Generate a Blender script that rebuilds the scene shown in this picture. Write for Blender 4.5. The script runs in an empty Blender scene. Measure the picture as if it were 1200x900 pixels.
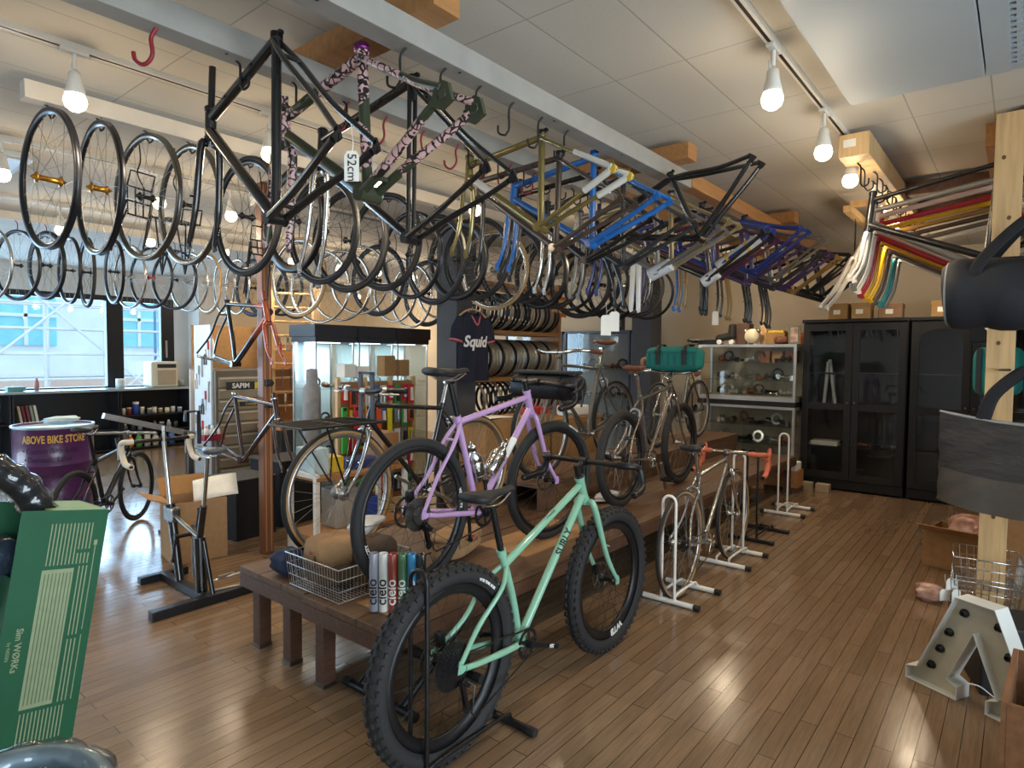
import bpy, bmesh, math, random
from math import sin, cos, pi, radians as RD, sqrt, atan2, acos
from mathutils import Vector as V, Matrix as MX
random.seed(7)
SC = bpy.context.scene
COL = SC.collection
D = bpy.data

# ---------------------------------------------------------------- mesh builder
def frame_of(d):
    d = d.normalized()
    u = V((0, 0, 1)) if abs(d.z) < .9 else V((1, 0, 0))
    a = d.cross(u).normalized()
    return a, d.cross(a).normalized()

class MB:
    def __init__(s):
        s.v = []; s.f = []; s.mi = []; s.sm = []; s.T = MX.Identity(4)
    def add(s, vs, fs, m=0, sm=True):
        b = len(s.v); T = s.T
        s.v += [tuple(T @ V(p)) for p in vs]
        for f in fs:
            s.f.append([b + i for i in f]); s.mi.append(m); s.sm.append(sm)
        return s
    def tube(s, pts, r, n=8, m=0, closed=False, caps=True, flat=None, sm=True):
        pts = [V(p) for p in pts]; k = len(pts)
        rs = r if isinstance(r, (list, tuple)) else [r] * k
        vs = []; a = b = None
        for i, p in enumerate(pts):
            if closed: t = pts[(i + 1) % k] - pts[i - 1]
            else: t = pts[min(i + 1, k - 1)] - pts[max(i - 1, 0)]
            if t.length < 1e-9: t = V((0, 0, 1))
            t.normalize()
            if a is None:
                if flat is not None:
                    a = V(flat); a = (a - t * a.dot(t)).normalized(); b = t.cross(a)
                else: a, b = frame_of(t)
            else:
                a = a - t * a.dot(t)
                if a.length < 1e-6: a, b = frame_of(t)
                a.normalize(); b = t.cross(a)
            q = rs[i]
            ra, rb = q if isinstance(q, (list, tuple)) else (q, q)
            for j in range(n):
                w = 2 * pi * j / n
                vs.append(p + a * (cos(w) * ra) + b * (sin(w) * rb))
        fs = []
        for i in range(k if closed else k - 1):
            i2 = (i + 1) % k
            for j in range(n):
                j2 = (j + 1) % n
                fs.append((i * n + j, i * n + j2, i2 * n + j2, i2 * n + j))
        s.add(vs, fs, m, sm)
        if caps and not closed:
            s.add(vs[:n], [tuple(range(n))[::-1]], m, False); s.add(vs[-n:], [tuple(range(n))], m, False)
        return s
    def box(s, c, d, m=0, rz=0, R=None, ch=0):
        x, y, z = d[0] / 2, d[1] / 2, d[2] / 2
        R = R if R is not None else MX.Rotation(rz, 3, 'Z')
        c = V(c)
        if ch <= 0:
            vs = [c + R @ V((i * x, j * y, k * z)) for i in (-1, 1) for j in (-1, 1) for k in (-1, 1)]
            return s.add(vs, [(0, 1, 3, 2), (4, 6, 7, 5), (0, 4, 5, 1), (2, 3, 7, 6), (0, 2, 6, 4), (1, 5, 7, 3)], m, False)
        bm = bmesh.new(); bmesh.ops.create_cube(bm, size=1)
        for v in bm.verts: v.co = V((v.co.x * d[0], v.co.y * d[1], v.co.z * d[2]))
        bmesh.ops.bevel(bm, geom=bm.edges[:], offset=ch, segments=2, affect='EDGES', profile=.6)
        bm.verts.index_update()
        s.add([c + R @ v.co for v in bm.verts], [[v.index for v in f.verts] for f in bm.faces], m, False); bm.free()
        return s
    def lathe(s, prof, c=(0, 0, 0), ax=(0, 0, 1), n=24, m=0, closed=False, sm=True):
        ax = V(ax).normalized(); a, b = frame_of(ax); c = V(c); vs = []; k = len(prof)
        for r, h in prof:
            for j in range(n):
                w = 2 * pi * j / n
                vs.append(c + ax * h + a * (r * cos(w)) + b * (r * sin(w)))
        fs = []
        for i in range(k if closed else k - 1):
            i2 = (i + 1) % k
            for j in range(n):
                j2 = (j + 1) % n
                fs.append((i * n + j, i * n + j2, i2 * n + j2, i2 * n + j))
        s.add(vs, fs, m, sm)
        if not closed:
            if prof[0][0] > 1e-5: s.add(vs[:n], [tuple(range(n))[::-1]], m, False)
            if prof[-1][0] > 1e-5: s.add(vs[-n:], [tuple(range(n))], m, False)
        return s
    def cyl(s, p, q, r, n=12, m=0, r2=None): return s.tube([p, q], [r, r if r2 is None else r2], n, m)
    def ball(s, c, r, n=12, m=0, sc=(1, 1, 1)):
        vs = []; fs = []; h = n // 2; c = V(c)
        for i in range(h + 1):
            t = pi * i / h
            for j in range(n):
                w = 2 * pi * j / n
                vs.append(c + V((sc[0] * r * sin(t) * cos(w), sc[1] * r * sin(t) * sin(w), sc[2] * r * cos(t))))
        for i in range(h):
            for j in range(n):
                j2 = (j + 1) % n
                fs.append((i * n + j, (i + 1) * n + j, (i + 1) * n + j2, i * n + j2))
        return s.add(vs, fs, m)
    def prism(s, poly, o, u, v, t, m=0, sm=False):
        # polygon (2d list) in plane o + u*x + v*y, thickness t along u x v (centred)
        u = V(u); v = V(v); o = V(o); w = u.cross(v).normalized() * (t / 2); k = len(poly)
        vs = [o + u * x + v * y - w for x, y in poly] + [o + u * x + v * y + w for x, y in poly]
        fs = [tuple(range(k))[::-1], tuple(range(k, 2 * k))]
        fs += [(i, (i + 1) % k, k + (i + 1) % k, k + i) for i in range(k)]
        return s.add(vs, fs, m, sm)
    def grid(s, fn, nu, nv, m=0, sm=True):
        vs = [fn(i / nu, j / nv) for j in range(nv + 1) for i in range(nu + 1)]
        fs = [(j * (nu + 1) + i, j * (nu + 1) + i + 1, (j + 1) * (nu + 1) + i + 1, (j + 1) * (nu + 1) + i) for j in range(nv) for i in range(nu)]
        return s.add(vs, fs, m, sm)
    def mesh(s, name, mats):
        me = D.meshes.new(name); me.from_pydata(s.v, [], s.f); me.update()
        for mt in (mats if isinstance(mats, (list, tuple)) else [mats]): me.materials.append(mt)
        me.polygons.foreach_set('material_index', s.mi); me.polygons.foreach_set('use_smooth', s.sm)
        return me
    def build(s, name, mats, parent=None, loc=None, rot=None, **k):
        return put(name, s.mesh(name, mats), parent, loc, rot, **k)

def put(name, me, parent=None, loc=None, rot=None, label=None, cat=None, group=None, kind=None):
    o = D.objects.new(name, me); COL.objects.link(o)
    if parent: o.parent = parent
    if loc is not None: o.location = loc
    if rot is not None: o.rotation_euler = rot
    return tag(o, label, cat, group, kind)
def tag(o, label=None, cat=None, group=None, kind=None):
    if label: o['label'] = label
    if cat: o['category'] = cat
    if group: o['group'] = group
    if kind: o['kind'] = kind
    return o
def thing(name, label, cat, loc=(0, 0, 0), rz=0, group=None, rot=None):
    o = D.objects.new(name, None); COL.objects.link(o); o.empty_display_size = .05
    o.location = loc; o.rotation_euler = rot if rot is not None else (0, 0, rz)
    return tag(o, label, cat, group)
def dup(root, loc=None, rot=None, label=None, group=None, parent=None):
    c = root.copy(); COL.objects.link(c)
    if parent: c.parent = parent
    if loc is not None: c.location = loc
    if rot is not None: c.rotation_euler = rot
    if label: c['label'] = label
    if group: c['group'] = group
    for ch in list(root.children): dup(ch, parent=c)
    return c
def struct(name, mb, mats, parent=None):
    return mb.build(name, mats, parent, kind=None if parent else 'structure')
def arc(c, r, a0, a1, n, u, v):
    c = V(c); u = V(u); v = V(v)
    return [c + u * (r * cos(a0 + (a1 - a0) * i / n)) + v * (r * sin(a0 + (a1 - a0) * i / n)) for i in range(n + 1)]
def smooth(pts, n=6):
    # Catmull-Rom through the points
    P = [V(p) for p in pts]; out = []
    for i in range(len(P) - 1):
        a = P[i - 1] if i else P[0] * 2 - P[1]; b = P[i]; c = P[i + 1]; d = P[i + 2] if i + 2 < len(P) else P[-1] * 2 - P[-2]
        for k in range(n):
            t = k / n
            out.append(.5 * ((2 * b) + (c - a) * t + (2 * a - 5 * b + 4 * c - d) * t * t + (3 * b - a - 3 * c + d) * t ** 3))
    return out + [P[-1]]
def bez(p0, p1, p2, n=8):
    p0, p1, p2 = V(p0), V(p1), V(p2)
    return [p0 * (1 - t) ** 2 + p1 * (2 * t * (1 - t)) + p2 * t * t for t in [i / n for i in range(n + 1)]]

# ---------------------------------------------------------------- lettering
def text_mesh(txt, size, ext=.0006, bold=0, shear=0, res=3, fine=0):
    cu = D.curves.new('lettering', 'FONT'); cu.body = txt; cu.size = size; cu.extrude = ext
    cu.offset = bold; cu.shear = shear; cu.resolution_u = res; cu.align_x = 'CENTER'; cu.align_y = 'CENTER'
    o = D.objects.new('lettering', cu); COL.objects.link(o)
    dg = bpy.context.evaluated_depsgraph_get(); me = D.meshes.new_from_object(o.evaluated_get(dg))
    D.objects.remove(o); D.curves.remove(cu)
    if fine:
        bm = bmesh.new(); bm.from_mesh(me); bmesh.ops.triangulate(bm, faces=bm.faces[:])
        for _ in range(5):
            es = [e for e in bm.edges if e.calc_length() > fine]
            if not es: break
            bmesh.ops.subdivide_edges(bm, edges=es, cuts=1, use_grid_fill=False); bmesh.ops.triangulate(bm, faces=bm.faces[:])
        bm.to_mesh(me); bm.free()
    return me
def lettering(txt, size, o, u, v, mat, parent=None, name='lettering', bold=0, shear=0, ext=.0006, sx=1, **k):
    """flat text centred at o, reading along u, letters up along v"""
    me = text_mesh(txt, size, ext, bold, shear); u = V(u).normalized(); v = V(v); v = (v - u * v.dot(u)).normalized(); w = u.cross(v); o = V(o)
    for q in me.vertices: q.co = o + u * (q.co.x * sx) + v * q.co.y + w * q.co.z
    me.materials.clear(); me.materials.append(mat)
    return put(name, me, parent, **k)
def wrap_text(txt, size, p, d, out, r, mat, parent, name='lettering', bold=0, sx=1):
    """text wrapped on a tube: centre p on the axis, reading along d, facing out"""
    me = text_mesh(txt, size, .0003, bold, fine=r * .45); d = V(d).normalized(); out = V(out); out = (out - d * out.dot(d)).normalized(); up = out.cross(d)
    p = V(p)
    for q in me.vertices:
        a = q.co.y / r; rr = r + .0006 + q.co.z
        q.co = p + d * (q.co.x * sx) + out * (cos(a) * rr) + up * (sin(a) * rr)
    me.materials.clear(); me.materials.append(mat)
    return put(name, me, parent)

# ---------------------------------------------------------------- materials
def lin(c):
    c = c / 255
    return c / 12.92 if c <= .04045 else ((c + .055) / 1.055) ** 2.4
def hexc(h): h = h.lstrip('#'); return tuple(lin(int(h[i:i + 2], 16)) for i in (0, 2, 4)) + (1,)
MATS = {}
def mat(name, col, rough=.5, metal=0, var=.06, scale=30, bump=0, bscale=200, coat=0, spec=.5, alpha=1, trans=0, stretch=None, emit=0, col2=None):
    if name in MATS: return MATS[name]
    m = D.materials.new(name); m.use_nodes = True; nt = m.node_tree; b = nt.nodes['Principled BSDF']
    c = hexc(col)
    tc = nt.nodes.new('ShaderNodeTexCoord'); mp = nt.nodes.new('ShaderNodeMapping'); nz = nt.nodes.new('ShaderNodeTexNoise')
    nt.links.new(tc.outputs['Object'], mp.inputs[0]); nt.links.new(mp.outputs[0], nz.inputs['Vector'])
    if stretch: mp.inputs['Scale'].default_value = stretch
    nz.inputs['Scale'].default_value = scale; nz.inputs['Detail'].default_value = 3
    rp = nt.nodes.new('ShaderNodeValToRGB')
    c2 = hexc(col2) if col2 else None
    rp.color_ramp.elements[0].color = tuple(max(0, x * (1 - var)) for x in c[:3]) + (1,) if not c2 else c
    rp.color_ramp.elements[1].color = tuple(min(1, x * (1 + var)) for x in c[:3]) + (1,) if not c2 else c2
    rp.color_ramp.elements[0].position = .3; rp.color_ramp.elements[1].position = .7
    nt.links.new(nz.outputs[0], rp.inputs[0]); nt.links.new(rp.outputs[0], b.inputs['Base Color'])
    b.inputs['Roughness'].default_value = rough; b.inputs['Metallic'].default_value = metal
    b.inputs['Specular IOR Level'].default_value = spec; b.inputs['Coat Weight'].default_value = coat; b.inputs['Coat Roughness'].default_value = .08
    b.inputs['Alpha'].default_value = alpha; b.inputs['Transmission Weight'].default_value = trans
    if emit: b.inputs['Emission Color'].default_value = c; b.inputs['Emission Strength'].default_value = emit
    if bump:
        n2 = nt.nodes.new('ShaderNodeTexNoise'); n2.inputs['Scale'].default_value = bscale; n2.inputs['Detail'].default_value = 4
        nt.links.new(mp.outputs[0], n2.inputs['Vector'])
        bp = nt.nodes.new('ShaderNodeBump'); bp.inputs['Strength'].default_value = bump; bp.inputs['Distance'].default_value = .01
        nt.links.new(n2.outputs[0], bp.inputs['Height']); nt.links.new(bp.outputs[0], b.inputs['Normal'])
    MATS[name] = m
    return m
def paint(name, col, rough=.25, coat=.6): return mat(name, col, rough, 0, .03, 12, coat=coat)
def glass_mat(name, col='e8f4f2', alpha=.12, rough=.03):
    if name in MATS: return MATS[name]
    m = D.materials.new(name); m.use_nodes = True; nt = m.node_tree; nt.nodes.remove(nt.nodes['Principled BSDF'])
    out = nt.nodes['Material Output']; t = nt.nodes.new('ShaderNodeBsdfTransparent'); g = nt.nodes.new('ShaderNodeBsdfGlossy'); mx = nt.nodes.new('ShaderNodeMixShader')
    fr = nt.nodes.new('ShaderNodeFresnel'); fr.inputs[0].default_value = 1.5
    nz = nt.nodes.new('ShaderNodeTexNoise'); nz.inputs['Scale'].default_value = 3
    ad = nt.nodes.new('ShaderNodeMath'); ad.operation = 'MULTIPLY_ADD'; ad.inputs[1].default_value = .45; ad.inputs[2].default_value = alpha * .12
    t.inputs[0].default_value = hexc(col); g.inputs['Roughness'].default_value = rough
    nt.links.new(fr.outputs[0], ad.inputs[0]); nt.links.new(ad.outputs[0], mx.inputs[0]); nt.links.new(t.outputs[0], mx.inputs[1]); nt.links.new(g.outputs[0], mx.inputs[2])
    nt.links.new(mx.outputs[0], out.inputs[0]); MATS[name] = m
    return m
# ---------------------------------------------------------------- common materials
M_RUBBER = mat('tyre_rubber', '212122', .75, 0, .12, 60, bump=.15, bscale=300)
M_TAN = mat('tan_sidewall', 'b08a58', .7, 0, .1, 60)
M_BLACK = mat('black_anodised', '1b1b1d', .38, .3, .1, 40)
M_MATTE = mat('matte_black', '202022', .6, 0, .1, 40)
M_CHROME = mat('polished_alloy', 'd2d2d0', .16, 1, .04, 20)
M_ALLOY = mat('satin_alloy', 'b4b4b2', .35, 1, .06, 40)
M_STEEL = mat('raw_steel', '8a8a88', .3, 1, .08, 40)
M_DARKST = mat('dark_steel', '46464a', .35, .9, .1, 40)
M_SPOKE = mat('spoke_steel', 'a0a09c', .3, 1, .05, 20)
M_SPOKEB = mat('black_spoke', '2a2a2a', .35, .6, .05, 20)
M_GOLD = mat('gold_anodised', 'c8923a', .3, .9, .06, 40)
M_REDAN = mat('red_anodised', 'b0242c', .3, .8, .06, 40)
M_LEATH = mat('brown_leather', '6a3c26', .5, 0, .15, 40, bump=.1)
M_WHITE = mat('white_enamel', 'e8e8e4', .35, 0, .03, 20)
M_WTXT = mat('white_print', 'e8e8e6', .5, 0, .02, 20)
M_BTXT = mat('black_print', '16160f', .5, 0, .02, 20)
M_PAPER = mat('paper', 'e6e4dc', .8, 0, .04, 20)
M_CARD = mat('cardboard', 'b08c66', .85, 0, .08, 30, bump=.05)
M_KRAFT = mat('kraft_card', '9a7448', .85, 0, .1, 30)
M_PLAST = mat('grey_plastic', '8a8c8c', .5, 0, .06, 20)
M_BLKFAB = mat('black_fabric', '15161b', .85, 0, .2, 14, bump=.3, bscale=500)
M_PINE = mat('pine_wood', 'ccaa7a', .55, 0, .16, 5, stretch=(8, 8, .7), bump=.04, bscale=60)
M_OAKDK = mat('dark_wood', '54382a', .5, 0, .3, 5, stretch=(.8, 8, 8), bump=.06, bscale=60)
M_WOODMID = mat('shelf_wood', 'a87848', .5, 0, .15, 5, stretch=(.8, 8, 8))
M_BLKWOOD = mat('black_stained_wood', '141416', .45, 0, .2, 8, bump=.03)
M_GLASS = glass_mat('clear_glass', 'fafcfb')
M_GLASSG = glass_mat('greenish_glass', 'f8fcfb', .2)
# ---------------------------------------------------------------- room shell
def floor_mat():
    m = D.materials.new('varnished_boards'); m.use_nodes = True; nt = m.node_tree; N = nt.nodes.new; L = nt.links.new; b = nt.nodes['Principled BSDF']
    tc = N('ShaderNodeTexCoord'); br = N('ShaderNodeTexBrick'); L(tc.outputs['Object'], br.inputs['Vector'])
    br.inputs['Scale'].default_value = 1; br.inputs['Brick Width'].default_value = .91; br.inputs['Row Height'].default_value = .066
    br.inputs['Mortar Size'].default_value = .0016; br.inputs['Mortar Smooth'].default_value = .2; br.inputs['Bias'].default_value = 0
    br.offset = .37; br.inputs['Color1'].default_value = (0, 0, 0, 1); br.inputs['Color2'].default_value = (1, 1, 1, 1); br.inputs['Mortar'].default_value = (.5, .5, .5, 1)
    rp = N('ShaderNodeValToRGB'); rp.color_ramp.elements[0].color = hexc('7e664f'); rp.color_ramp.elements[1].color = hexc('917860'); L(br.outputs['Color'], rp.inputs[0])
    mp = N('ShaderNodeMapping'); mp.inputs['Scale'].default_value = (1.6, 26, 1); L(tc.outputs['Object'], mp.inputs[0])
    nz = N('ShaderNodeTexNoise'); nz.inputs['Scale'].default_value = 3; nz.inputs['Detail'].default_value = 6; nz.inputs['Roughness'].default_value = .65; L(mp.outputs[0], nz.inputs['Vector'])
    r2 = N('ShaderNodeValToRGB'); r2.color_ramp.elements[0].color = (.74, .73, .71, 1); r2.color_ramp.elements[1].color = (1.1, 1.09, 1.06, 1); r2.color_ramp.elements[0].position = .3; r2.color_ramp.elements[1].position = .72; L(nz.outputs[0], r2.inputs[0])
    mu = N('ShaderNodeMixRGB'); mu.blend_type = 'MULTIPLY'; mu.inputs[0].default_value = 1; L(rp.outputs[0], mu.inputs[1]); L(r2.outputs[0], mu.inputs[2])
    mg = N('ShaderNodeMixRGB'); mg.inputs[2].default_value = hexc('2c2016'); L(br.outputs['Fac'], mg.inputs[0]); L(mu.outputs[0], mg.inputs[1]); L(mg.outputs[0], b.inputs['Base Color'])
    # worn varnish
    n3 = N('ShaderNodeTexNoise'); n3.inputs['Scale'].default_value = 2.2; n3.inputs['Detail'].default_value = 5; L(tc.outputs['Object'], n3.inputs['Vector'])
    mr = N('ShaderNodeMapRange'); mr.inputs[1].default_value = .3; mr.inputs[2].default_value = .7; mr.inputs[3].default_value = .13; mr.inputs[4].default_value = .24; L(n3.outputs[0], mr.inputs[0]); L(mr.outputs[0], b.inputs['Roughness'])
    ht = N('ShaderNodeMath'); ht.operation = 'MULTIPLY_ADD'; ht.inputs[1].default_value = -1; L(br.outputs['Fac'], ht.inputs[0])
    m4 = N('ShaderNodeMapping'); m4.inputs['Scale'].default_value = (2.5, 14, 1); L(tc.outputs['Object'], m4.inputs[0])
    n4 = N('ShaderNodeTexNoise'); n4.inputs['Scale'].default_value = 1.5; n4.inputs['Detail'].default_value = 2; L(m4.outputs[0], n4.inputs['Vector'])
    L(n4.outputs[0], ht.inputs[2])
    bp = N('ShaderNodeBump'); bp.inputs['Strength'].default_value = .16; bp.inputs['Distance'].default_value = .004; L(ht.outputs[0], bp.inputs['Height']); L(bp.outputs[0], b.inputs['Normal'])
    b.inputs['Specular IOR Level'].default_value = .62
    return m
def ceil_mat():
    m = D.materials.new('ceiling_tiles'); m.use_nodes = True; nt = m.node_tree; N = nt.nodes.new; L = nt.links.new; b = nt.nodes['Principled BSDF']
    tc = N('ShaderNodeTexCoord'); mp = N('ShaderNodeMapping'); mp.inputs['Location'].default_value = (.1, .18, 0); L(tc.outputs['Object'], mp.inputs[0])
    br = N('ShaderNodeTexBrick'); L(mp.outputs[0], br.inputs['Vector']); br.offset = 0
    br.inputs['Scale'].default_value = 1; br.inputs['Brick Width'].default_value = .66; br.inputs['Row Height'].default_value = .33; br.inputs['Mortar Size'].default_value = .004; br.inputs['Mortar Smooth'].default_value = .4
    br.inputs['Color1'].default_value = hexc('c6c2b8'); br.inputs['Color2'].default_value = hexc('c1bdb3'); br.inputs['Mortar'].default_value = hexc('a4a096')
    L(br.outputs['Color'], b.inputs['Base Color']); b.inputs['Roughness'].default_value = .9
    nz = N('ShaderNodeTexNoise'); nz.inputs['Scale'].default_value = 90; nz.inputs['Detail'].default_value = 4; L(tc.outputs['Object'], nz.inputs['Vector'])
    ad = N('ShaderNodeMath'); ad.operation = 'MULTIPLY_ADD'; ad.inputs[1].default_value = -3; L(br.outputs['Fac'], ad.inputs[0]); L(nz.outputs[0], ad.inputs[2])
    bp = N('ShaderNodeBump'); bp.inputs['Strength'].default_value = .35; bp.inputs['Distance'].default_value = .004; L(ad.outputs[0], bp.inputs['Height']); L(bp.outputs[0], b.inputs['Normal'])
    return m
X0, X1, Y0, Y1, ZC = -2.6, 8.5, -2.6, 10.9, 2.74
M_WALLC = mat('cream_wall', 'dccbb0', .85, 0, .03, 4, bump=.03)
M_WALLW = mat('white_wall', 'd2d0cc', .85, 0, .03, 4, bump=.03)
mb = MB(); mb.box(((X0 + X1) / 2, (Y0 + Y1) / 2, -.05), (X1 - X0 + .4, Y1 - Y0 + .4, .1)); struct('floor', mb, floor_mat())
mb = MB(); mb.box(((X0 + X1) / 2, (Y0 + Y1) / 2, ZC + .06), (X1 - X0 + .4, Y1 - Y0 + .4, .12)); struct('ceiling', mb, ceil_mat())
mb = MB(); mb.box((X1 + .1, (Y0 + Y1) / 2, ZC / 2), (.2, Y1 - Y0 + .4, ZC)); struct('wall_back', mb, M_WALLC)
RX0, RX1, RZ0, RZ1 = -2.2, 3.0, .35, 2.35
mb = MB(); mb.box(((X0 + RX0) / 2, Y0 - .1, ZC / 2), (RX0 - X0, .2, ZC)); mb.box(((X1 + RX1) / 2, Y0 - .1, ZC / 2), (X1 - RX1, .2, ZC))
mb.box(((RX0 + RX1) / 2, Y0 - .1, RZ0 / 2), (RX1 - RX0, .2, RZ0)); mb.box(((RX0 + RX1) / 2, Y0 - .1, (RZ1 + ZC) / 2), (RX1 - RX0, .2, ZC - RZ1)); struct('wall_right', mb, M_WALLW)
# left wall with its window opening
WX0, WX1, WZ0, WZ1 = -2.0, 4.58, .93, 2.36
mb = MB()
mb.box(((X0 + WX0) / 2, Y1 + .1, ZC / 2), (WX0 - X0, .2, ZC)); mb.box(((WX1 + 5.3) / 2, Y1 + .1, ZC / 2), (5.3 - WX1, .2, ZC))
mb.box(((WX0 + WX1) / 2, Y1 + .1, WZ0 / 2), (WX1 - WX0, .2, WZ0)); mb.box(((WX0 + WX1) / 2, Y1 + .1, (WZ1 + ZC) / 2), (WX1 - WX0, .2, ZC - WZ1))
struct('wall_left', mb, M_WALLW)
mb = MB(); mb.box(((5.3 + X1) / 2, Y1 + .1, ZC / 2), (X1 - 5.3, .2, ZC)); struct('wall_far', mb, M_WALLC)
M_WFR = mat('black_window_frame', '17181c', .4, .2, .1, 20)
mb = MB()
for x, w in ((WX1 - .1, .2), (3.71, .23), (1.9, .1), (0, .1), (WX0 + .05, .1)): mb.box((x, Y1 + .06, (WZ0 + WZ1) / 2), (w, .1, WZ1 - WZ0))
mb.box(((WX0 + WX1) / 2, Y1 + .061, WZ1 - .04), (WX1 - WX0, .098, .08)); mb.box(((WX0 + WX1) / 2, Y1 + .061, WZ0 + .02), (WX1 - WX0, .098, .04))
mb.box((4.45, Y1 + .0, 1.55), (.03, .03, .28), 1)
w = struct('window_1', mb, [M_WFR, M_ALLOY])
mb = MB(); mb.box(((WX0 + WX1) / 2, Y1 + .08, (WZ0 + WZ1) / 2), (WX1 - WX0 - .02, .006, WZ1 - WZ0 - .02)); mb.build('window_pane', M_GLASS, w)
# storefront side behind the photographer
mb = MB(); FZ0, FZ1 = .35, 2.3
mb.box((X0 - .1, (Y0 + Y1) / 2, FZ0 / 2), (.2, Y1 - Y0 + .4, FZ0)); mb.box((X0 - .1, (Y0 + Y1) / 2, (FZ1 + ZC) / 2), (.2, Y1 - Y0 + .4, ZC - FZ1))
mb.box((X0 - .1, (Y0 + 6.6) / 2 - .05, (FZ0 + FZ1) / 2), (.2, 6.6 - Y0 + .1, FZ1 - FZ0)); mb.box((X0 - .1, Y1, (FZ0 + FZ1) / 2), (.2, .3, FZ1 - FZ0))
struct('wall_front', mb, M_WALLW)
mb = MB()
for a, b in ((6.6, Y1 - .15),):
    mb.box((X0 - .1, (a + b) / 2, FZ0 + .03), (.08, b - a, .06)); mb.box((X0 - .1, (a + b) / 2, FZ1 - .03), (.08, b - a, .06))
    for k in (0, .5, 1): mb.box((X0 - .1, a + (b - a) * k, (FZ0 + FZ1) / 2), (.078, .06, FZ1 - FZ0))
w = struct('window_2', mb, M_WFR)
mb = MB(); mb.box((X0 - .1, (6.6 + Y1 - .15) / 2, (FZ0 + FZ1) / 2), (.006, Y1 - 6.8, FZ1 - FZ0 - .02)); mb.build('window_pane', M_GLASS, w)
mb = MB()
for z in (RZ0 + .03, RZ1 - .03): mb.box(((RX0 + RX1) / 2, Y0 - .1, z), (RX1 - RX0, .08, .06))
for k in range(4): mb.box((RX0 + .03 + (RX1 - RX0 - .06) * k / 3, Y0 - .1, (RZ0 + RZ1) / 2), (.06, .078, RZ1 - RZ0))
w = struct('window_3', mb, M_WFR)
mb = MB(); mb.box(((RX0 + RX1) / 2, Y0 - .1, (RZ0 + RZ1) / 2), (RX1 - RX0 - .02, .006, RZ1 - RZ0 - .02)); mb.build('window_pane', M_GLASS, w)
mb = MB(); mb.box((5.05, Y1 - .2, ZC / 2), (.5, .4, ZC)); struct('trim_1', mb, M_WALLW)
# two dark columns
M_COL = mat('charcoal_column', '4a4c52', .6, 0, .06, 6)
mb = MB(); mb.box((4.42, 4.28, ZC / 2), (.27, .27, ZC), ch=.006); struct('trim_2', mb, M_COL)
mb = MB(); mb.box((7.95, 4.05, ZC / 2), (.3, .3, ZC), ch=.006); struct('trim_3', mb, M_COL)
# window head trim
mb = MB(); mb.box((1.3, Y1 - .02, WZ1 + .05), (6.6, .04, .06)); struct('trim_4', mb, M_WALLW)

# ---------------------------------------------------------------- ceiling fittings
M_BEAM = mat('painted_beam', '989690', .7, 0, .08, 9, bump=.05)
M_RAIL = mat('white_rail', 'cfc8bc', .7, 0, .05, 9)
def beam(label, y, x0, x1, z, h=.09, w=.09, m=M_BEAM):
    mb = MB(); mb.box(((x0 + x1) / 2, y, z + h / 2), (x1 - x0, w, h), ch=.004)
    for x in [x0 + .3 + .6 * i for i in range(int((x1 - x0 - .3) / .6))]: mb.cyl((x, y - .02, z + .0005), (x, y - .02, z - .001), .006, 8, 1)
    tag(mb.build('ceiling_beam', [m, M_DARKST]), label, 'beam', 'beams under the ceiling')
beam('pale grey painted beam nearest the camera that holds bicycle frames', 1.655, -.4, 3.72, 2.53)
beam('pale grey painted beam behind the nearest one, with black and red hooks', 2.19, -.4, 3.72, 2.53)
beam('bare pine beam carrying bicycle frames beyond the grey one nearest the camera', 1.655, 3.73, 7.6, 2.54, m=M_WOODMID)
beam('bare pine beam carrying bicycle frames beyond the far grey one', 2.19, 3.73, 7.6, 2.54, m=M_WOODMID)
beam('white painted rail from which the long row of wheels hangs', 3.46, .83, 8.0, 2.61, .08, .08, M_RAIL)
beam('white rail with bare wheels hanging before the window', 7.0, .2, 4.4, 2.66, .07, .07, M_RAIL)
beam('white rail with silver rims between wheel row and glass towers', 4.75, 2.6, 8.0, 2.66, .07, .07, M_RAIL)
for i, (x, lb) in enumerate(((1.5, 'pine joist end laid over both frame beams, nearest the camera'), (3.47, 'pine joist laid over the frame beams in the middle of the row'), (5.6, 'pine joist laid over the frame beams at the far end'))):
    mb = MB(); mb.box((x, 1.93, 2.665), (.12, .86, .09), ch=.003); tag(mb.build('joist', M_WOODMID), lb, 'joist', 'joists over the frame beams')
# air conditioner cassette
M_AC = mat('pale_panel', 'a6b0b6', .5, 0, .02, 3)
ac = thing('air_conditioner', 'large pale ceiling air conditioner panel with slotted grille at upper right', 'air conditioner', (2.5, -.1, ZC))
mb = MB(); mb.box((0, .515, -.03), (1.66, .51, .06), ch=.006); mb.build('panel', M_AC, ac)
mb = MB(); mb.box((0, -.295, -.012), (1.66, 1.08, .02)); mb.build('backing', mat('dark_void', '202226', .8), ac)
mb = MB(); mb.box((0, .215, -.035), (1.66, .08, .05)); mb.box((.81, -.3, -.03), (.05, 1.1, .05)); mb.box((-.81, -.3, -.03), (.05, 1.1, .05)); mb.box((0, -.83, -.035), (1.66, .08, .05))
for i in range(9): mb.box((0, .15 - i * .115, -.047), (1.6, .014, .014))
for i in range(33): mb.box((-.78 + i * .0487, -.3, -.05), (.021, 1.0, .012))
mb.build('grille', M_AC, ac)
# recessed panel far left
lp = thing('ceiling_light', 'unlit square panel light in the ceiling at far left', 'ceiling light', (.92, 5.2, ZC))
mb = MB(); mb.box((0, 0, -.02), (.62, .62, .04), ch=.008); mb.build('frame', M_AC, lp)
mb = MB(); mb.box((0, 0, -.043), (.54, .54, .006)); mb.build('diffuser', mat('diffuser', 'b8bfca', .4), lp)
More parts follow.
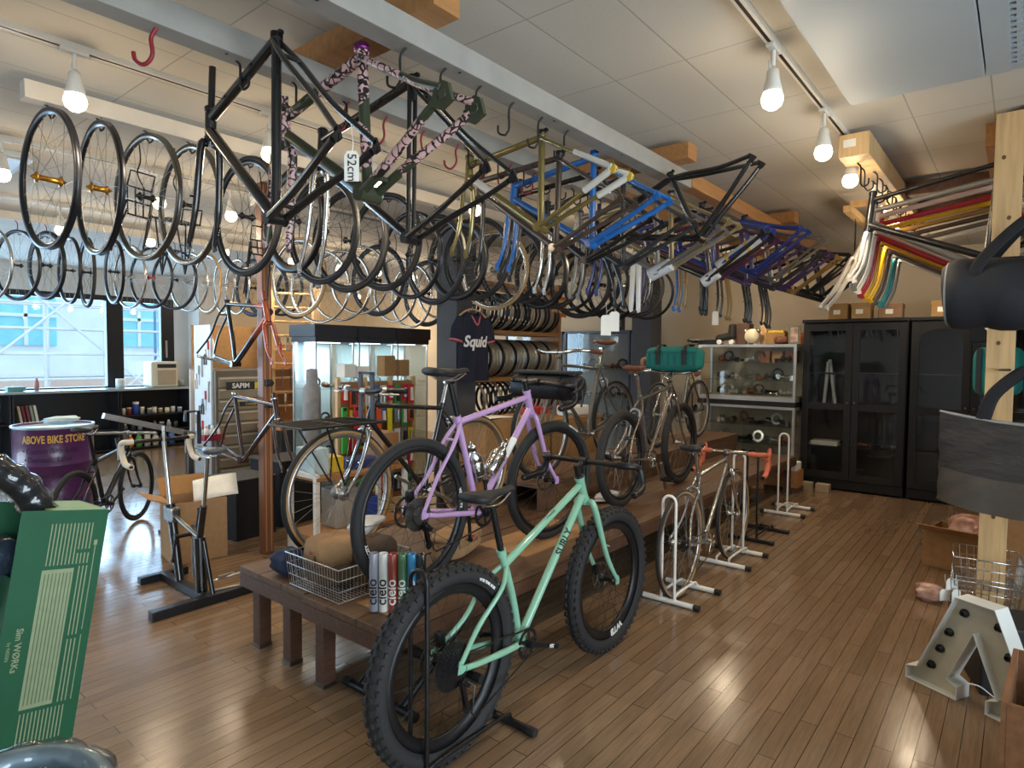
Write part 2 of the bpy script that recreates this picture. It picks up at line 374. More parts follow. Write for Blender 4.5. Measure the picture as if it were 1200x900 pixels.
# tracks and spots
M_BULB = mat('lit_bulb', 'ffe6bc', .5, emit=9)
M_LAMP = mat('white_lamp_body', 'e2ddd2', .4, 0, .02, 9)
def track(y, x0, x1, label, z=ZC):
    mb = MB(); mb.box(((x0 + x1) / 2, y, z - .012), (x1 - x0, .034, .024)); mb.box(((x0 + x1) / 2, y, z - .0245), (x1 - x0, .012, .002), 1)
    tag(mb.build('light_track', [M_LAMP, M_BLACK]), label, 'light track')
track(.80, .5, 6.4, 'white light track on the ceiling beside the air conditioner')
track(3.02, -.4, 7.5, 'white light track on the ceiling left of the frame beams')
track(4.6, -.4, 4.2, 'white light track beyond the front wheel row')
track(6.3, -.2, 7.4, 'white light track far back towards the window')
_sp = []
def spot(x, y, label, tilt=(0, 0), zb=2.5, power=5.5, col=(1, .80, .56), z=ZC):
    if not _sp:
        t = thing('track_light', label, 'track light', (x, y, z))
        mb = MB(); mb.box((0, 0, -.03), (.10, .03, .02), ch=.003); mb.cyl((0, 0, -.04), (0, 0, -.10), .009, 10); mb.box((0, .012, -.12), (.02, .008, .09), ch=.002); mb.build('bracket', M_LAMP, t)
        mb = MB(); mb.lathe([(.014, -.11), (.022, -.115), (.026, -.15), (.035, -.185), (.037, -.20), (.033, -.20), (.025, -.16)], n=20); mb.build('lamp_shade', M_LAMP, t)
        mb = MB(); mb.lathe([(.012, -.168), (.026, -.19), (.039, -.212), (.042, -.23), (.035, -.252), (.018, -.265), (0, -.269)], n=20); mb.build('bulb', M_BULB, t)
        _sp.append(t)
    else: t = dup(_sp[0], (x, y, z), label=label)
    t['group'] = 'track spotlights'
    t.rotation_euler = (RD(tilt[0]), RD(tilt[1]), 0)
    li = D.lights.new('bulb_light', 'SPOT'); li.energy = power * 2.9; li.color = col; li.shadow_soft_size = .05; li.spot_size = RD(150); li.spot_blend = .9
    lo = D.objects.new('bulb_light', li); COL.objects.link(lo); lo.location = (x, y, z - .32)
    li = D.lights.new('bulb_glow', 'POINT'); li.energy = power * .55; li.color = col; li.shadow_soft_size = .05
    lo = D.objects.new('bulb_glow', li); COL.objects.link(lo); lo.location = (x, y, z - .34)
for i, (x, y) in enumerate(((2.6, .8), (3.42, .8), (4.05, .8), (5.0, .8), (5.6, .8))):
    spot(x, y, ['lit white spotlight on the right track nearest the camera', 'lit white spotlight on the right track, second from the camera', 'lit white spotlight on the right track, by the pine hook board', 'lit white spotlight on the right track behind the hook board', 'farthest lit spotlight on the right track over the black cabinets'][i])
for i, (x, y) in enumerate(((.9, 3.02), (1.75, 3.02), (2.42, 3.02), (3.3, 3.02), (4.6, 3.02), (6.2, 3.02))):
    spot(x, y, ['lit white spotlight on the left track above the first hanging wheels', 'lit spotlight behind the seat tube of the black frame', 'lit spotlight between the thin frame tubes left of centre', 'lit spotlight left of the blue hanging frame', 'lit spotlight among the hanging forks at centre', 'lit spotlight far along the left track behind purple frames'][i])
for i, (x, y) in enumerate(((1.0, 4.6), (1.85, 4.6), (2.35, 4.6))):
    spot(x, y, ['lit spotlight at the left edge of the photo', 'upper lit spotlight seen through the third hanging wheel', 'lit spotlight between fourth and fifth hanging wheels'][i])
for i, (x, y) in enumerate(((1.75, 6.3), (2.45, 6.3), (3.15, 6.3), (3.9, 6.3), (4.5, 6.3), (5.1, 6.3), (5.7, 6.3), (6.3, 6.3), (6.9, 6.3))):
    spot(x, y, 'lit spotlight on the farthest track, %s from the window side' % ['first', 'second', 'third', 'fourth', 'fifth', 'sixth', 'seventh', 'eighth', 'ninth'][i], power=7)
track(9.2, 4.6, 8.2, 'added white light track before the cream far wall')
for i, x in enumerate((5.2, 6.1, 7.0, 7.9)): spot(x, 9.2, 'added spotlight washing the cream far wall, %s from the window side' % ['first', 'second', 'third', 'fourth'][i], power=11)  # this track and its spots are added to brighten the far wall
spot(7.2, 2.6, 'lit spotlight over the silver display cases by the back wall', power=12)
spot(7.3, .75, 'lit spotlight over the tops of the black cabinets', power=8)
# ---------------------------------------------------------------- wheels (axle along local y, centre at the origin)
_cache = {}
def cached(key, fn):
    if key not in _cache: _cache[key] = fn()
    return _cache[key]
def tire_mb(Rr, w, knob=0, seg=72, wall=False):
    mb = MB(); Ro = Rr + w * .92; pc = Rr + w * .44; prof = []
    N = 14
    for i in range(N + 1):
        a = -2.55 + 5.1 * i / N
        prof.append((pc + cos(a) * w * .48, sin(a) * w * .5))
    ax = (0, 1, 0)
    if wall:
        c0 = prof[:4]; c1 = prof[3:N - 2]; c2 = prof[N - 3:]
        for k, pr in ((1, c0), (0, c1), (1, c2)):
            mb.lathe(pr, ax=ax, n=seg, m=k, closed=False)
            # no end caps wanted
            del mb.f[-2:]; del mb.mi[-2:]; del mb.sm[-2:]
    else:
        mb.lathe(prof, ax=ax, n=seg)
        del mb.f[-2:]; del mb.mi[-2:]; del mb.sm[-2:]
    if knob:
        n = knob
        for k in range(n):
            for row, (a, dw, dl) in enumerate(((-.98, .16, .5), (-.36, .17, .55), (.36, .17, .55), (.98, .16, .5))):
                t = 2 * pi * (k + (.5 if row in (1, 2) else 0) + (.12 if row > 1 else 0)) / n
                rr = pc + cos(a) * w * .5; yy = sin(a) * w * .52
                rad = V((cos(t), 0, sin(t))); nrm = (rad * cos(a) + V((0, 1, 0)) * sin(a)).normalized(); tan = V((-sin(t), 0, cos(t)))
                side = tan.cross(nrm)
                p = rad * rr + V((0, yy, 0)); L = 2 * pi * rr / n
                lx = L * dl; ly = w * dw; h = w * .10
                vs = []
                for hh, q in ((-.002, 1), (h, .8)):
                    for i, j in ((-1, -1), (1, -1), (1, 1), (-1, 1)):
                        vs.append(p + nrm * hh + tan * (i * lx / 2 * q) + side * (j * ly / 2 * q))
                mb.add(vs, [(4, 5, 6, 7), (0, 1, 5, 4), (1, 2, 6, 5), (2, 3, 7, 6), (3, 0, 4, 7)], 0, False)
    return mb
def rim_mb(Rr, w, depth, seg=64):
    mb = MB(); h = w / 2
    prof = [(Rr + .004, -h), (Rr + .004, -h * .82), (Rr - .006, -h * .7), (Rr - .006, h * .7), (Rr + .004, h * .82), (Rr + .004, h), (Rr - depth * .45, h), (Rr - depth * .9, h * .45), (Rr - depth, 0), (Rr - depth * .9, -h * .45), (Rr - depth * .45, -h)]
    mb.lathe(prof, ax=(0, 1, 0), n=seg, closed=True)
    return mb
def hub_mb(ow=.1, big=0):
    mb = MB(); h = ow / 2
    fr = .021 + big * .008
    prof = [(.003, -h - .004), (.006, -h), (.009, -h + .004), (.012, -h + .012), (fr, -h + .016), (fr, -h + .02), (.012 + big * .004, -h + .026), (.0095 + big * .006, 0), (.012 + big * .004, h - .026), (fr, h - .02), (fr, h - .016), (.012, h - .012), (.009, h - .004), (.006, h), (.003, h + .004)]
    mb.lathe(prof, ax=(0, 1, 0), n=20)
    return mb
def spokes_mb(Rr, depth, ow, n=28, r=.0011, cross=True):
    mb = MB(); y = ow / 2 - .018
    for i in range(n):
        sd = 1 if i % 2 else -1
        t = 2 * pi * i / n
        off = (1 if (i // 2) % 2 else -1) * (1.15 if cross else 0)
        a = V((cos(t + off) * .02, sd * y, sin(t + off) * .02)); b = V((cos(t) * (Rr - depth * .9), sd * .002, sin(t) * (Rr - depth * .9)))
        mb.tube([a, b], r, 4, caps=False)
        mb.tube([b, b * .965], r * 2, 5, caps=False)
    return mb
def gear_mb(r, teeth, th, hole, y=0, mb=None, m=0, td=.004):
    mb = mb or MB(); n = teeth * 4; po = []
    for i in range(n):
        k = i % 4; rr = r if k in (1, 2) else r - td
        t = 2 * pi * i / n; po.append((cos(t) * rr, sin(t) * rr))
    vs = []; fs = []
    for yy in (-th / 2, th / 2):
        vs += [(x, y + yy, z) for x, z in po]; vs += [(cos(2 * pi * i / n) * hole, y + yy, sin(2 * pi * i / n) * hole) for i in range(n)]
    for i in range(n):
        j = (i + 1) % n
        fs += [(i, j, n + j, n + i), (2 * n + i, 3 * n + i, 3 * n + j, 2 * n + j), (i, 2 * n + i, 2 * n + j, j), (n + i, n + j, 3 * n + j, 3 * n + i)]
    mb.add(vs, fs, m, False)
    return mb
def rotor_mb(r=.08, y=0):
    mb = MB(); n = 60
    for yy in (0,):
        mb.lathe([(r, y - .001), (r, y + .001), (r - .014, y + .001), (r - .014, y - .001)], ax=(0, 1, 0), n=n, closed=True, sm=False)
    for i in range(6):
        t = 2 * pi * i / 6
        mb.tube([(cos(t) * .02, y, sin(t) * .02), (cos(t + .5) * (r - .012), y, sin(t + .5) * (r - .012))], [(.001, .004)] * 2, 6, flat=(0, 1, 0))
    mb.lathe([(.022, y - .002), (.022, y + .002)], ax=(0, 1, 0), n=16)
    return mb
W = dict  # shorthand for wheel specs
def make_wheel(name, parent, loc, sp, rear=False, label=None, cat=None, group=None, rot=None, tri=None):
    """sp: Rr rim radius, tw tyre width (0 none), knob, wall, depth, rw, ow, n, mats"""
    g = lambda k, d: sp.get(k, d)
    Rr = g('Rr', .311); tw = g('tw', 0); depth = g('depth', .02); rw = g('rw', .021); ow = g('ow', .1) + (.032 if rear else 0)
    root = D.objects.new(name, None); COL.objects.link(root); root.empty_display_size = .05
    if parent: root.parent = parent
    root.location = loc
    if rot is not None: root.rotation_euler = rot
    tag(root, label, cat, group)
    seg = g('seg', 64)
    def sub(nm, key, fn, mats): return put(nm, cached((nm, key, str([x.name for x in (mats if isinstance(mats, list) else [mats])])), lambda: fn().mesh(nm, mats)), root)
    if tw:
        sub('tire', (Rr, tw, g('knob', 0), g('wall', 0), seg), lambda: tire_mb(Rr, tw, g('knob', 0), seg, g('wall', 0)), [g('tm', M_RUBBER), g('wm', M_TAN)])
    sub('rim', (Rr, rw, depth, seg), lambda: rim_mb(Rr, rw, depth, seg), g('rm', M_BLACK))
    sub('spokes', (Rr, depth, ow, g('n', 28)), lambda: spokes_mb(Rr, depth, ow, g('n', 28), g('sr', .0011)), g('sm', M_SPOKEB))
    sub('hub', (ow, g('big', 0)), lambda: hub_mb(ow, g('big', 0)), g('hm', M_BLACK))
    if g('disc', 0): sub('brake_rotor', (g('disc', 0), ow), lambda: rotor_mb(g('disc', 0), ow / 2 - .012), M_STEEL)
    if rear and g('cass', 1):
        cr = g('cr', .055)
        def cs():
            mb = MB()
            nn = g('cn', 8)
            for i in range(nn):
                r = cr - (cr - .024) * i / (nn - 1)
                gear_mb(r, max(11, int(r * 2 * pi / .0127)), .002, r - .010 if i < nn - 3 else .014, -(ow / 2 - .042 + i * .0042), mb)
            mb.cyl((0, -(ow / 2 - .045), 0), (0, -(ow / 2 - .006), 0), .017, 16)
            for k in range(6): a = k * pi / 3; yy = -(ow / 2 - .043); mb.tube([(cos(a) * .014, yy + .02, sin(a) * .014), (cos(a + .5) * (cr - .005), yy, sin(a + .5) * (cr - .005))], [(.0015, .005), (.0015, .004)], 6, flat=(0, 1, 0))
            return mb
        sub('cassette', (ow, cr), cs, g('cm', M_DARKST))
    return root

# ---------------------------------------------------------------- frames and forks
def geo(cs=.44, drop=.06, sa=73, st=.5, reach=.40, stack=.58, hl=.12, ha=71, rake=.045, wb=None, R=.35, fork=None):
    G = {}
    G['RA'] = V((-sqrt(cs * cs - drop * drop), 0, drop)); G['BB'] = V((0, 0, 0))
    s = V((-cos(RD(sa)), 0, sin(RD(sa)))); G['s'] = s; G['ST'] = s * st
    d = V((-cos(RD(ha)), 0, sin(RD(ha)))); n = V((sin(RD(ha)), 0, cos(RD(ha)))); G['d'] = d; G['n'] = n
    G['HT'] = V((reach, 0, stack)); G['HB'] = G['HT'] - d * hl
    # fork length so that the axle is level with the rear one
    L = fork or (G['HB'].z - drop + n.z * rake) / d.z
    G['L'] = L; G['FA'] = G['HB'] - d * L + n * rake; G['rake'] = rake; G['hl'] = hl
    return G
def taper(a, b, r0, r1, k=2): return [a + (b - a) * i / (k - 1) for i in range(k)], [r0 + (r1 - r0) * i / (k - 1) for i in range(k)]
def frame_mb(G, tt=.0145, dt=.0175, stt=.015, ht=.019, ss=.008, cst=.010, ow=.135, tirew=.05, m=0, m2=None, ttdrop=.03, twin=False, bend=False, wish=False, topslope=None, lug=False, n=12):
    mb = MB(); BB = G['BB']; ST = G['ST']; HT = G['HT']; HB = G['HB']; RA = G['RA']; d = G['d']; s = G['s']
    mb.cyl(HB - d * .002, HT + d * .002, ht, 18, m)
    for q in (HB, HT): mb.lathe([(ht + .003, -.006), (ht + .003, .006)], c=q, ax=d, n=18, m=m)
    j = ST - s * ttdrop; hj = HT - d * min(.035, G['hl'] * .3)
    mb.tube([j, hj], tt, n, m)
    mb.tube([BB, BB + (HB + d * .03 - BB) * .5, HB + d * .03], [dt, dt, dt * 1.02], n, m)
    if twin:
        for y in (-.014, .014): mb.tube([BB + V((0, y, 0)), ST - s * .03 + V((0, y, 0))], .0085, n, m)
        mb.tube([ST - s * .09, ST], stt, n, m)
    elif bend: mb.tube(smooth([BB, BB + s * .2 + V((.012, 0, 0)), ST], 5), stt, n, m)
    else: mb.tube([BB, ST], stt, n, m)
    mb.lathe([(stt + .004, -.014), (stt + .004, .014)], c=ST - s * .012, ax=s, n=16, m=m if m2 is None else m2)
    mb.cyl((0, -.036, 0), (0, .036, 0), .021, 18, m)
    mb.lathe([(.023, -.037), (.023, -.030)], ax=(0, 1, 0), n=18, m=m)
    for sd in (-1, 1):
        y = sd * ow / 2; ra = RA + V((0, y, 0)); clr = sd * (tirew / 2 + .014)
        p0 = j + V((0, sd * stt * .8, 0)) - s * .005
        mid = p0 + (ra - p0) * .22; mid.y = clr * .95
        pts = smooth([p0, mid, p0.lerp(ra, .6) + V((0, clr * .6 + y * .1 - p0.lerp(ra, .6).y + sd * .004, 0)), ra + V((0, 0, .022))], 4)
        mb.tube(pts, [ss * 1.05] * (len(pts) - 3) + [ss] * 3, 10, m)
        q0 = BB + V((-.012, sd * .028, 0)); q1 = q0.lerp(ra, .35); q1.y = clr; q2 = q0.lerp(ra, .75); q2.y = clr + (y - clr) * .75
        pts = smooth([q0, q1, q2, ra + V((.022, 0, 0))], 4)
        mb.tube(pts, [cst * 1.15] * 6 + [cst] * (len(pts) - 6), 10, m)
        # dropout plate
        po = [(-.018, -.012), (.006, -.014), (.034, -.004), (.03, .008), (.012, .012), (.006, .034), (-.008, .034), (-.016, .006)]
        mb.prism(po, ra, (1, 0, 0), (0, 0, 1), .006, m)
        mb.cyl(ra + V((0, -.005, 0)), ra + V((0, .005, 0)), .010, 12, m)
    b = j.lerp(RA, .2)
    mb.tube([b + V((0, -.03, 0)), b + V((0, .03, 0))], ss * .75, 8, m)
    b = BB.lerp(RA, .18)
    mb.tube([b + V((0, -.036, 0)), b + V((0, .036, 0))], ss * .75, 8, m)
    # bottle bosses and cable stops
    axd = (HB - BB).normalized(); nn = V((-axd.z, 0, axd.x))
    for t in (.45, .55):
        p = BB.lerp(HB, t); mb.cyl(p, p + nn * (dt + .004), .004, 8, m)
    for t in (.3, .7):
        p = j.lerp(hj, t); mb.box(p + V((0, tt, -.004)), (.014, .008, .008), m)
    return mb
def fork_mb(G, leg=.012, tip=.008, crown=.017, tirew=.05, ow=.1, m=0, steer=.0, n=10, curve=True, disc=False):
    """fork in frame coordinates (not turned)"""
    mb = MB(); HB = G['HB']; d = G['d']; nrm = G['n']; FA = G['FA']
    cr = HB - d * .018
    mb.tube([HB + d * .001, HB - d * .024], [crown * 1.25, crown], 16, m)
    for sd in (-1, 1):
        y0 = sd * (tirew / 2 + .012); y1 = sd * ow / 2
        a = cr + V((0, y0 * .35, 0)); b = cr - d * .02 + V((0, y0, 0)); e = FA + V((0, y1, 0))
        if curve: mid = b.lerp(e, .6) - nrm * (G['rake'] * .42); pts = smooth([a, b, mid, e + d * .008], 5)
        else: pts = smooth([a, b, b.lerp(e, .5), e + d * .008], 5)
        mb.tube(pts, [leg] * 6 + [leg + (tip - leg) * i / (len(pts) - 7) for i in range(len(pts) - 6)], n, m)
        mb.prism([(-.014, -.014), (.012, -.014), (.014, .01), (.006, .03), (-.008, .03), (-.014, .008)], e, (1, 0, 0), (0, 0, 1), .006, m)
        mb.cyl(e + V((0, -.005, 0)), e + V((0, .005, 0)), .009, 12, m)
        mb.cyl(b.lerp(e, .5), b.lerp(e, .5) + V((0, sd * (leg + .004), 0)), .004, 8, m)
    if steer: mb.tube([HB, HB + d * (G['hl'] + steer)], .0127, 14, m)
    return mb
def headset_mb(G, ht=.019, k=0):
    mb = MB(); d = G['d']
    for q, a in (((G['HT'], d), (G['HB'], -d))[k],):
        mb.lathe([(ht + .002, .002), (ht + .004, .006), (ht + .002, .012), (ht - .004, .016)], c=q, ax=a, n=18)
    return mb

# ---------------------------------------------------------------- components (in bike frame coordinates)
def saddle_mb(p, L=.27, w=.142, tilt=0, style='road'):
    """p = centre of the rails on top of the seat post; nose towards +x"""
    mb = MB(); NU = 16; NV = 12; rows = []
    for i in range(NU + 1):
        t = i / NU; x = -L * .48 + L * t
        hw = w / 2 * (1 - .93 * min(1, max(0, (t - .12) / .45)) ** 1.3 * .80) if t > .12 else w / 2 * (.72 + .28 * sin(t / .12 * pi / 2))
        hw = max(hw, .019) * (1 if t < .94 else 1 - (t - .94) / .06 * .55)
        zt = .05 + .012 * (1 - t) ** 2 + (.004 if t > .8 else 0) - .012 * (1 if t > .95 else 0) * (t - .95) / .05
        dep = .022 + .020 * (1 - abs(2 * t - .4))
        ring = []
        for k in range(NV):
            a = 2 * pi * k / NV; cx = cos(a); sx = sin(a)
            yy = hw * (abs(cx) ** .7) * (1 if cx > 0 else -1)
            zz = zt + (0.006 * sx if sx > 0 else dep * sx * .9) - (.010 * abs(cx) ** 2)
            ring.append(V((x, yy, zz)))
        rows.append(ring)
    R = MX.Rotation(-tilt, 3, 'Y'); p = V(p)
    vs = [p + R @ q for r in rows for q in r]; fs = []
    for i in range(NU):
        for k in range(NV): fs.append((i * NV + k, i * NV + (k + 1) % NV, (i + 1) * NV + (k + 1) % NV, (i + 1) * NV + k))
    fs += [tuple(range(NV))[::-1], tuple(range(NU * NV, NU * NV + NV))]
    mb.add(vs, fs, 0)
    for sd in (-1, 1):
        pts = smooth([p + R @ V((-.10, sd * .035, .035)), p + R @ V((-.05, sd * .022, .006)), p + R @ V((.03, sd * .022, .004)), p + R @ V((.11, sd * .010, .034))], 4)
        mb.tube(pts, .0036, 8, 1)
    return mb
def bar_path(kind, w=.44, drop=.12, reach=.08, flare=0, sweep=0, rise=0):
    """right half, from the centre outwards; x forward, y outwards, z up; stem clamp at the origin"""
    h = w / 2
    if kind == 'drop':
        fl = sin(RD(flare)) * drop
        return smooth([(0, 0, 0), (0, h * .5, 0), (.004, h * .86, .0), (.03, h * .98, -.002), (reach * .85, h + fl * .1, -.012), (reach, h + fl * .3, -.035), (reach * .85, h + fl * .6, -.085), (reach * .35, h + fl * .9, -drop + .004), (-.02, h + fl * 1.05, -drop - .006), (-.07, h + fl * 1.2, -drop - .008)], 5)
    if kind == 'flat': return smooth([(0, 0, 0), (0, h * .3, rise * .2), (-.002, h * .5, rise), (-sweep * .5, h * .75, rise), (-sweep, h, rise)], 5)
    if kind == 'porteur': return smooth([(0, 0, 0), (.01, h * .4, 0), (.03, h * .7, -.004), (.01, h * .95, -.012), (-.06, h, -.03), (-.16, h, -.05)], 5)
    if kind == 'sweep': return smooth([(0, 0, 0), (0, h * .35, .0), (-.02, h * .6, .012), (-.07, h * .85, .012), (-.14, h * .97, .004), (-.21, h, -.004)], 5)
def mirror(p): return [V((q.x, -q.y, q.z)) for q in p]
def bar_at(pth, o, steer=0, rot=0, sd=1):
    R = MX.Rotation(steer, 3, 'Z') @ MX.Rotation(rot, 3, 'Y'); o = V(o)
    return [o + R @ V((q.x, q.y * sd, q.z)) for q in pth]
def crank_mb(ring=.065, teeth=32, L=.17, ang=-20, two=True, y=.05):
    """crank arms (m0), chainring (m1); right side = -y"""
    mb = MB(); a = RD(ang)
    gear_mb(ring, teeth, .003, ring - .016, -.046, mb, 1)
    for i in range(5):
        t = a + .6 + 2 * pi * i / 5
        mb.tube([(0, -.05, 0), (cos(t) * (ring - .012), -.048, sin(t) * (ring - .012))], [(.003, .010), (.003, .007)], 8, m=1, flat=(0, 1, 0))
    mb.cyl((0, -.075, 0), (0, .068, 0), .012, 14, 0)
    for sd, s2 in ((-1, 1), (1, -1)):
        p0 = V((0, sd * .062, 0)); p1 = V((cos(a) * L * s2, sd * .077, sin(a) * L * s2))
        mb.tube([p0, p0.lerp(p1, .15), p0.lerp(p1, .5), p1], [(.008, .017), (.008, .014), (.007, .011), (.007, .013)], 10, flat=(0, 1, 0))
        mb.cyl(p1 + V((0, -.008, 0)), p1 + V((0, .008, 0)), .012, 12)
        mb.cyl(p0 + V((0, -.010, 0)), p0 + V((0, .010, 0)), .017, 14)
    return mb
def pedal_mb(p, sd, m=0):
    mb = MB(); p = V(p)
    mb.cyl(p, p + V((0, sd * .1, 0)), .006, 8)
    c = p + V((0, sd * .058, 0))
    for x in (-.045, .045): mb.box(c + V((x, 0, 0)), (.008, .085, .016), 0)
    for y in (-.04, 0, .04): mb.box(c + V((0, y, 0)), (.09, .008, .012), 0)
    return mb
def chain_mb(bb, rr, ra, rc, y=-.046, pul=None):
    """upper run, wrap and lower run through the derailleur"""
    mb = MB(); bb = V(bb); ra = V(ra); yv = V((0, y, 0))
    up = [ra + V((0, 0, rc)), bb + V((0, 0, rr))]
    front = arc(bb, rr, pi / 2, -pi / 2, 8, (1, 0, 0), (0, 0, 1))
    back = arc(ra, rc, -pi * .35, -pi * 1.5, 8, (1, 0, 0), (0, 0, 1))
    pts = front
    if pul: pts = pts + [V(pul[1]) + V((0, 0, -.02)), V(pul[1]) + V((-.02, 0, 0)), V(pul[0]) + V((.018, 0, 0))] + back
    else: pts = pts + back
    mb.tube([q * 1 + yv for q in pts], [(.0025, .0042)] * len(pts), 6, closed=True, flat=(0, 1, 0))
    return mb
def derail_mb(ra, y=-.058, long=.075):
    mb = MB(); ra = V(ra)
    h = ra + V((.008, y, -.03)); a = ra + V((.02, y, -.06)); b = ra + V((.045, y + .004, -.06 - long))
    mb.tube([ra + V((0, y, 0)), h, a], [.009, .010, .012], 10)
    mb.box(a + V((.004, -.012, .006)), (.05, .018, .022), 0, R=MX.Rotation(.7, 3, 'Y'), ch=.004)
    for dy in (-.006, .006): mb.tube([a + V((0, dy, 0)), b + V((0, dy, 0))], [(.0015, .010)] * 2, 8, flat=(0, 1, 0))
    for q in (a, b): gear_mb(.020, 11, .004, .006, 0, None); mb.lathe([(.020, -.002), (.020, .002)], c=q, ax=(0, 1, 0), n=14)
    return mb, (a, b)

def build_bike(name, label, loc, rz, P, group=None, lean=0, z=0):
    """P: frame/wheel/finish options.  Origin = rear contact patch, heading +x."""
    g = lambda k, d=None: P.get(k, d)
    G = geo(**g('geo', {}))
    R = g('R', .35)
    root = thing(name, label, g('cat', 'bicycle'), loc, rz, group, rot=(lean, 0, rz))
    off = V((-G['RA'].x, 0, R - G['RA'].z))
    fm = g('fm'); tw = g('wheel')['tw']
    ow_r = g('wheel').get('ow', .1) + .032
    body = MB(); body.T = MX.Translation(off)
    fo = frame_mb(G, tirew=tw, ow=ow_r, **g('fr', {})); fo2 = MB(); fo2.T = MX.Translation(off); fo2.add(fo.v, fo.f); fo2.mi = fo.mi; fo2.sm = fo.sm
    frame = fo2.build('frame', g('fmats') or [fm], root)
    def shift(mb, nm, mats, par=root, rot=None):
        k = MB(); k.T = MX.Translation(off) @ (rot if rot is not None else MX.Identity(4)); k.add(mb.v, mb.f); k.mi = mb.mi; k.sm = mb.sm
        return k.build(nm, mats, par)
    st = g('steer', 0)
    ax = G['d']; hb = G['HB']
    SR = MX.Translation(hb) @ MX.Rotation(st, 4, ax) @ MX.Translation(-hb)
    shift(fork_mb(G, tirew=tw, ow=g('wheel').get('ow', .1), **g('fk', {})), 'fork', [g('fkm', fm)], rot=SR)
    for k in (0, 1): shift(headset_mb(G, k=k), 'headset_cup', [g('hsm', M_BLACK)])
    rw = g('wheel'); fw = g('fwheel', rw)
    make_wheel('wheel', root, (0, 0, R), rw, rear=True)
    fa = SR @ G['FA'] + off
    q = MX.Rotation(st, 3, ax).to_euler()
    make_wheel('wheel', root, fa, fw, rot=q)
    # seat post + saddle
    s = G['s']; sp = G['ST'] + s * g('post', .16)
    mb = MB(); mb.tube([G['ST'] - s * .04, sp], .0136, 14); mb.box(sp + V((0, 0, .006)), (.04, .03, .018), 0, ch=.004)
    shift(mb, 'seat_post', [g('pm', M_BLACK)])
    shift(saddle_mb(sp + V((g('sback', -.01), 0, .012)), tilt=g('stilt', 0), L=g('sl', .27), w=g('sw', .142)), 'saddle', [g('sdm', M_MATTE), g('rlm', M_ALLOY)])
    # stem + bar
    top = G['HT'] + ax * g('spacer', .02)
    mb = MB(); cl = top + ax * .02
    so = cl + V((g('stem', .08) * cos(g('sang', .1)), 0, g('stem', .08) * sin(g('sang', .1))))
    mb.tube([G['HT'], top + ax * .042], g('quill', .0165), 14); mb.tube([cl, so], [.0165, .014], 12)
    mb.lathe([(.0195, -.022), (.0195, .022)], c=so, ax=(0, 1, 0), n=16)
    if g('stem', .08) > 0: shift(mb, 'stem', [g('stm', M_BLACK)], rot=SR)
    pth = bar_path(*g('bar', ('flat',))[:1], **g('bar', ('flat', {}))[1])
    mb = MB(); full = [V((q.x, -q.y, q.z)) for q in pth][::-1][:-1] + pth
    rot = MX.Rotation(g('brot', 0), 3, 'Y')
    full = [so + rot @ q for q in full]
    mb.tube(full, g('barr', .0125), 12)
    bar = shift(mb, 'handlebar', [g('bm', M_BLACK)], rot=SR)
    k0 = g('tape', None)
    if k0 is not None:
        for sd in (1, -1):
            half = [so + rot @ V((q.x, q.y * sd, q.z)) for q in pth]
            seg = half[int(len(half) * k0):]
            tb = MB(); tb.tube(seg, g('taper', .0165), 12)
            e = seg[-1]; tb.tube([e, e + (seg[-1] - seg[-2]).normalized() * .008], [.0165, .012], 12, 1)
            shift(tb, g('tapename', 'bar_tape'), [g('tpm', M_BLACK), g('plug', M_BLACK)], bar, rot=SR)
    if g('levers'):
        for sd in (1, -1):
            half = [so + rot @ V((q.x, q.y * sd, q.z)) for q in pth]; lb = MB()
            if g('levers') == 'drop':
                p = half[int(len(half) * .56)]; dd = rot @ V((1, 0, .35))
                lb.tube(smooth([p - dd * .03, p + dd * .02 + V((0, 0, .006)), p + dd * .05 + V((0, 0, .02)), p + dd * .055 + V((0, 0, .05))], 3), [.015, .016, .017, .017, .016, .016, .015, .014, .013, .011][:10], 10)
                lb.tube(smooth([p + dd * .045 + V((0, 0, .01)), p + dd * .055 + V((0, sd * .005, -.04)), p + dd * .04 + V((0, sd * .01, -.1))], 4), [(.004, .008)] * 9, 8, flat=(0, 1, 0))
            else:
                p = half[int(len(half) * .6)]; q = half[-1]
                fw_ = V((.05, 0, -.02))
                lb.lathe([(.018, -.012), (.018, .012)], c=p, ax=(q - p), n=12); lb.tube([p, p + fw_ * .8, p + fw_ + (q - p) * .3, q + fw_ * .9], [.008, .006, .005, .004], 8)
            shift(lb, 'brake_lever', [g('lm', M_BLACK)], bar, rot=SR)
    # drivetrain
    if g('crank', 1):
        ring = g('ring', .065)
        shift(crank_mb(ring, int(ring * 2 * pi / .0127), ang=g('cang', -20), L=g('cl', .17)), 'crankset', [g('ckm', M_BLACK), g('rgm', M_BLACK)])
        if g('pedals'):
            a = RD(g('cang', -20))
            for sd, s2 in ((-1, 1), (1, -1)): shift(pedal_mb((cos(a) * .17 * s2, sd * .08, sin(a) * .17 * s2), sd), 'pedal', [g('pdm', M_BLACK)])
        pl = None
        if g('derail', 1):
            mb, pl = derail_mb(G['RA'], y=-(ow_r / 2 - .012), long=g('dl', .075)); shift(mb, 'rear_derailleur', [g('drm', M_BLACK)])
        shift(chain_mb(G['BB'], ring - .004, G['RA'], g('wheel').get('cr', .055) * g('chg', .6), pul=pl), 'chain', [g('chm', M_DARKST)])
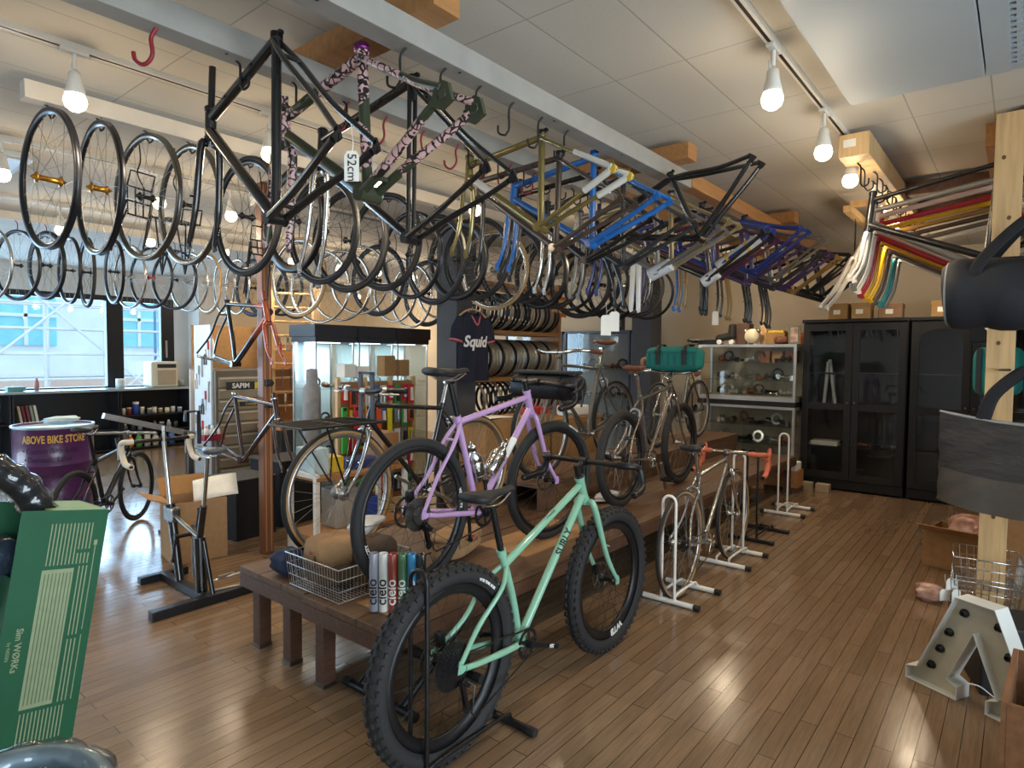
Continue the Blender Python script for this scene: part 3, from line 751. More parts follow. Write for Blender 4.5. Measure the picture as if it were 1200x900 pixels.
    if g('wheel').get('disc'):
        for p in (G['RA'] + V((.02, ow_r / 2 - .012, .07)),):
            mb = MB(); mb.box(p, (.035, .03, .055), 0, ch=.006); shift(mb, 'brake_caliper', [M_BLACK])
        mb = MB(); mb.box(G['FA'] + V((-.05, g('wheel').get('ow', .1) / 2 - .012, .055)), (.035, .03, .055), 0, ch=.006); shift(mb, 'brake_caliper', [M_BLACK], rot=SR)
    if g('rim_brake'):
        for p, rr in ((G['RA'].lerp(G['ST'], .72), None), (G['HB'] - ax * .05 + G['n'] * .02, SR)):
            mb = MB()
            for sd in (-1, 1): mb.tube(smooth([p + V((0, 0, .03)), p + V((0, sd * .035, .01)), p + V((0, sd * .03, -.04))], 3), [(.006, .009)] * 7, 8, flat=(1, 0, 0))
            mb.cyl(p + V((-.02, 0, .0)), p + V((.02, 0, 0)), .006, 8)
            shift(mb, 'brake_caliper', [g('rim_brake')], rot=rr)
    return root, G, off, so + off, SR
# ---------------------------------------------------------------- the bicycles
M_MINT = paint('mint_paint', '84b79d'); M_LILAC = paint('lilac_paint', 'b896c6')
def part_of(root, nm): return [c for c in root.children if c.name.split('.')[0] == nm][0]
ZB, ZS = .42, .61   # bench top, top of the raised step
# mint mountain bike at the front
P = dict(R=.365, fm=M_MINT, geo=dict(cs=.43, drop=.06, sa=73.5, st=.43, reach=.45, stack=.62, hl=.115, ha=68, rake=.05),
    fr=dict(tt=.0165, dt=.0185, stt=.0165, ht=.022, ss=.0095, cst=.012, bend=True, ttdrop=.07), fk=dict(leg=.016, tip=.010, crown=.02),
    wheel=dict(Rr=.295, tw=.072, knob=54, depth=.042, rw=.036, ow=.11, disc=.08, cr=.092, cn=11, big=.5, seg=80),
    post=.19, sl=.275, sw=.145, stem=.06, sang=.5, spacer=.03, bar=('drop', dict(w=.50, drop=.10, reach=.07, flare=28)), tape=.18, cang=-20, ring=.064, derail=1, dl=.10, chg=.45, cl=.172)
bk, G, off, so, SR = build_bike('bicycle', 'mint green fat tyred bicycle with black drop bars on the floor', (1.61, 1.60, 0), 0, P)
fr_ = part_of(bk, 'frame'); dd = (G['HB'] - G['BB']).normalized()
wrap_text('SURLY', .046, off + G['BB'].lerp(G['HB'] + G['d'] * .03, .64), (G['HB'] + G['d'] * .03 - G['BB']), (-.25, -1, .3), .0193, M_BTXT, fr_, bold=.0012)
o = wrap_text('Lowside', .020, off + (G['ST'] - G['s'] * .07).lerp(G['HT'], .55), (G['HT'] - G['ST']), (0, -1, .2), .0165, M_BTXT, fr_)
mb = MB(); mb.box(off + V((.0, -.088, -.0)) + V((.15, 0, -.055)), (.05, .002, .016), 0, R=MX.Rotation(RD(20), 3, 'Y'))
ck = part_of(bk, 'crankset'); o = lettering('NX', .022, off + V((cos(RD(-20)) * .125, -.0862, sin(RD(-20)) * .125)), (cos(RD(-20)), 0, sin(RD(-20))), (0, 0, 1), M_WTXT, ck, bold=.0006)
def arc_text(txt, size, R, a0, y, mt, parent, flip=False, bold=.0006):
    """letters around a wheel, on its -y flank, centred at angle a0"""
    me = text_mesh(txt, size, .0003, bold, fine=.02)
    for q in me.vertices:
        a = a0 - q.co.x / R; r = R + q.co.y
        q.co = V((cos(a) * r, y - q.co.z, sin(a) * r))
    me.materials.clear(); me.materials.append(mt)
    return put('lettering', me, parent)
whs = [c for c in bk.children if c.name.split('.')[0] == 'wheel']
arc_text('WTB', .050, .276, RD(-78), -.0196, M_WTXT, part_of(whs[1], 'rim'), bold=.002)
arc_text('WTB TRAIL BOSS', .014, .318, RD(55), -.0375, M_WTXT, part_of(whs[0], 'tire'))
# lilac gravel bike on the lower bench
def bottle(root, p, d, nm='bottle', r=.036, L=.17):
    mb = MB(); mb.lathe([(.0, 0), (r - .004, 0), (r, .004), (r, L * .6), (r - .002, L * .62), (r, L * .64), (r, L * .78), (.02, L * .92), (.016, L), (.018, L), (.018, L + .02), (.008, L + .024), (.008, L + .04), (0, L + .04)], c=p, ax=d, n=24)
    for k in (.18, .24, .30): mb.lathe([(r + .0006, L * k), (r + .0006, L * k + .005)], c=p, ax=d, n=24, m=1)
    return mb.build('bottle', [M_CHROME, M_DARKST], root)
def cage(root, p, d, out, m=M_ALLOY):
    d = V(d).normalized(); out = V(out).normalized(); sd = d.cross(out); p = V(p); mb = MB(); r = .039
    for h in (.03, .10):
        mb.tube([p + d * h + out * (r * cos(a)) + sd * (r * sin(a)) for a in [RD(200) + RD(320) * i / 14 for i in range(15)]], .002, 6)
    for a in (RD(150), RD(210), RD(40), RD(-40)): mb.tube([p + d * -.005 + out * (r * cos(a)) + sd * (r * sin(a)), p + d * .12 + out * (r * cos(a)) + sd * (r * sin(a))], .003, 6)
    return mb.build('bottle_cage', m, root)
P = dict(R=.352, fm=M_LILAC, geo=dict(cs=.435, drop=.07, sa=73, st=.52, reach=.40, stack=.60, hl=.13, ha=71.5, rake=.05), steer=RD(-8),
    fr=dict(tt=.0155, dt=.0180, stt=.0155, ht=.021, ss=.0095, cst=.012, ttdrop=.03), fk=dict(leg=.0145, tip=.010, crown=.02),
    wheel=dict(Rr=.305, tw=.048, knob=0, depth=.024, rw=.028, ow=.1, disc=.075, cr=.078, cn=10, big=.4, cm=M_STEEL, seg=80),
    post=.17, stem=.09, sang=.1, spacer=.02, bar=('drop', dict(w=.44, drop=.11, reach=.075, flare=14)), tape=.2, levers='drop', cang=100, ring=.072, dl=.085)
bk, G, off, so, SR = build_bike('bicycle', 'lilac bicycle with steel bottles and a black handlebar bag on the bench', (1.93, 2.13, ZB), 0, P)
s = G['s']; n_ = V((s.z, 0, -s.x)); p = off + s * .15 + n_ * .058; bottle(bk, p, s); cage(bk, p, s, n_)
d2 = (G['HB'] - G['BB']).normalized(); n2 = V((-d2.z, 0, d2.x)); p = off + d2 * .20 + n2 * .062; bottle(bk, p, d2); cage(bk, p, d2, n2)
fr_ = part_of(bk, 'frame'); mb = MB(); mb.tube([off + G['BB'].lerp(G['HB'] + G['d'] * .03, .5), off + G['BB'].lerp(G['HB'] + G['d'] * .03, .68)], .0185, 16); o = mb.build('decal', M_WTXT, fr_); o['label'] = 'white band on the lilac down tube'
whs = [c for c in bk.children if c.name.split('.')[0] == 'wheel']
arc_text('VELOCITY', .022, .293, RD(205), -.0149, M_WTXT, part_of(whs[0], 'rim')); arc_text('VELOCITY', .022, .293, RD(5), -.0149, M_WTXT, part_of(whs[0], 'rim'))
arc_text('TERAVAIL', .022, .330, RD(62), -.0230, M_WTXT, part_of(whs[1], 'tire'))
def soft_bag(mb, c, d, m=0, wob=.06, n=10, rz=0, puff=.35, seed=1):
    """pillow shaped bag"""
    rr = random.Random(seed); ph = [rr.uniform(0, 6) for _ in range(6)]; c = V(c); R = MX.Rotation(rz, 3, 'Z')
    def sq(a): return (abs(a) ** puff) * (1 if a >= 0 else -1)
    vs = []; fs = []; NU, NV = 28, 16
    for i in range(NV + 1):
        t = pi * i / NV - pi / 2
        for j in range(NU):
            w = 2 * pi * j / NU
            x = sq(cos(t)) * sq(cos(w)); y = sq(cos(t)) * sq(sin(w)); z = sq(sin(t))
            k = 1 + wob * (sin(5 * x + ph[0]) * sin(4 * y + ph[1]) + .6 * sin(9 * z + ph[2] + 3 * x))
            vs.append(c + R @ V((x * d[0] / 2 * k, y * d[1] / 2 * k, z * d[2] / 2 * (1 + wob * .5 * sin(6 * x + ph[3])))))
    for i in range(NV):
        for j in range(NU):
            j2 = (j + 1) % NU; fs.append((i * NU + j, i * NU + j2, (i + 1) * NU + j2, (i + 1) * NU + j))
    mb.add(vs, fs, m); return mb
M_NYL = mat('black_nylon', '1a1b20', .55, 0, .15, 20, bump=.12, bscale=300)
bc = so + V((1.93 + .12, 2.13, ZB - .02))
t = thing('handlebar_bag', 'black roll bag strapped to the handlebar of the lilac bicycle', 'bag', bc)
mb = MB(); mb.tube([(0, -.235, -.01), (0, -.225, -.01), (0, -.1, -.01), (0, .1, -.01), (0, .225, -.01), (0, .235, -.01)], [.045, .068, .074, .074, .068, .045], 20); mb.build('bag_body', M_NYL, t)
mb = MB(); mb.box((.0, 0, .074), (.10, .42, .02), ch=.008); mb.box((.074, 0, -.01), (.008, .3, .09), ch=.003); mb.build('flap', M_MATTE, t)
for y in (-.12, .12):
    mb = MB(); mb.tube([(cos(a) * .077, y, sin(a) * .077 - .01) for a in [2 * pi * i / 16 for i in range(16)]], [(.002, .012)] * 16, 6, closed=True, flat=(1, 0, 0)); mb.box((.078, y, .03), (.012, .03, .02)); mb.build('strap', M_BLACK, t)
# black touring bicycle with a porteur rack, facing the window end
M_TBLK = paint('touring_black', '18191b'); M_SLV = mat('silver_dynamo', 'c8c8c6', .3, .9)
wt = dict(Rr=.311, tw=.036, wall=1, depth=.02, rw=.022, ow=.1, rm=M_ALLOY, sm=M_SPOKE, hm=M_ALLOY, n=32, big=.3, cr=.06, seg=72)
wf = dict(wt); wf.update(big=2.2, hm=M_SLV)
P = dict(R=.346, fm=M_TBLK, geo=dict(cs=.44, drop=.075, sa=73, st=.53, reach=.37, stack=.56, hl=.15, ha=71.5, rake=.06), fr=dict(tt=.0135, dt=.015, stt=.0145, ht=.0175, ss=.0075, cst=.0095), fkm=M_CHROME, fk=dict(leg=.0125, tip=.007),
    wheel=wt, fwheel=wf, post=.13, stem=.08, sang=.35, spacer=.0, quill=.011, stm=M_ALLOY, bar=('flat', dict(w=.56, sweep=.05, rise=.01)), bm=M_DARKST, tape=.72, tapename='grip', taper=.016, levers='flat', lm=M_ALLOY, cang=30, ring=.08, rgm=M_ALLOY, ckm=M_ALLOY, pm=M_CHROME, rim_brake=M_ALLOY)
bk, G, off, so, SR = build_bike('bicycle', 'black touring bicycle with a front platform rack, facing left on the bench', (3.02, 2.77, ZB), pi, P)
mb = MB(); fa = G['FA'] + off; cx = fa.x + .02; z0 = fa.z + .375
for y in (-.155, -.11, -.055, 0, .055, .11, .155): mb.tube([(cx - .20, y, z0), (cx + .30, y, z0)], .0055 if abs(y) < .15 else .007, 8)
for x in (-.20, .05, .30): mb.tube([(cx + x, -.155, z0), (cx + x, .155, z0)], .006, 8)
for sd in (-1, 1):
    for x in (-.08, .16): mb.tube([(cx + x, sd * .14, z0), (cx + .0, sd * .065, fa.z + .05)], .005, 8)
mb.tube([(cx - .20, 0, z0), (cx - .26, 0, z0 - .04)], .006, 8)
mb.build('front_rack', M_BLACK, bk)
mb = MB()
for y in (-.05, .05): mb.box((cx - .19, y, z0 + .13), (.012, .028, .26), ch=.003)
mb.box((cx - .19, 0, z0 + .255), (.012, .128, .014)); o = mb.build('rack_backstop', mat('slate_strap', '44474e', .6), bk)
# grey city bicycle on the raised step, facing left
wg = dict(Rr=.311, tw=.034, depth=.018, rw=.022, ow=.1, rm=M_ALLOY, sm=M_SPOKE, hm=M_ALLOY, n=28, cr=.05, seg=64)
M_GREYP = mat('grey_bicycle_paint', '5c574e', .35, .2, .05, 8, coat=.4)
P = dict(R=.345, fm=M_GREYP, geo=dict(cs=.43, drop=.07, sa=73, st=.56, reach=.40, stack=.58, hl=.20, ha=72, rake=.05), fr=dict(tt=.0125, dt=.016, stt=.018, ht=.0175, ss=.008), fkm=M_GREYP,
    wheel=wg, post=.14, stem=.06, sang=.2, spacer=.03, quill=.011, stm=M_CHROME, bar=('sweep', dict(w=.52)), bm=M_CHROME, tape=.68, tapename='grip', tpm=M_LEATH, plug=M_LEATH, sdm=M_LEATH, pm=M_CHROME, cang=60, pedals=1, pdm=M_ALLOY, ckm=M_ALLOY, rgm=M_ALLOY, derail=0, ring=.075, chg=.9, rim_brake=M_ALLOY)
bk, G, off, so, SR = build_bike('bicycle', 'grey city bicycle with swept chrome handlebar and brown saddle on the raised step', (4.68, 2.67, ZS), pi, P)
# bronze bicycle with fat black tyres, facing right
wb = dict(Rr=.292, tw=.058, knob=0, depth=.022, rw=.03, ow=.1, rm=M_BLACK, sm=M_SPOKE, hm=M_ALLOY, n=28, cr=.06, seg=72)
M_BRONZ = mat('bronze_grey_paint', '8a8078', .25, .7, .05, 8, coat=.5)
P = dict(R=.348, fm=M_BRONZ, geo=dict(cs=.44, drop=.06, sa=72.5, st=.52, reach=.40, stack=.58, hl=.12, ha=71, rake=.05), fr=dict(tt=.0135, dt=.0155, stt=.0145, ht=.018, ss=.008), fk=dict(leg=.013),
    wheel=wb, post=.16, stem=.07, sang=.6, spacer=.02, quill=.011, stm=M_CHROME, bar=('sweep', dict(w=.56)), bm=M_CHROME, tape=.7, tapename='grip', tpm=M_LEATH, plug=M_LEATH, sdm=M_LEATH, rlm=M_CHROME, pm=M_CHROME, cang=-65, pedals=1, ckm=M_CHROME, rgm=M_ALLOY, drm=M_ALLOY, ring=.07, rim_brake=M_ALLOY)
bk, G, off, so, SR = build_bike('bicycle', 'bronze grey bicycle with fat black tyres and brown saddle on the bench', (3.97, 2.20, ZB), RD(2), P)
mb = MB(); q = off + V((.02, -.06, -.02)); mb.box(q + V((.10, -.02, -.12)), (.03, .02, .24), 0, R=MX.Rotation(RD(-25), 3, 'Y'), ch=.004); mb.build('kickstand', M_ALLOY, bk)
M_TEAL = mat('teal_canvas', '0f766e', .75, 0, .12, 14, bump=.25, bscale=400)
bc = so + V((3.97 - .02, 2.20, ZB + .115))
t = thing('saddlebag', 'teal canvas bag with black straps on the handlebar of the bronze bicycle', 'bag', bc, RD(4))
mb = MB(); soft_bag(mb, (0, 0, 0), (.19, .46, .20), wob=.02, puff=.45, seed=4); mb.build('bag_body', M_TEAL, t)
mb = MB()
for k in range(8): mb.box((-.098, -.19 + k * .054, -.012), (.006, .018, .11), ch=.002)
mb.box((-.099, 0, .052), (.006, .42, .012)); mb.box((-.099, 0, -.06), (.006, .42, .012)); mb.build('webbing', mat('teal_webbing', '0b625c', .7), t)
for y in (-.11, .11):
    mb = MB(); mb.tube(smooth([(-.103, y, -.05), (-.104, y, .04), (-.07, y, .104), (.04, y, .112), (.09, y, .07)], 4), [(.003, .017)] * 17, 6, flat=(1, 0, 0)); mb.box((-.108, y, .055), (.014, .045, .03), ch=.004); mb.build('strap', M_NYL, t)
# small chromed bicycle farther along
wsml = dict(Rr=.29, tw=.03, depth=.018, rw=.02, ow=.1, rm=M_ALLOY, sm=M_SPOKE, hm=M_ALLOY, n=24, cr=.05, seg=56)
P = dict(R=.32, fm=M_STEEL, geo=dict(cs=.41, drop=.05, sa=72, st=.53, reach=.36, stack=.55, hl=.13, ha=72, rake=.045), fr=dict(tt=.015, dt=.019, stt=.019), wheel=wsml, fkm=M_CHROME,
    post=.24, stem=.08, bar=('drop', dict(w=.42)), tape=.3, tpm=mat('sand_tape', 'b08060', .7), cang=40, ring=.07, rgm=M_ALLOY, ckm=M_ALLOY)
bk, G, off, so, SR = build_bike('bicycle', 'raw steel bicycle with a tall seat post, farthest along the raised step', (6.62, 2.74, ZS), pi, P)
# silver road bicycle with orange bars on the floor
M_ORNG = mat('coral_bar_tape', 'c4684e', .65, 0, .06, 40, bump=.1)
wr = dict(Rr=.311, tw=.026, wall=1, depth=.018, rw=.02, ow=.1, rm=M_ALLOY, sm=M_SPOKE, hm=M_CHROME, n=28, cr=.045, seg=72)
M_SLVP = mat('silver_bicycle_paint', 'a8a8a4', .18, .85, .04, 8, coat=.5)
P = dict(R=.337, fm=M_SLVP, geo=dict(cs=.41, drop=.07, sa=74, st=.50, reach=.385, stack=.53, hl=.10, ha=73, rake=.045), fr=dict(tt=.013, dt=.0145, stt=.0145, ht=.0165, ss=.0075, cst=.009), fk=dict(leg=.012, tip=.007, crown=.014), fkm=M_CHROME,
    wheel=wr, post=.12, stem=.09, sang=-.1, spacer=.0, quill=.0115, stm=M_CHROME, bar=('drop', dict(w=.46, drop=.14, reach=.09, flare=8)), bm=M_CHROME, tape=.14, tpm=M_ORNG, levers='drop', lm=M_ORNG, sdm=M_MATTE, pm=M_CHROME, rlm=M_CHROME, cang=140, ring=.082, rgm=M_CHROME, ckm=M_CHROME, drm=M_ALLOY, rim_brake=M_CHROME)
bk, G, off, so, SR = build_bike('bicycle', 'silver road bicycle with coral orange handlebar tape in white floor stands', (3.66, 1.61, 0), RD(1), P)

# ---------------------------------------------------------------- floor stands
def floor_stand(label, x, y, mt, h=.72, span=.36, hoop=0, w=.40, rz=0, group=None, cap=M_MATTE):
    t = thing('bicycle_stand', label, 'bicycle stand', (x, y, 0), rz, group); r = .016
    mb = MB()
    for xx in (0, span):
        mb.tube([(xx, -w / 2 + .03, r + .003), (xx, w / 2 - .03, r + .003)], r, 12)
    for yy in (-.045, .045): mb.tube(smooth([(0, yy, r + .02), (.03, yy, .06), (span - .05, yy, .06), (span, yy, r + .02)], 4), .008, 8)
    mb.tube([(span * .85, -.045, .06), (span * .85, .045, .06)], .006, 8)
    mb.build('base', mt, t)
    mb = MB(); k = .042
    mb.tube([(hoop, -k, .03), (hoop, -k, h - k)] + [(hoop, -cos(a) * k, h - k + sin(a) * k) for a in [pi * i / 8 for i in range(1, 8)]] + [(hoop, k, h - k), (hoop, k, .03)], .0085, 10); mb.build('hoop', mt, t)
    for xx in (0, span):
        for yy in (-1, 1): mb = MB(); mb.cyl((xx, yy * (w / 2 - .035), r + .003), (xx, yy * w / 2, r + .003), .0185, 12); mb.build('foot', cap, t)
    return t
floor_stand('black floor stand holding the rear wheel of the mint bicycle', 1.47, 1.60, M_BLACK, .75, .46, w=.34)
floor_stand('white floor stand holding the rear wheel of the silver road bicycle', 3.52, 1.62, M_WHITE, .66, .33, group=None)
floor_stand('white floor stand beside the front wheel of the silver road bicycle', 4.42, 1.62, M_WHITE, .78, .38, hoop=.30)
floor_stand('empty black floor stand between two white ones by the bench', 5.15, 1.66, M_BLACK, .75, .42, w=.36)
floor_stand('empty white floor stand in front of the silver display case', 6.22, 1.72, M_WHITE, .78, .36)

# ---------------------------------------------------------------- benches
M_BTOP = mat('bench_planks', '5f4632', .5, 0, .28, 4, stretch=(.7, 9, 9), bump=.06, bscale=40)
M_BEDGE = mat('bench_edge', '54392a', .5, 0, .3, 5, stretch=(.7, 9, 9), bump=.06, bscale=40)
M_BPALE = mat('bench_inlay', '96734e', .5, 0, .18, 5, stretch=(.7, 9, 9))
def bench(label, x0, x1, y0, y1, z, th=.07, legs=(), inlay=(), planks=3):
    t = thing('bench', label, 'bench', ((x0 + x1) / 2, (y0 + y1) / 2, 0)); cx, cy = (x0 + x1) / 2, (y0 + y1) / 2
    mb = MB(); w = (y1 - y0) / planks
    for k in range(planks): mb.box((0, y0 - cy + w * (k + .5), z - .016), (x1 - x0, w - .004, .032), ch=.003)
    mb.build('bench_top', M_BTOP, t)
    mb = MB(); mb.box((x0 - cx + .012, 0, z - th / 2 - .033), (.024, y1 - y0, th - .002), ch=.003)
    for yy in (y0 - cy + .014, y1 - cy - .014): mb.box((.012, yy, z - th / 2 - .033), (x1 - x0 - .026, .026, th - .002), ch=.003)
    mb.build('apron', M_BEDGE, t)
    if inlay:
        for a, b, c, d in inlay:
            mb = MB(); mb.box(((a + b) / 2 - cx, (c + d) / 2 - cy, z + .002), (b - a, d - c, .006), ch=.002)
            o = mb.build('inlay', M_BPALE, t); o['label'] = 'paler inlaid board'
    for (lx, ly) in legs:
        mb = MB(); mb.box((lx - cx, ly - cy, (z - .035) / 2 + .006), (.065, .065, z - .047), ch=.004); mb.box((lx - cx, ly - cy, .01), (.068, .068, .02), 1); mb.build('leg', [M_BEDGE, M_STEEL], t)
    return t
bench('low dark wooden bench nearest the aisle, holding the lilac bicycle', 1.56, 7.3, 1.88, 2.46, ZB, legs=((1.64, 2.40), (4.6, 1.95), (7.2, 1.95), (7.2, 2.38)), inlay=((1.66, 1.95, 1.96, 2.2), (2.62, 3.36, 2.02, 2.36)))
bench('low worn wooden bench behind the first one, under the touring bicycle', 1.58, 7.3, 2.47, 3.05, ZB, legs=((1.66, 2.70), (1.66, 2.98), (7.2, 2.98)))
st_ = thing('bench_step', 'raised wooden step with open end standing on the benches', 'platform', (5.4, 2.80, ZB))
mb = MB(); mb.box((0, 0, ZS - ZB - .016), (3.9, .52, .032), ch=.003); mb.box((0, -.235, (ZS - ZB) / 2 - .016), (3.86, .03, ZS - ZB - .034), ch=.002); mb.box((0, .235, (ZS - ZB) / 2 - .016), (3.86, .03, ZS - ZB - .034), ch=.002)
mb.build('boards', M_BTOP, st_)
# trestle under the aisle end of the bench
t = thing('trestle', 'black folding steel trestle under the near end of the bench', 'trestle', (1.9, 2.1, 0))
mb = MB()
for yy in (-.14, .14):
    mb.tube([(-.20, yy, .02), (.22, yy, .30)], .017, 10); mb.tube([(.20, yy, .02), (-.22, yy, .30)], .017, 10)
for xx in (-.20, .20): mb.tube([(xx, -.2, .02), (xx, .2, .02)], .018, 10)
for xx in (-.2, .2): mb.tube([(xx, -.16, .29), (xx, .16, .29)], .014, 10)
mb.build('folding_legs', M_BLACK, t)
for xx in (-.2, .2):
    for yy in (-.215, .215): mb = MB(); mb.cyl((xx, yy - .02, .021), (xx, yy + .02, .021), .021, 10); mb.build('foot', M_MATTE, t)

# ---------------------------------------------------------------- things on the bench
CAN = [('silver', '9c9eae', M_BTXT, 'cielo'), ('white', 'e4e6e2', M_BTXT, 'cielo'), ('red', '9c3a2c', M_WTXT, 'cielo'), ('green', '4a7a54', M_WTXT, 'cielo'), ('blue', '2f8ec8', M_WTXT, 'cielo'), ('black', '1c1c1e', M_WTXT, 'cielo')]
for i, (n, c, tm, tx) in enumerate(CAN):
    px = V((1.655 + .024 * i, 2.075 - .032 * i, ZB + .005))
    t = thing('sample_tube', '%s painted sample tube standing on the bench end, lettered along its side' % n, 'tube', px, group='painted sample tubes on the bench')
    mb = MB(); mb.lathe([(.0185, 0), (.0195, .002), (.0195, .243), (.0185, .245), (.0165, .245), (.0165, .2)], n=24); mb.build('tube_body', paint('tube_' + n, c), t)
    wrap_text(tx, .058, (0, 0, .085), (0, 0, 1), (-.85, -.5, 0), .0195, tm, t, bold=.001)
t = thing('wire_basket', 'long wire basket on the bench end packed with canvas bags', 'basket', (1.79, 2.43, ZB + .003))
mb = MB(); bx, by = .2, .20
for z, m_ in ((.0, .95), (.05, .97), (.10, 1), (.15, 1.02)): mb.tube([(-bx * m_, -by * m_, z + .003), (bx * m_, -by * m_, z + .003), (bx * m_, by * m_, z + .003), (-bx * m_, by * m_, z + .003)], .0035 if z in (.0, .15) else .0022, 6, closed=True)
for i in range(21):
    k = -1 + i * .1
    for sd in (-1, 1):
        mb.tube([(bx * k * .95, sd * by * .95, .003), (bx * k * 1.02, sd * by * 1.02, .153)], .0014, 5); mb.tube([(sd * bx * .95, by * k * .95, .003), (sd * bx * 1.02, by * k * 1.02, .153)], .0014, 5)
    mb.tube([(bx * k * .95, -by * .95, .003), (bx * k * .95, by * .95, .003)], .0014, 5)
mb.build('wire', M_ALLOY, t)
M_CANV = mat('brown_canvas', '5e4c38', .9, 0, .2, 12, bump=.4, bscale=120); M_CANVT = mat('tan_canvas', '9a7a56', .9, 0, .15, 12, bump=.4, bscale=120)
def canvas_bag(label, c, d, rz, m1, m2, seed, tagc=None):
    t = thing('canvas_bag', label, 'bag', c, rz)
    mb = MB(); soft_bag(mb, (0, 0, d[2] / 2), d, wob=.05, puff=.5, seed=seed); mb.build('bag_body', m1, t)
    mb = MB(); soft_bag(mb, (0, 0, d[2] / 2), [q * 1.045 for q in d], wob=.05, puff=.5, seed=seed); kp = [i for i, f in enumerate(mb.f) if sum(mb.v[j][2] for j in f) / 4 > d[2] * (.60 + .05 * sin(9 * mb.v[f[0]][0] / d[0]))]
    mb.f = [mb.f[i] for i in kp]; mb.mi = [0] * len(kp); mb.sm = [True] * len(kp); o = mb.build('flap', m2, t); o.modifiers.new('thickness', 'SOLIDIFY').thickness = .004
    mb = MB(); mb.box((.02, -d[1] * .5 - .004, d[2] * .74), (.03, .004, .014)); mb.build('label_tag', mat('red_label', 'a03038', .6), t)
    return t
canvas_bag('brown canvas bag with tan flap standing in the wire basket, left', (1.74, 2.47, ZB + .012), (.21, .24, .22), RD(-100), M_CANV, M_CANVT, 3)
canvas_bag('brown waxed canvas bag leaning in the wire basket, right', (1.87, 2.36, ZB + .012), (.17, .22, .20), RD(-80), M_CANV, mat('dark_canvas', '4a3c30', .9, 0, .2, 12, bump=.4), 8)
canvas_bag('tan canvas bag lying on the bench behind the lilac rear wheel', (2.42, 2.34, ZB + .005), (.34, .18, .14), RD(15), M_CANVT, M_CANVT, 12)
t = thing('plastic_bag', 'folded clear plastic bag on top of the wire basket bags', 'plastic bag', (1.98, 2.54, ZB + .21), RD(30)); mb = MB(); soft_bag(mb, (0, 0, .02), (.26, .12, .03), wob=.12, puff=.6, seed=6); mb.build('film', mat('milky_film', 'c8ccd0', .25, 0, .1, 30, bump=.5, bscale=30), t)
t = thing('bundle', 'dark blue bundle of cloth on the bench corner beside the basket', 'cloth', (1.68, 2.76, ZB + .003)); mb = MB(); soft_bag(mb, (0, 0, .06), (.14, .14, .12), wob=.14, puff=.7, seed=9); mb.build('cloth', mat('navy_cloth', '2a3450', .9, 0, .2, 14, bump=.4), t)
t = thing('plastic_bag', 'pale plastic bag of small parts on the bench under the bronze bicycle', 'plastic bag', (4.05, 2.36, ZB + .003)); mb = MB(); soft_bag(mb, (0, 0, .035), (.26, .10, .07), wob=.16, puff=.7, seed=16); mb.build('film', MATS['milky_film'], t)
# ---------------------------------------------------------------- hooks
M_HOOKB = mat('black_hook', '1e1e20', .5, .2, .05, 20); M_HOOKR = mat('red_vinyl_hook', '8e2430', .45, 0, .05, 20)
_hk = {}
ORD = 'first second third fourth fifth sixth seventh eighth ninth tenth eleventh twelfth thirteenth fourteenth fifteenth sixteenth seventeenth eighteenth nineteenth twentieth twenty-first twenty-second twenty-third twenty-fourth twenty-fifth twenty-sixth twenty-seventh twenty-eighth twenty-ninth thirtieth'.split()
def hook_mesh(key, L, w, m, r=.0045, style=0):
    def f():
        mb = MB()
        if style == 0:  # S shaped wire, opening towards -y
            mb.tube(smooth([(0, .008, .03), (0, .01, 0), (0, -.012, -L * .25), (0, -.012, -L * .85), (0, -.02, -L), (0, -w * .6, -L - .01), (0, -w - .005, -L), (0, -w - .008, -L + .03)], 5), r, 8)
        else:           # round vinyl hook
            mb.tube(smooth([(0, .02, .03), (0, .014, 0), (0, -.006, -L * .3), (0, -.002, -L * .68), (0, -.010, -L * .88), (0, -.027, -L), (0, -w * .9, -L * .99), (0, -w - .012, -L * .86), (0, -w - .016, -L * .66)], 5), r, 10)
        return mb.mesh('hook', m)
    return cached(('hook', key), f)
def hook(x, y, z, key, L, w, m, label, group, rz=0, r=.0045, style=0):
    _hk[group] = _hk.get(group, -1) + 1
    label = label.replace('#', ORD[_hk[group] % len(ORD)])
    o = put('hook', hook_mesh(key, L, w, m, r, style), None, (x, y, z), (0, 0, rz)); return tag(o, label, 'hook', group)
for x in (1.45, 1.64, 1.83, 2.03, 2.23, 2.43): hook(x, 1.655, 2.535, 'bk', .125, .05, M_HOOKB, 'empty black steel hook under the nearest grey beam, # along it', 'empty black hooks on the nearest beam', RD(212))
o = hook(.87, 2.19, 2.535, 'bigr', .115, .05, M_HOOKR, 'large red hook hanging alone at the top left of the photo', 'red hook', RD(215), .0065, 1); del o['group']
for x in (1.61, 1.81, 2.03, 2.26, 2.46, 2.67, 2.88): hook(x, 2.19, 2.535, 'rd', .12, .05, M_HOOKR, 'red vinyl hook under the second grey beam, # along it', 'red hooks on the second beam', RD(205), .005, 1)

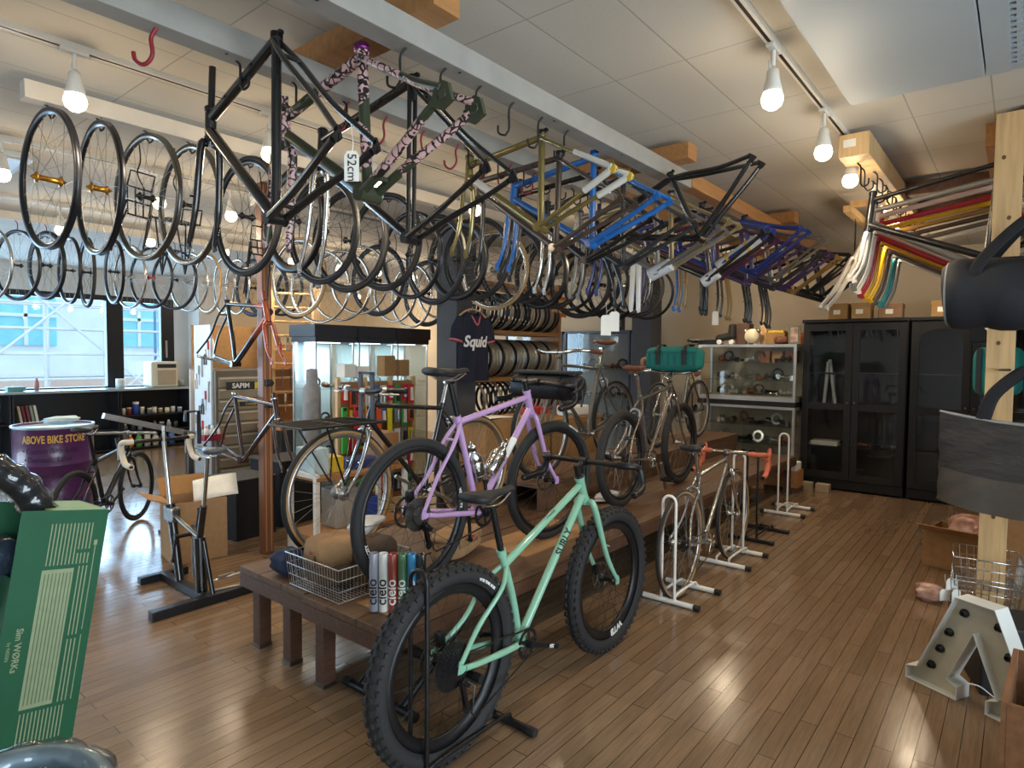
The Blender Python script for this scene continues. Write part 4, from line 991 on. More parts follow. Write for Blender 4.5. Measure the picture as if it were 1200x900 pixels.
# ---------------------------------------------------------------- hanging wheels
M_RIMD = mat('dark_grey_rim', '34353a', .3, .6, .06, 12); M_RIMS = mat('silver_rim', 'bdbdbb', .25, 1, .05, 12); M_RIMG = mat('smoke_rim', '6e6d6a', .25, .9, .06, 12)
M_TAPE = mat('rim_sticker', 'e8e8e6', .4)
M_GUM = mat('gum_tyre', 'a88a5e', .7)
WS = dict(
 gold=dict(Rr=.311, depth=.026, rw=.026, rm=M_RIMD, hm=M_GOLD, sm=M_SPOKE, big=.6, n=24, seg=72),
 dark=dict(Rr=.311, depth=.026, rw=.026, rm=M_RIMD, hm=M_BLACK, sm=M_SPOKE, n=24, seg=72),
 smoke=dict(Rr=.311, depth=.026, rw=.026, rm=M_RIMG, hm=M_BLACK, sm=M_SPOKE, n=24, seg=72),
 tyre=dict(Rr=.311, tw=.030, depth=.022, rw=.022, rm=M_RIMD, hm=M_BLACK, sm=M_SPOKEB, n=24, seg=64),
 deep=dict(Rr=.311, depth=.05, rw=.024, rm=M_BLACK, hm=M_BLACK, sm=M_SPOKEB, n=20, seg=64),
 silver=dict(Rr=.311, depth=.018, rw=.021, rm=M_RIMS, hm=M_ALLOY, sm=M_SPOKE, n=28, seg=64),
 red=dict(Rr=.311, depth=.024, rw=.022, rm=M_RIMD, hm=M_REDAN, sm=M_SPOKE, n=24, seg=64),
 cream=dict(Rr=.311, tw=.026, depth=.02, rw=.021, rm=M_RIMS, tm=M_GUM, hm=M_ALLOY, sm=M_SPOKE, n=28, seg=64),
)
for k in WS: WS[k]['cass'] = 0
WD = dict(gold='dark rimmed wheel with gold hub', dark='dark grey rimmed wheel with black hub', smoke='glossy smoke grey rimmed wheel with black hub', tyre='wheel with black tyre', deep='deep black rimmed wheel', silver='bare silver rimmed wheel', red='dark rimmed wheel with red hub', cream='silver wheel with gum coloured tyre')
M_TAPER = M_TAPE
rnd = random.Random(3)
def hang_wheel(i, kind, x, y, zr, row, group, rz=None, hk=(M_HOOKB, 'black'), hl=.055, prot=None):
    sp = WS[kind]; rim = sp['Rr'] - sp['depth']
    zc = zr - hl - rim + .006
    rot = (0, rnd.uniform(0, 6), (rnd.uniform(-.16, .16) if rz is None else rz) + pi / 2)
    wh = make_wheel('wheel', None, (x, y, zc), sp, rear=(kind == 'gold' and i == 0), rot=rot, label='%s, %s from left in the %s' % (WD[kind], ORD[i], row), cat='wheel', group=group)
    hook(x, y, zr, 'wh%s%.2f' % (hk[1], hl), hl, .04, hk[0], '%s wire hook holding the %s wheel in the %s' % (hk[1], ORD[i], row), 'hooks of the ' + row, rot[2] - pi / 2 + .3, .004)
    return wh
row1 = [(.92, 'gold'), (1.12, 'gold'), (1.33, 'smoke'), (1.54, 'smoke'), (1.86, 'tyre'), (2.16, 'deep'), (2.36, 'tyre'), (2.56, 'tyre'), (2.86, 'tyre'), (3.1, 'dark'), (3.34, 'tyre'), (3.58, 'deep'), (3.8, 'tyre'), (4.02, 'cream'), (4.24, 'tyre'), (4.46, 'dark'), (4.68, 'deep'), (4.9, 'tyre'), (5.12, 'dark'), (5.34, 'tyre'), (5.56, 'tyre'), (5.78, 'dark'), (6.0, 'tyre'), (6.24, 'silver'), (6.5, 'tyre'), (6.8, 'dark')]
for i, (x, k) in enumerate(row1): hang_wheel(i, k, x, 3.46, 2.612, 'long wheel row', 'wheels of the long row', rz=[.08, -.02, .10, .05, .05][i] if i < 5 else .05 + .10 * sin(i * 1.1), hl=.055 if i < 6 else rnd.choice((.055, .09, .12)))
row2 = ['dark', 'silver', 'dark', 'deep', 'dark', 'tyre', 'deep', 'silver', 'red', 'dark', 'silver', 'cream', 'silver', 'silver', 'tyre', 'tyre', 'dark', 'tyre']
for i, k in enumerate(row2): hang_wheel(i, k, 1.25 + .185 * i + rnd.uniform(-.03, .03), 7.0 + rnd.uniform(-.02, .02), 2.662, 'window wheel row', 'wheels before the window', hk=(M_HOOKR, 'red') if i < 5 else (M_HOOKB, 'black'), hl=.12, rz=.1 + .22 * sin(i * .9))
row3 = ['cream', 'silver', 'silver', 'silver', 'tyre', 'silver', 'silver', 'tyre', 'silver']
for i, k in enumerate(row3): hang_wheel(i, k, 3.0 + .21 * i, 4.75, 2.662, 'silver wheel row behind', 'wheels behind the long row', hl=.24 + .06 * sin(i * 1.3), rz=.15 + .2 * sin(i * .8))

# ---------------------------------------------------------------- hanging frames
def pcol(n, c, **k): return paint('frame_' + n, c, **k)
def letters_mat():
    m = D.materials.new('olive_pink_lettered_paint'); m.use_nodes = True; nt = m.node_tree; N = nt.nodes.new; L = nt.links.new; b = nt.nodes['Principled BSDF']
    tc = N('ShaderNodeTexCoord'); nz = N('ShaderNodeTexNoise'); nz.inputs['Scale'].default_value = 22; nz.inputs['Detail'].default_value = 1; L(tc.outputs['Object'], nz.inputs['Vector'])
    mx = N('ShaderNodeMixRGB'); mx.inputs[0].default_value = .045; L(tc.outputs['Object'], mx.inputs[1]); L(nz.outputs['Color'], mx.inputs[2])
    vo = N('ShaderNodeTexVoronoi'); vo.feature = 'DISTANCE_TO_EDGE'; vo.inputs['Scale'].default_value = 34; L(mx.outputs[0], vo.inputs['Vector'])
    v2 = N('ShaderNodeTexVoronoi'); v2.inputs['Scale'].default_value = 34; L(mx.outputs[0], v2.inputs['Vector'])
    r = N('ShaderNodeValToRGB'); cr = r.color_ramp; cr.interpolation = 'CONSTANT'; cr.elements[0].color = hexc('24221e'); cr.elements[1].color = hexc('d8b0b0'); cr.elements[1].position = .10
    L(vo.outputs['Distance'], r.inputs[0])
    rr = N('ShaderNodeValToRGB'); c2 = rr.color_ramp; c2.interpolation = 'CONSTANT'; c2.elements[0].color = (0, 0, 0, 1); c2.elements[1].color = (1, 1, 1, 1); c2.elements[1].position = .20
    L(v2.outputs['Distance'], rr.inputs[0])
    q = N('ShaderNodeTexVoronoi'); q.inputs['Scale'].default_value = 5.5; L(tc.outputs['Object'], q.inputs['Vector'])
    q2 = N('ShaderNodeValToRGB'); q2.color_ramp.interpolation = 'CONSTANT'; q2.color_ramp.elements[0].color = (0, 0, 0, 1); q2.color_ramp.elements[1].color = (1, 1, 1, 1); q2.color_ramp.elements[1].position = .60
    sp = N('ShaderNodeSeparateColor'); L(q.outputs['Color'], sp.inputs[0]); L(sp.outputs[0], q2.inputs[0])
    m1 = N('ShaderNodeMixRGB'); m1.inputs[1].default_value = hexc('2a2622'); L(rr.outputs[0], m1.inputs[0]); L(r.outputs[0], m1.inputs[2])
    m2 = N('ShaderNodeMixRGB'); m2.inputs[2].default_value = hexc('38402e'); L(q2.outputs[0], m2.inputs[0]); L(m1.outputs[0], m2.inputs[1]); L(m2.outputs[0], b.inputs['Base Color'])
    b.inputs['Roughness'].default_value = .35
    return m
M_CAMO = letters_mat(); M_OLIVE = pcol('olive', '3a4030')
M_FBLK = pcol('black', '17181a', rough=.22); M_FOLV = mat('frame_gold_olive', '8a7c48', .2, .55, .04, 8, coat=.7); M_FBLU = pcol('blue', '1e66b4'); M_FNAVY = pcol('navy', '22357c'); M_FPUR = pcol('purple', '43305e'); M_FGRY = mat('frame_grey', '7c7a76', .3, .5, .04, 8, coat=.5)
M_FCHA = mat('frame_champagne', '9a8c64', .28, .4, .04, 8, coat=.6); M_FPLUM = pcol('plum', '4a2440'); M_FWHT = pcol('white', 'd8d4cc'); M_FBRN = pcol('umber', '4a3c34'); M_FDG = mat('frame_gunmetal', '45484c', .25, .6, .04, 8, coat=.6); M_FGOLD = mat('frame_ochre', '94743c', .3, .3, .04, 8, coat=.5)
M_BUBBLE = mat('bubble_wrap', 'c8ccd0', .25, 0, .1, 80, bump=.6, bscale=120, coat=.5)
M_YTAPE = mat('yellow_tape', 'd0b040', .4)
def hung_frame(label, X, seat, fm, pitch=15, g=None, fr=None, fk=None, fkm=None, hm=M_BLACK, yaw=0, roll=0, steer=.05, fork=True, group='frames hanging from the beams', rz=90):
    gg = dict(cs=.43, drop=.065, sa=74, st=.52, reach=.38, stack=.555, hl=.12, ha=72, rake=.045); gg.update(g or {})
    G = geo(**gg)
    R = MX.Rotation(RD(rz + yaw), 3, 'Z') @ MX.Rotation(RD(pitch), 3, 'Y') @ MX.Rotation(RD(roll), 3, 'X')
    loc = V((X, seat[0], seat[1])) - R @ G['ST']
    t = thing('bicycle_frameset', label, 'bicycle frame', loc, group=group, rot=R.to_euler())
    fms = fm if isinstance(fm, list) else [fm]
    frame_mb(G, **dict(dict(tt=.0150, dt=.0175, stt=.015, ht=.0195, ow=.138, tirew=.045), **(fr or {}))).build('frame', fms, t)
    if fork: fork_mb(G, **dict(dict(leg=.0125, tip=.008, tirew=.045, steer=steer), **(fk or {}))).build('fork', fkm or fms[0], t)
    for k in (0, 1): headset_mb(G, (fr or {}).get('ht', .0195), k).build('headset_cup', hm, t)
    mb = MB(); mb.lathe([(.0195, -.016), (.0205, -.014), (.0205, .0), (.0195, .002)], c=G['ST'] - G['s'] * .002, ax=G['s'], n=16); mb.box(G['ST'] + V((-.022, 0, -.008)), (.016, .016, .012)); mb.build('seat_clamp', hm, t)
    p = R @ (G['ST'] - G['s'] * .03).lerp(G['HT'], .18) + loc
    return t, G, R, loc
f1 = hung_frame('large black frame hanging foremost at upper left', 1.17, (1.97, 2.565), M_FBLK, 11.6, dict(cs=.475, drop=.07, sa=77, st=.61, reach=.345, stack=.545, hl=.105, ha=73), dict(tt=.0175, dt=.0205, stt=.0165, ht=.021, ss=.0095, cst=.012, ttdrop=.02), dict(leg=.0145, tip=.009, crown=.02), steer=.16)
f2 = hung_frame('olive frame covered in pink lettering with purple seat clamp', 1.38, (1.79, 2.545), M_CAMO, 18, dict(cs=.48, drop=.06, sa=75.5, st=.50, reach=.36, stack=.54, hl=.12, ha=70), dict(tt=.020, dt=.022, stt=.019, ht=.023, ss=.012, cst=.014, ttdrop=.03), dict(leg=.019, tip=.014, crown=.022, curve=False), hm=M_OLIVE)
t = f2[0]; G = f2[1]
mb = MB(); mb.cyl((0, -.042, 0), (0, .042, 0), .029, 20); mb.lathe([(.031, -.045), (.031, -.038), (.021, -.038)], ax=(0, 1, 0), n=20); mb.build('bottom_bracket_shell', [M_OLIVE], t)
for sd in (-1, 1):
    mb = MB(); mb.prism([(-.03, -.035), (.02, -.04), (.05, -.012), (.03, .03), (-.01, .04), (-.03, .02)], G['RA'] + V((0, sd * .069, 0)), (1, 0, 0), (0, 0, 1), .014); mb.lathe([(.012, -.009), (.016, -.009), (.016, .009), (.012, .009)], c=G['RA'] + V((0, sd * .069, 0)), ax=(0, 1, 0), n=16); mb.build('dropout', M_OLIVE, t)
cl = [c for c in t.children if c.name.startswith('seat_clamp')][0]; cl.data.materials[0] = mat('purple_anodised', '6a2466', .3, .6); cl['label'] = 'purple anodised clamp'; cl.scale = (1, 1, 1)
mb = MB(); mb.lathe([(.022, -.014), (.027, -.012), (.027, .008), (.021, .012)], c=G['ST'], ax=G['s'], n=20); me_ = mb.mesh('seat_clamp', MATS['purple_anodised']); cl.data = me_
f3 = hung_frame('slim black frame with a doubled seat tube of two thin tubes', 1.62, (1.80, 2.535), M_FBLK, 12, dict(cs=.47, drop=.07, sa=77, st=.60, reach=.44, stack=.62, hl=.15, ha=72), dict(tt=.0165, dt=.0165, stt=.013, ss=.0075, cst=.0095, twin=True, ttdrop=.02), fkm=M_CHROME, steer=.02)
FR = [
 ('glossy olive gold frame with white wrapped dropouts', 2.35, (1.74, 2.525), M_FOLV, 15, dict(st=.44, sa=75, reach=.33, stack=.50, cs=.45), dict(ss=.008), None, None),
 ('dark umber frame between the gold and the blue frame', 2.58, (1.80, 2.50), M_FBRN, 14, dict(st=.47), None, None, M_FBLK),
 ('bright blue frame with blue fork hanging in mid row', 2.80, (1.74, 2.545), M_FBLU, 14, dict(st=.47, sa=75, reach=.40, stack=.52, hl=.13), dict(tt=.0165, dt=.0165, stt=.0165, ss=.011, cst=.013), dict(leg=.015), None),
 ('black frame with white down tube letters behind the blue one', 2.98, (1.84, 2.52), M_FBLK, 12, dict(st=.50), dict(dt=.022), None, M_FBLK),
 ('gunmetal frame with chromed seat tube behind the blue one', 3.14, (1.76, 2.52), M_FDG, 17, dict(st=.52), None, None, M_CHROME),
 ('grey frame with bubble wrapped bottom bracket', 3.46, (1.72, 2.50), M_FGRY, 18, dict(st=.50), None, None, M_FGRY),
 ('champagne gold frame in mid row with shapely stays', 3.62, (1.70, 2.505), M_FCHA, 19, dict(st=.46), dict(ss=.010), None, M_FNAVY),
 ('black frame with its rear end tipped highest towards the ceiling', 3.30, (1.56, 2.515), M_FBLK, 42, dict(st=.42, cs=.46), dict(tt=.018, dt=.02, ss=.011, cst=.012), None, M_FBLK),
 ('black frame with a bubble wrapped lower tube', 4.00, (1.66, 2.50), M_FBLK, 24, dict(st=.50), dict(dt=.02), dict(leg=.021, tip=.017, curve=False), M_FWHT),
 ('navy frame with yellow taped clear wrapping on its tube', 4.22, (1.70, 2.510), M_FNAVY, 22, dict(st=0.42), None, None, M_FPUR),
 ('plum frame behind the navy frames', 4.42, (1.74, 2.500), M_FPLUM, 23, dict(st=0.44), None, None, M_FBLK),
 ('navy blue frame with stout dropouts towards the aisle', 4.62, (1.60, 2.515), M_FNAVY, 27, dict(st=0.42), dict(ss=.011, cst=.012), None, M_FGOLD),
 ('dark purple frame behind the navy ones', 4.84, (1.70, 2.490), M_FPUR, 24, dict(st=0.44), dict(dt=.019), None, M_FBLU),
 ('pale grey frame with its rear end raised to the aisle', 5.06, (1.60, 2.515), M_FGRY, 27, dict(st=0.43, cs=.45), None, None, M_FBLK),
 ('gunmetal frame at the far half of the row', 5.28, (1.66, 2.490), M_FDG, 25, dict(st=0.44), None, dict(leg=.023, tip=.02, curve=False), M_FBLK),
 ('deep purple frame with thick twin stays at far right', 5.50, (1.64, 2.500), M_FPUR, 26, dict(st=0.44), dict(ss=.011, cst=.012, dt=.02), None, M_FBLK),
 ('ochre frame between purple and black frames at far end', 5.74, (1.64, 2.490), M_FGOLD, 28, dict(st=0.44), None, None, M_FGOLD),
 ('black frame fourth from the far end of the row', 5.98, (1.60, 2.510), M_FBLK, 31, dict(st=0.45), dict(ss=.010), None, M_FBLK),
 ('gunmetal frame third from the far end of the row', 6.22, (1.64, 2.500), M_FDG, 29, dict(st=0.44), None, None, M_FBLK),
 ('black frame second from the far end of the row', 6.46, (1.60, 2.510), M_FBLK, 31, dict(st=0.45), dict(ss=.010), None, M_FBLK),
 ('black frame at the far end, lowest bracket over the display case', 6.72, (1.62, 2.500), M_FBLK, 30, dict(st=0.47), dict(dt=.02), None, M_FBLK),
]
hf = []
for i, (lb, X, seat, m, pt, g, fr, fk, fkm) in enumerate(FR):
    hf.append(hung_frame(lb, X, seat, m, pt, g, fr, fk, fkm, yaw=rnd.uniform(-4, 4) if i > 2 else 0, roll=rnd.uniform(-2, 2) if i > 2 else 0, steer=.06))
    hook(X - .025, 2.19, 2.535 if X < 3.7 else 2.545, 'fb', .10, .05, M_HOOKB, 'black hook carrying the ' + lb.split(' with')[0].split(' hanging')[0], 'hooks carrying the hanging frames', RD(10))
for x in (1.15, 1.37, 1.6): hook(x, 2.19, 2.535, 'fb', .10, .05, M_HOOKB, 'black hook carrying one of the three foremost frames, # along the beam', 'hooks carrying the foremost frames', RD(10))
# wrapping and lettering that belong to single frames
G = hf[0][1]
for sd in (-1, 1):
    mb = MB(); ra = G['RA'] + V((0, sd * .069, 0)); j = G['ST'] - G['s'] * .03
    mb.tube([ra + V((.0, 0, .01)), ra.lerp(j + V((0, sd * .012, 0)), .5)], .0125, 10); mb.tube([ra + V((.01, 0, 0)), ra.lerp(V((0, sd * .03, 0)), .35)], .015, 10)
    mb.lathe([(.012, -.007), (.019, -.007), (.019, .007), (.012, .007)], c=ra, ax=(0, 1, 0), n=14, m=1); o = mb.build('wrapping', [M_FWHT, M_YTAPE], hf[0][0]); o['label'] = 'white foam wrapping with yellow tape'
mb = MB(); mb.tube([G['BB'].lerp(G['HB'] + G['d'] * .03, .62), G['BB'].lerp(G['HB'] + G['d'] * .03, .93)], .0195, 14)
o = mb.build('wrapping', [M_FWHT, M_YTAPE], hf[0][0]); o['label'] = 'white foam wrapping with yellow tape'
G = hf[3][1]; wrap_text('VRCL', .05, G['BB'].lerp(G['HB'] + G['d'] * .03, .45), G['HB'] + G['d'] * .03 - G['BB'], (0, -1, 0), .0225, M_WTXT, hf[3][0], bold=.001)
def wrap_at(h, a, b, r, tape=True, lab='clear bubble wrap'):
    a, b = V(a), V(b); mb = MB(); pts = [a.lerp(b, i / 8) for i in range(9)]
    mb.tube(pts, [r * (.97 + .05 * (i % 2)) for i in range(9)], 14)
    if tape:
        for q in (.25, .7): mb.tube([a.lerp(b, q), a.lerp(b, q + .07)], r * 1.07, 14, 1)
    o = mb.build('wrapping', [M_BUBBLE, M_YTAPE], h[0]); o['label'] = lab
G = hf[5][1]; wrap_at(hf[5], V((.05, 0, 0)), V((-.09, 0, .01)), .04, False)
G = hf[9][1]; wrap_at(hf[9], G['BB'] + V((-.03, 0, 0.005)), G['RA'] * .8, .042, True, 'clear plastic wrapping with yellow tape')
G = hf[8][1]; wrap_at(hf[8], V((.05, 0, 0)), V((-.06, 0, .01)), .038, False)
# paper tags
def price_tag(label, loc, rz, w=.042, h=.085, txt=None, tilt=0):
    t = thing('price_tag', label, 'tag', loc, rot=(0, RD(tilt), rz), group=None)
    mb = MB(); mb.prism([(-w / 2, -h), (w / 2, -h), (w / 2, -.012), (w * .3, 0), (-w * .3, 0), (-w / 2, -.012)], (0, 0, 0), (1, 0, 0), (0, 0, 1), .0012); mb.build('card', M_PAPER, t)
    mb = MB(); mb.tube(smooth([(0, 0, -.008), (.004, 0, .02), (0, .004, .05), (-.002, .002, .075)], 4), .0012, 6); mb.build('string', M_PAPER, t)
    if txt: lettering(txt, .036, (0, -.0016, -h * .55), (0, 0, -1), (1, 0, 0), M_BTXT, t)
    return t
price_tag('white card tag reading 52cm on the foremost black frame', (1.12, 1.50, 2.075), RD(-51), txt='52cm')
price_tag('left one of two white tags under the forks at centre', (3.25, 1.92, 1.74), RD(-51), .06, .12)
price_tag('right one of two white tags under the forks at centre', (3.4, 1.95, 1.77), RD(-51), .06, .12)
price_tag('white tag over the skates on the display case', (4.9, 1.9, 1.86), RD(-51), .05, .11)
# carrier racks hanging behind the first wheels
def rack_mb():
    mb = MB(); r = .005
    for y in (-.06, -.02, .02, .06): mb.tube([(-.15, y, 0), (.15, y, 0)], r, 8)
    for x in (-.15, 0, .15): mb.tube([(x, -.065, 0), (x, .065, 0)], r, 8)
    mb.tube([(-.15, -.06, 0), (-.17, -.06, .09), (-.17, .06, .09), (-.15, .06, 0)], r, 8)
    for sd in (-1, 1):
        for x in (-.1, .0, .1): mb.tube([(x, sd * .065, 0), (.02, sd * .075, -.33)], r, 8)
        mb.tube([(.05, sd * .068, -.15), (-.06, sd * .068, -.15)], r * .8, 8)
    return mb
t = tag(rack_mb().build('rack', M_BLACK, None, (1.5, 4.0, 2.36), (RD(12), RD(20), RD(70))), 'black wire carrier rack hanging behind the second wheel', 'carrier rack')
o = tag(put('rack', t.data, None, (1.72, 4.05, 2.3), (RD(-8), RD(-14), RD(100))), 'black wire carrier rack hanging behind the third wheel', 'carrier rack')
o = tag(put('rack', t.data, None, (2.3, 4.1, 2.22), (RD(6), RD(10), RD(60))), 'black carrier rack hanging behind the fifth wheel', 'carrier rack')
for x, y in ((1.5, 4.0), (1.72, 4.05), (2.3, 4.1)):
    mb = MB(); mb.tube(smooth([(0, 0, 2.73 - 2.30), (.01, 0, .3), (0, .02, .22), (.03, 0, .12), (0, 0, .05)], 4), .004, 8); tag(mb.build('hook', M_HOOKB, None, (x, y, 2.31)), 'long black hook holding the # carrier rack behind the wheels', 'hook', 'hooks of the carrier racks')
# ---------------------------------------------------------------- outside the left window
M_SCAF = mat('scaffold_tube', 'e4e8ea', .5, .1, .05, 9); M_SCAFB = mat('blue_scaffold', '6e93b8', .5, .2, .05, 9)
sc = thing('scaffolding', 'pale tubular scaffolding outside the left window', 'scaffolding', (2, 13.4, -3.2))
k = 0
mb = MB()
for z in (4.2, 4.65, 5.1, 5.55, 3.9):
    for y in (0, .9): mb = MB(); mb.tube([(-9, y, z + y * .02), (5, y, z + y * .02)], .024, 8); mb.build('rail', M_SCAF, sc)
for i in range(15):
    for y in (0, .9): mb = MB(); mb.tube([(-9 + .95 * i + y * .3, y, 0), (-9 + .95 * i + y * .3, y, 7)], .028, 8); mb.build('upright', M_SCAFB if i % 3 == 1 else M_SCAF, sc)
for i in range(9):
    mb = MB(); mb.tube([(-6.5 + 1.3 * i, -.04, 3.9 if i % 3 else 5.7), (-4.6 + 1.3 * i, -.04, 5.7 if i % 3 else 3.9)], .022, 8); mb.build('brace', M_SCAF, sc)
for i in range(4): mb = MB(); mb.box((-7.3 + 3.4 * i, .45, 4.0), (3.2, .5, .05)); mb.build('deck', M_ALLOY, sc)
M_FACA = mat('pale_facade', 'dfe8ee', .8, 0, .06, 1.5); M_FACW = mat('facade_window', '86d0dc', .3, 0, .1, 3, coat=.3); M_FACB = mat('facade_band', 'd8b8a8', .8, 0, .05, 3)
bd = thing('building', 'pale building with turquoise windows beyond the scaffolding', 'building', (2, 19, -3.2))
mb = MB(); mb.box((-2, 1, 6), (30, 1, 12)); mb.box((-2, .45, 3.9), (30, .12, .35), 1); mb.box((-2, .45, 7.9), (30, .12, .35), 1); mb.build('wall', [M_FACA, M_FACB], bd)
for i in range(9):
    mb = MB(); mb.box((-13 + 2.6 * i, .46, 5.6), (1.3, .1, 1.5)); mb.box((-13 + 2.6 * i, .40, 5.6), (.08, .06, 1.5), 1); mb.box((-13 + 2.6 * i, .40, 5.6), (1.3, .06, .08), 1); mb.build('window', [M_FACW, M_FACA], bd)
mb = MB(); mb.box((2, 16, -3.3), (40, 12, .2)); tag(mb.build('street', mat('street', '9a9c9e', .9)), kind='structure')

# ---------------------------------------------------------------- black shelving below the window
M_SHLF = mat('black_shelf', '16181d', .35, 0, .15, 8)
def shelf_unit(label, x0, x1, shelves, back=True):
    t = thing('shelf_unit', label, 'shelf', ((x0 + x1) / 2, 10.66, 0)); w = x1 - x0; mb = MB()
    for x in (-w / 2 + .012, w / 2 - .012): mb.box((x, 0, .455), (.024, .40, .91), ch=.002)
    for z in [.03] + list(shelves): mb.box((0, .005, z), (w - .05, .385, .022), ch=.002)
    mb.box((0, .19, .455), (w - .05, .012, .9)); mb.build('carcass', M_SHLF, t); return t
shelf_unit('black open shelf unit under the left window, partly out of frame', -.4, 2.30, (.5,))
shelf_unit('long black open shelf unit behind the purple drum', 2.31, 3.60, (.33,))
shelf_unit('black open shelf unit with bottles, at the right end under the window', 3.61, 4.62, (.53, .28))
mb = MB(); mb.box((2.1, 10.65, .932), (5.08, .44, .036), ch=.004); tag(mb.build('worktop', mat('grey_worktop', '9aa4a6', .25, 0, .05, 6, coat=.3)), 'long pale worktop along the left window', 'worktop')
t = thing('printer', 'beige desktop machine with a dark slot standing on the window worktop', 'printer', (4.27, 10.68, .952))
M_BEIG = mat('beige_plastic', 'd6cdb8', .45, 0, .03, 9)
mb = MB(); mb.box((0, 0, .2), (.40, .32, .40), ch=.03); mb.build('body', M_BEIG, t)
mb = MB(); mb.box((.03, -.162, .33), (.28, .012, .06), 0, ch=.003); mb.build('slot', M_MATTE, t)
mb = MB(); mb.box((.03, -.165, .15), (.27, .016, .22), 0, ch=.004); mb.box((.03, -.172, .275), (.29, .02, .02), 1); mb.build('front_panel', [mat('taupe_plastic', 'a89a84', .5), M_BEIG], t)
def jar(label, x, y, z, r, h, c, cat='bottle', capc=None, group=None, neck=True):
    t = thing(cat.replace(' ', '_'), label, cat, (x, y, z), group=group); mb = MB()
    if neck: mb.lathe([(0, 0), (r, 0), (r, h * .68), (r * .45, h * .82), (r * .4, h * .86)], n=14); mb.build('body', mat('jar_' + c, c, .4), t); mb = MB(); mb.lathe([(r * .48, h * .84), (r * .5, h), (0, h)], n=12)
    else: mb.lathe([(0, 0), (r, 0), (r, h * .82), (r * .95, h * .84)], n=14); mb.build('body', mat('jar_' + c, c, .4), t); mb = MB(); mb.lathe([(r * .98, h * .82), (r * .98, h), (0, h)], n=14)
    mb.build('cap', mat('jar_' + (capc or 'e2e0da'), capc or 'e2e0da', .4), t); return t
jar('small pink tinted bottle on the window worktop at left', 2.62, 10.6, .952, .03, .18, 'b07868', 'bottle', 'c08a78')
jar('little jar with a white lid on the worktop by the dark window post', 3.66, 10.6, .952, .06, .14, 'c8d0c8', 'jar', neck=False)
jar('small clear jar on the worktop beside the beige machine', 4.56, 10.62, .952, .05, .10, '8a9496', 'jar', 'a0a6a6', neck=False)
mb = MB(); mb.box((2.38, 10.6, .985), (.2, .16, .06), ch=.006); tag(mb.build('box', mat('teal_box', '5a8a80', .6)), 'small teal box on the window worktop at the left edge', 'box')
rr = random.Random(5)
cols = ['c8c4b8', '8a3a30', 'd0ccc0', 'b8b090', '606468', 'e0dcd0', 'a08868', 'd8d4a0', 'c0c0c0', '787c80']
jar('blue bottle with a white cap on the upper bottle shelf', 3.86, 10.58, .542, .045, .19, '3a50a0', 'bottle', neck=False)
for i in range(10):
    x = 3.68 + .09 * i
    if abs(x - 3.86) < .07: continue
    jar('small %s topped pot on the upper bottle shelf, %s from left' % (['grey', 'cream', 'white', 'tan', 'pale'][i % 5], ORD[i]), x, 10.55 + rr.uniform(-.02, .05), .542, .034, rr.uniform(.07, .11), cols[i % len(cols)], 'pot', ['e2e0da', 'd8d0a8', 'c8c8c8'][i % 3], 'pots on the upper bottle shelf', neck=False)
for i in range(8): jar('small dark pot on the lower bottle shelf, %s from left' % ORD[i], 3.70 + .105 * i, 10.56, .292, .035, rr.uniform(.10, .15), ['50545a', '404448', '888a88', '30343a'][i % 4], 'pot', ['d0ccc0', '303030', 'a8a8a8'][i % 3], 'pots on the lower bottle shelf', neck=i % 2 == 0)
for i, (c, n) in enumerate((('c8702c', 'orange'), ('5a9a4a', 'green'), ('c8bca8', 'beige'), ('b8ac98', 'cream'), ('707478', 'grey'), ('3a6aa8', 'blue'))):
    jar('%s bottle on the bottom of the bottle shelf' % n, 3.76 + .12 * i, 10.54, .042, .045, .2 + .02 * (i % 3), c, 'bottle')
for i in range(5):
    mb = MB(); mb.box((0, 0, .12), (.03, .2, .24), ch=.002); o = mb.build('book', mat('book_%d' % i, ['c8b8a0', '6a2c34', '7a3c40', '8a9080', 'd0c8b4'][i], .7), None, (2.42 + .045 * i, 10.6, .515), (0, RD(-9), 0)); tag(o, '%s spined book leaning on the black shelf, %s from left' % (['cream', 'dark red', 'wine red', 'sage', 'pale'][i], ORD[i]), 'book', 'leaning books on the black shelf')

# ---------------------------------------------------------------- purple oil drum
M_PURP = mat('purple_enamel', '4e2458', .3, 0, .08, 6, coat=.4); M_PRIM = mat('pale_drum_rim', '9ab0b8', .35, .3); M_GILT = mat('gilt_letters', 'c8a040', .5); M_PDK = mat('dark_purple_letters', '2c1438', .6)
dc = V((1.66, 6.28, 0)); t = thing('oil_drum', 'purple oil drum with gold and white lettering near the window', 'drum', dc)
pr = [(.0, .004), (.27, .0), (.285, .004), (.285, .02), (.28, .03)]
for z in (.30, .58): pr += [(.28, z - .02), (.288, z - .006), (.288, z + .006), (.28, z + .02)]
pr += [(.28, .865), (.287, .875), (.287, .89), (.278, .89), (.274, .872), (0, .872)]
mb = MB(); mb.lathe(pr, n=48); mb.build('drum_body', M_PURP, t)
mb = MB(); mb.lathe([(.2875, .872), (.290, .88), (.2885, .893), (.279, .893), (.2755, .8745), (0, .8745)], n=48); mb.build('rim', M_PRIM, t)
def drum_text(txt, size, z, m, a=0, r=.2805, bold=.0008, sx=1):
    me = text_mesh(txt, size, .0003, bold)
    for q in me.vertices:
        th = RD(-104) + a + q.co.x * sx / r; rr_ = r + .0008 + q.co.z; q.co = V((cos(th) * rr_, sin(th) * rr_, z + q.co.y))
    me.materials.clear(); me.materials.append(m); put('lettering', me, t)
drum_text('ABOVE BIKE STORE', .085, .79, M_GILT, bold=.002, sx=.62)
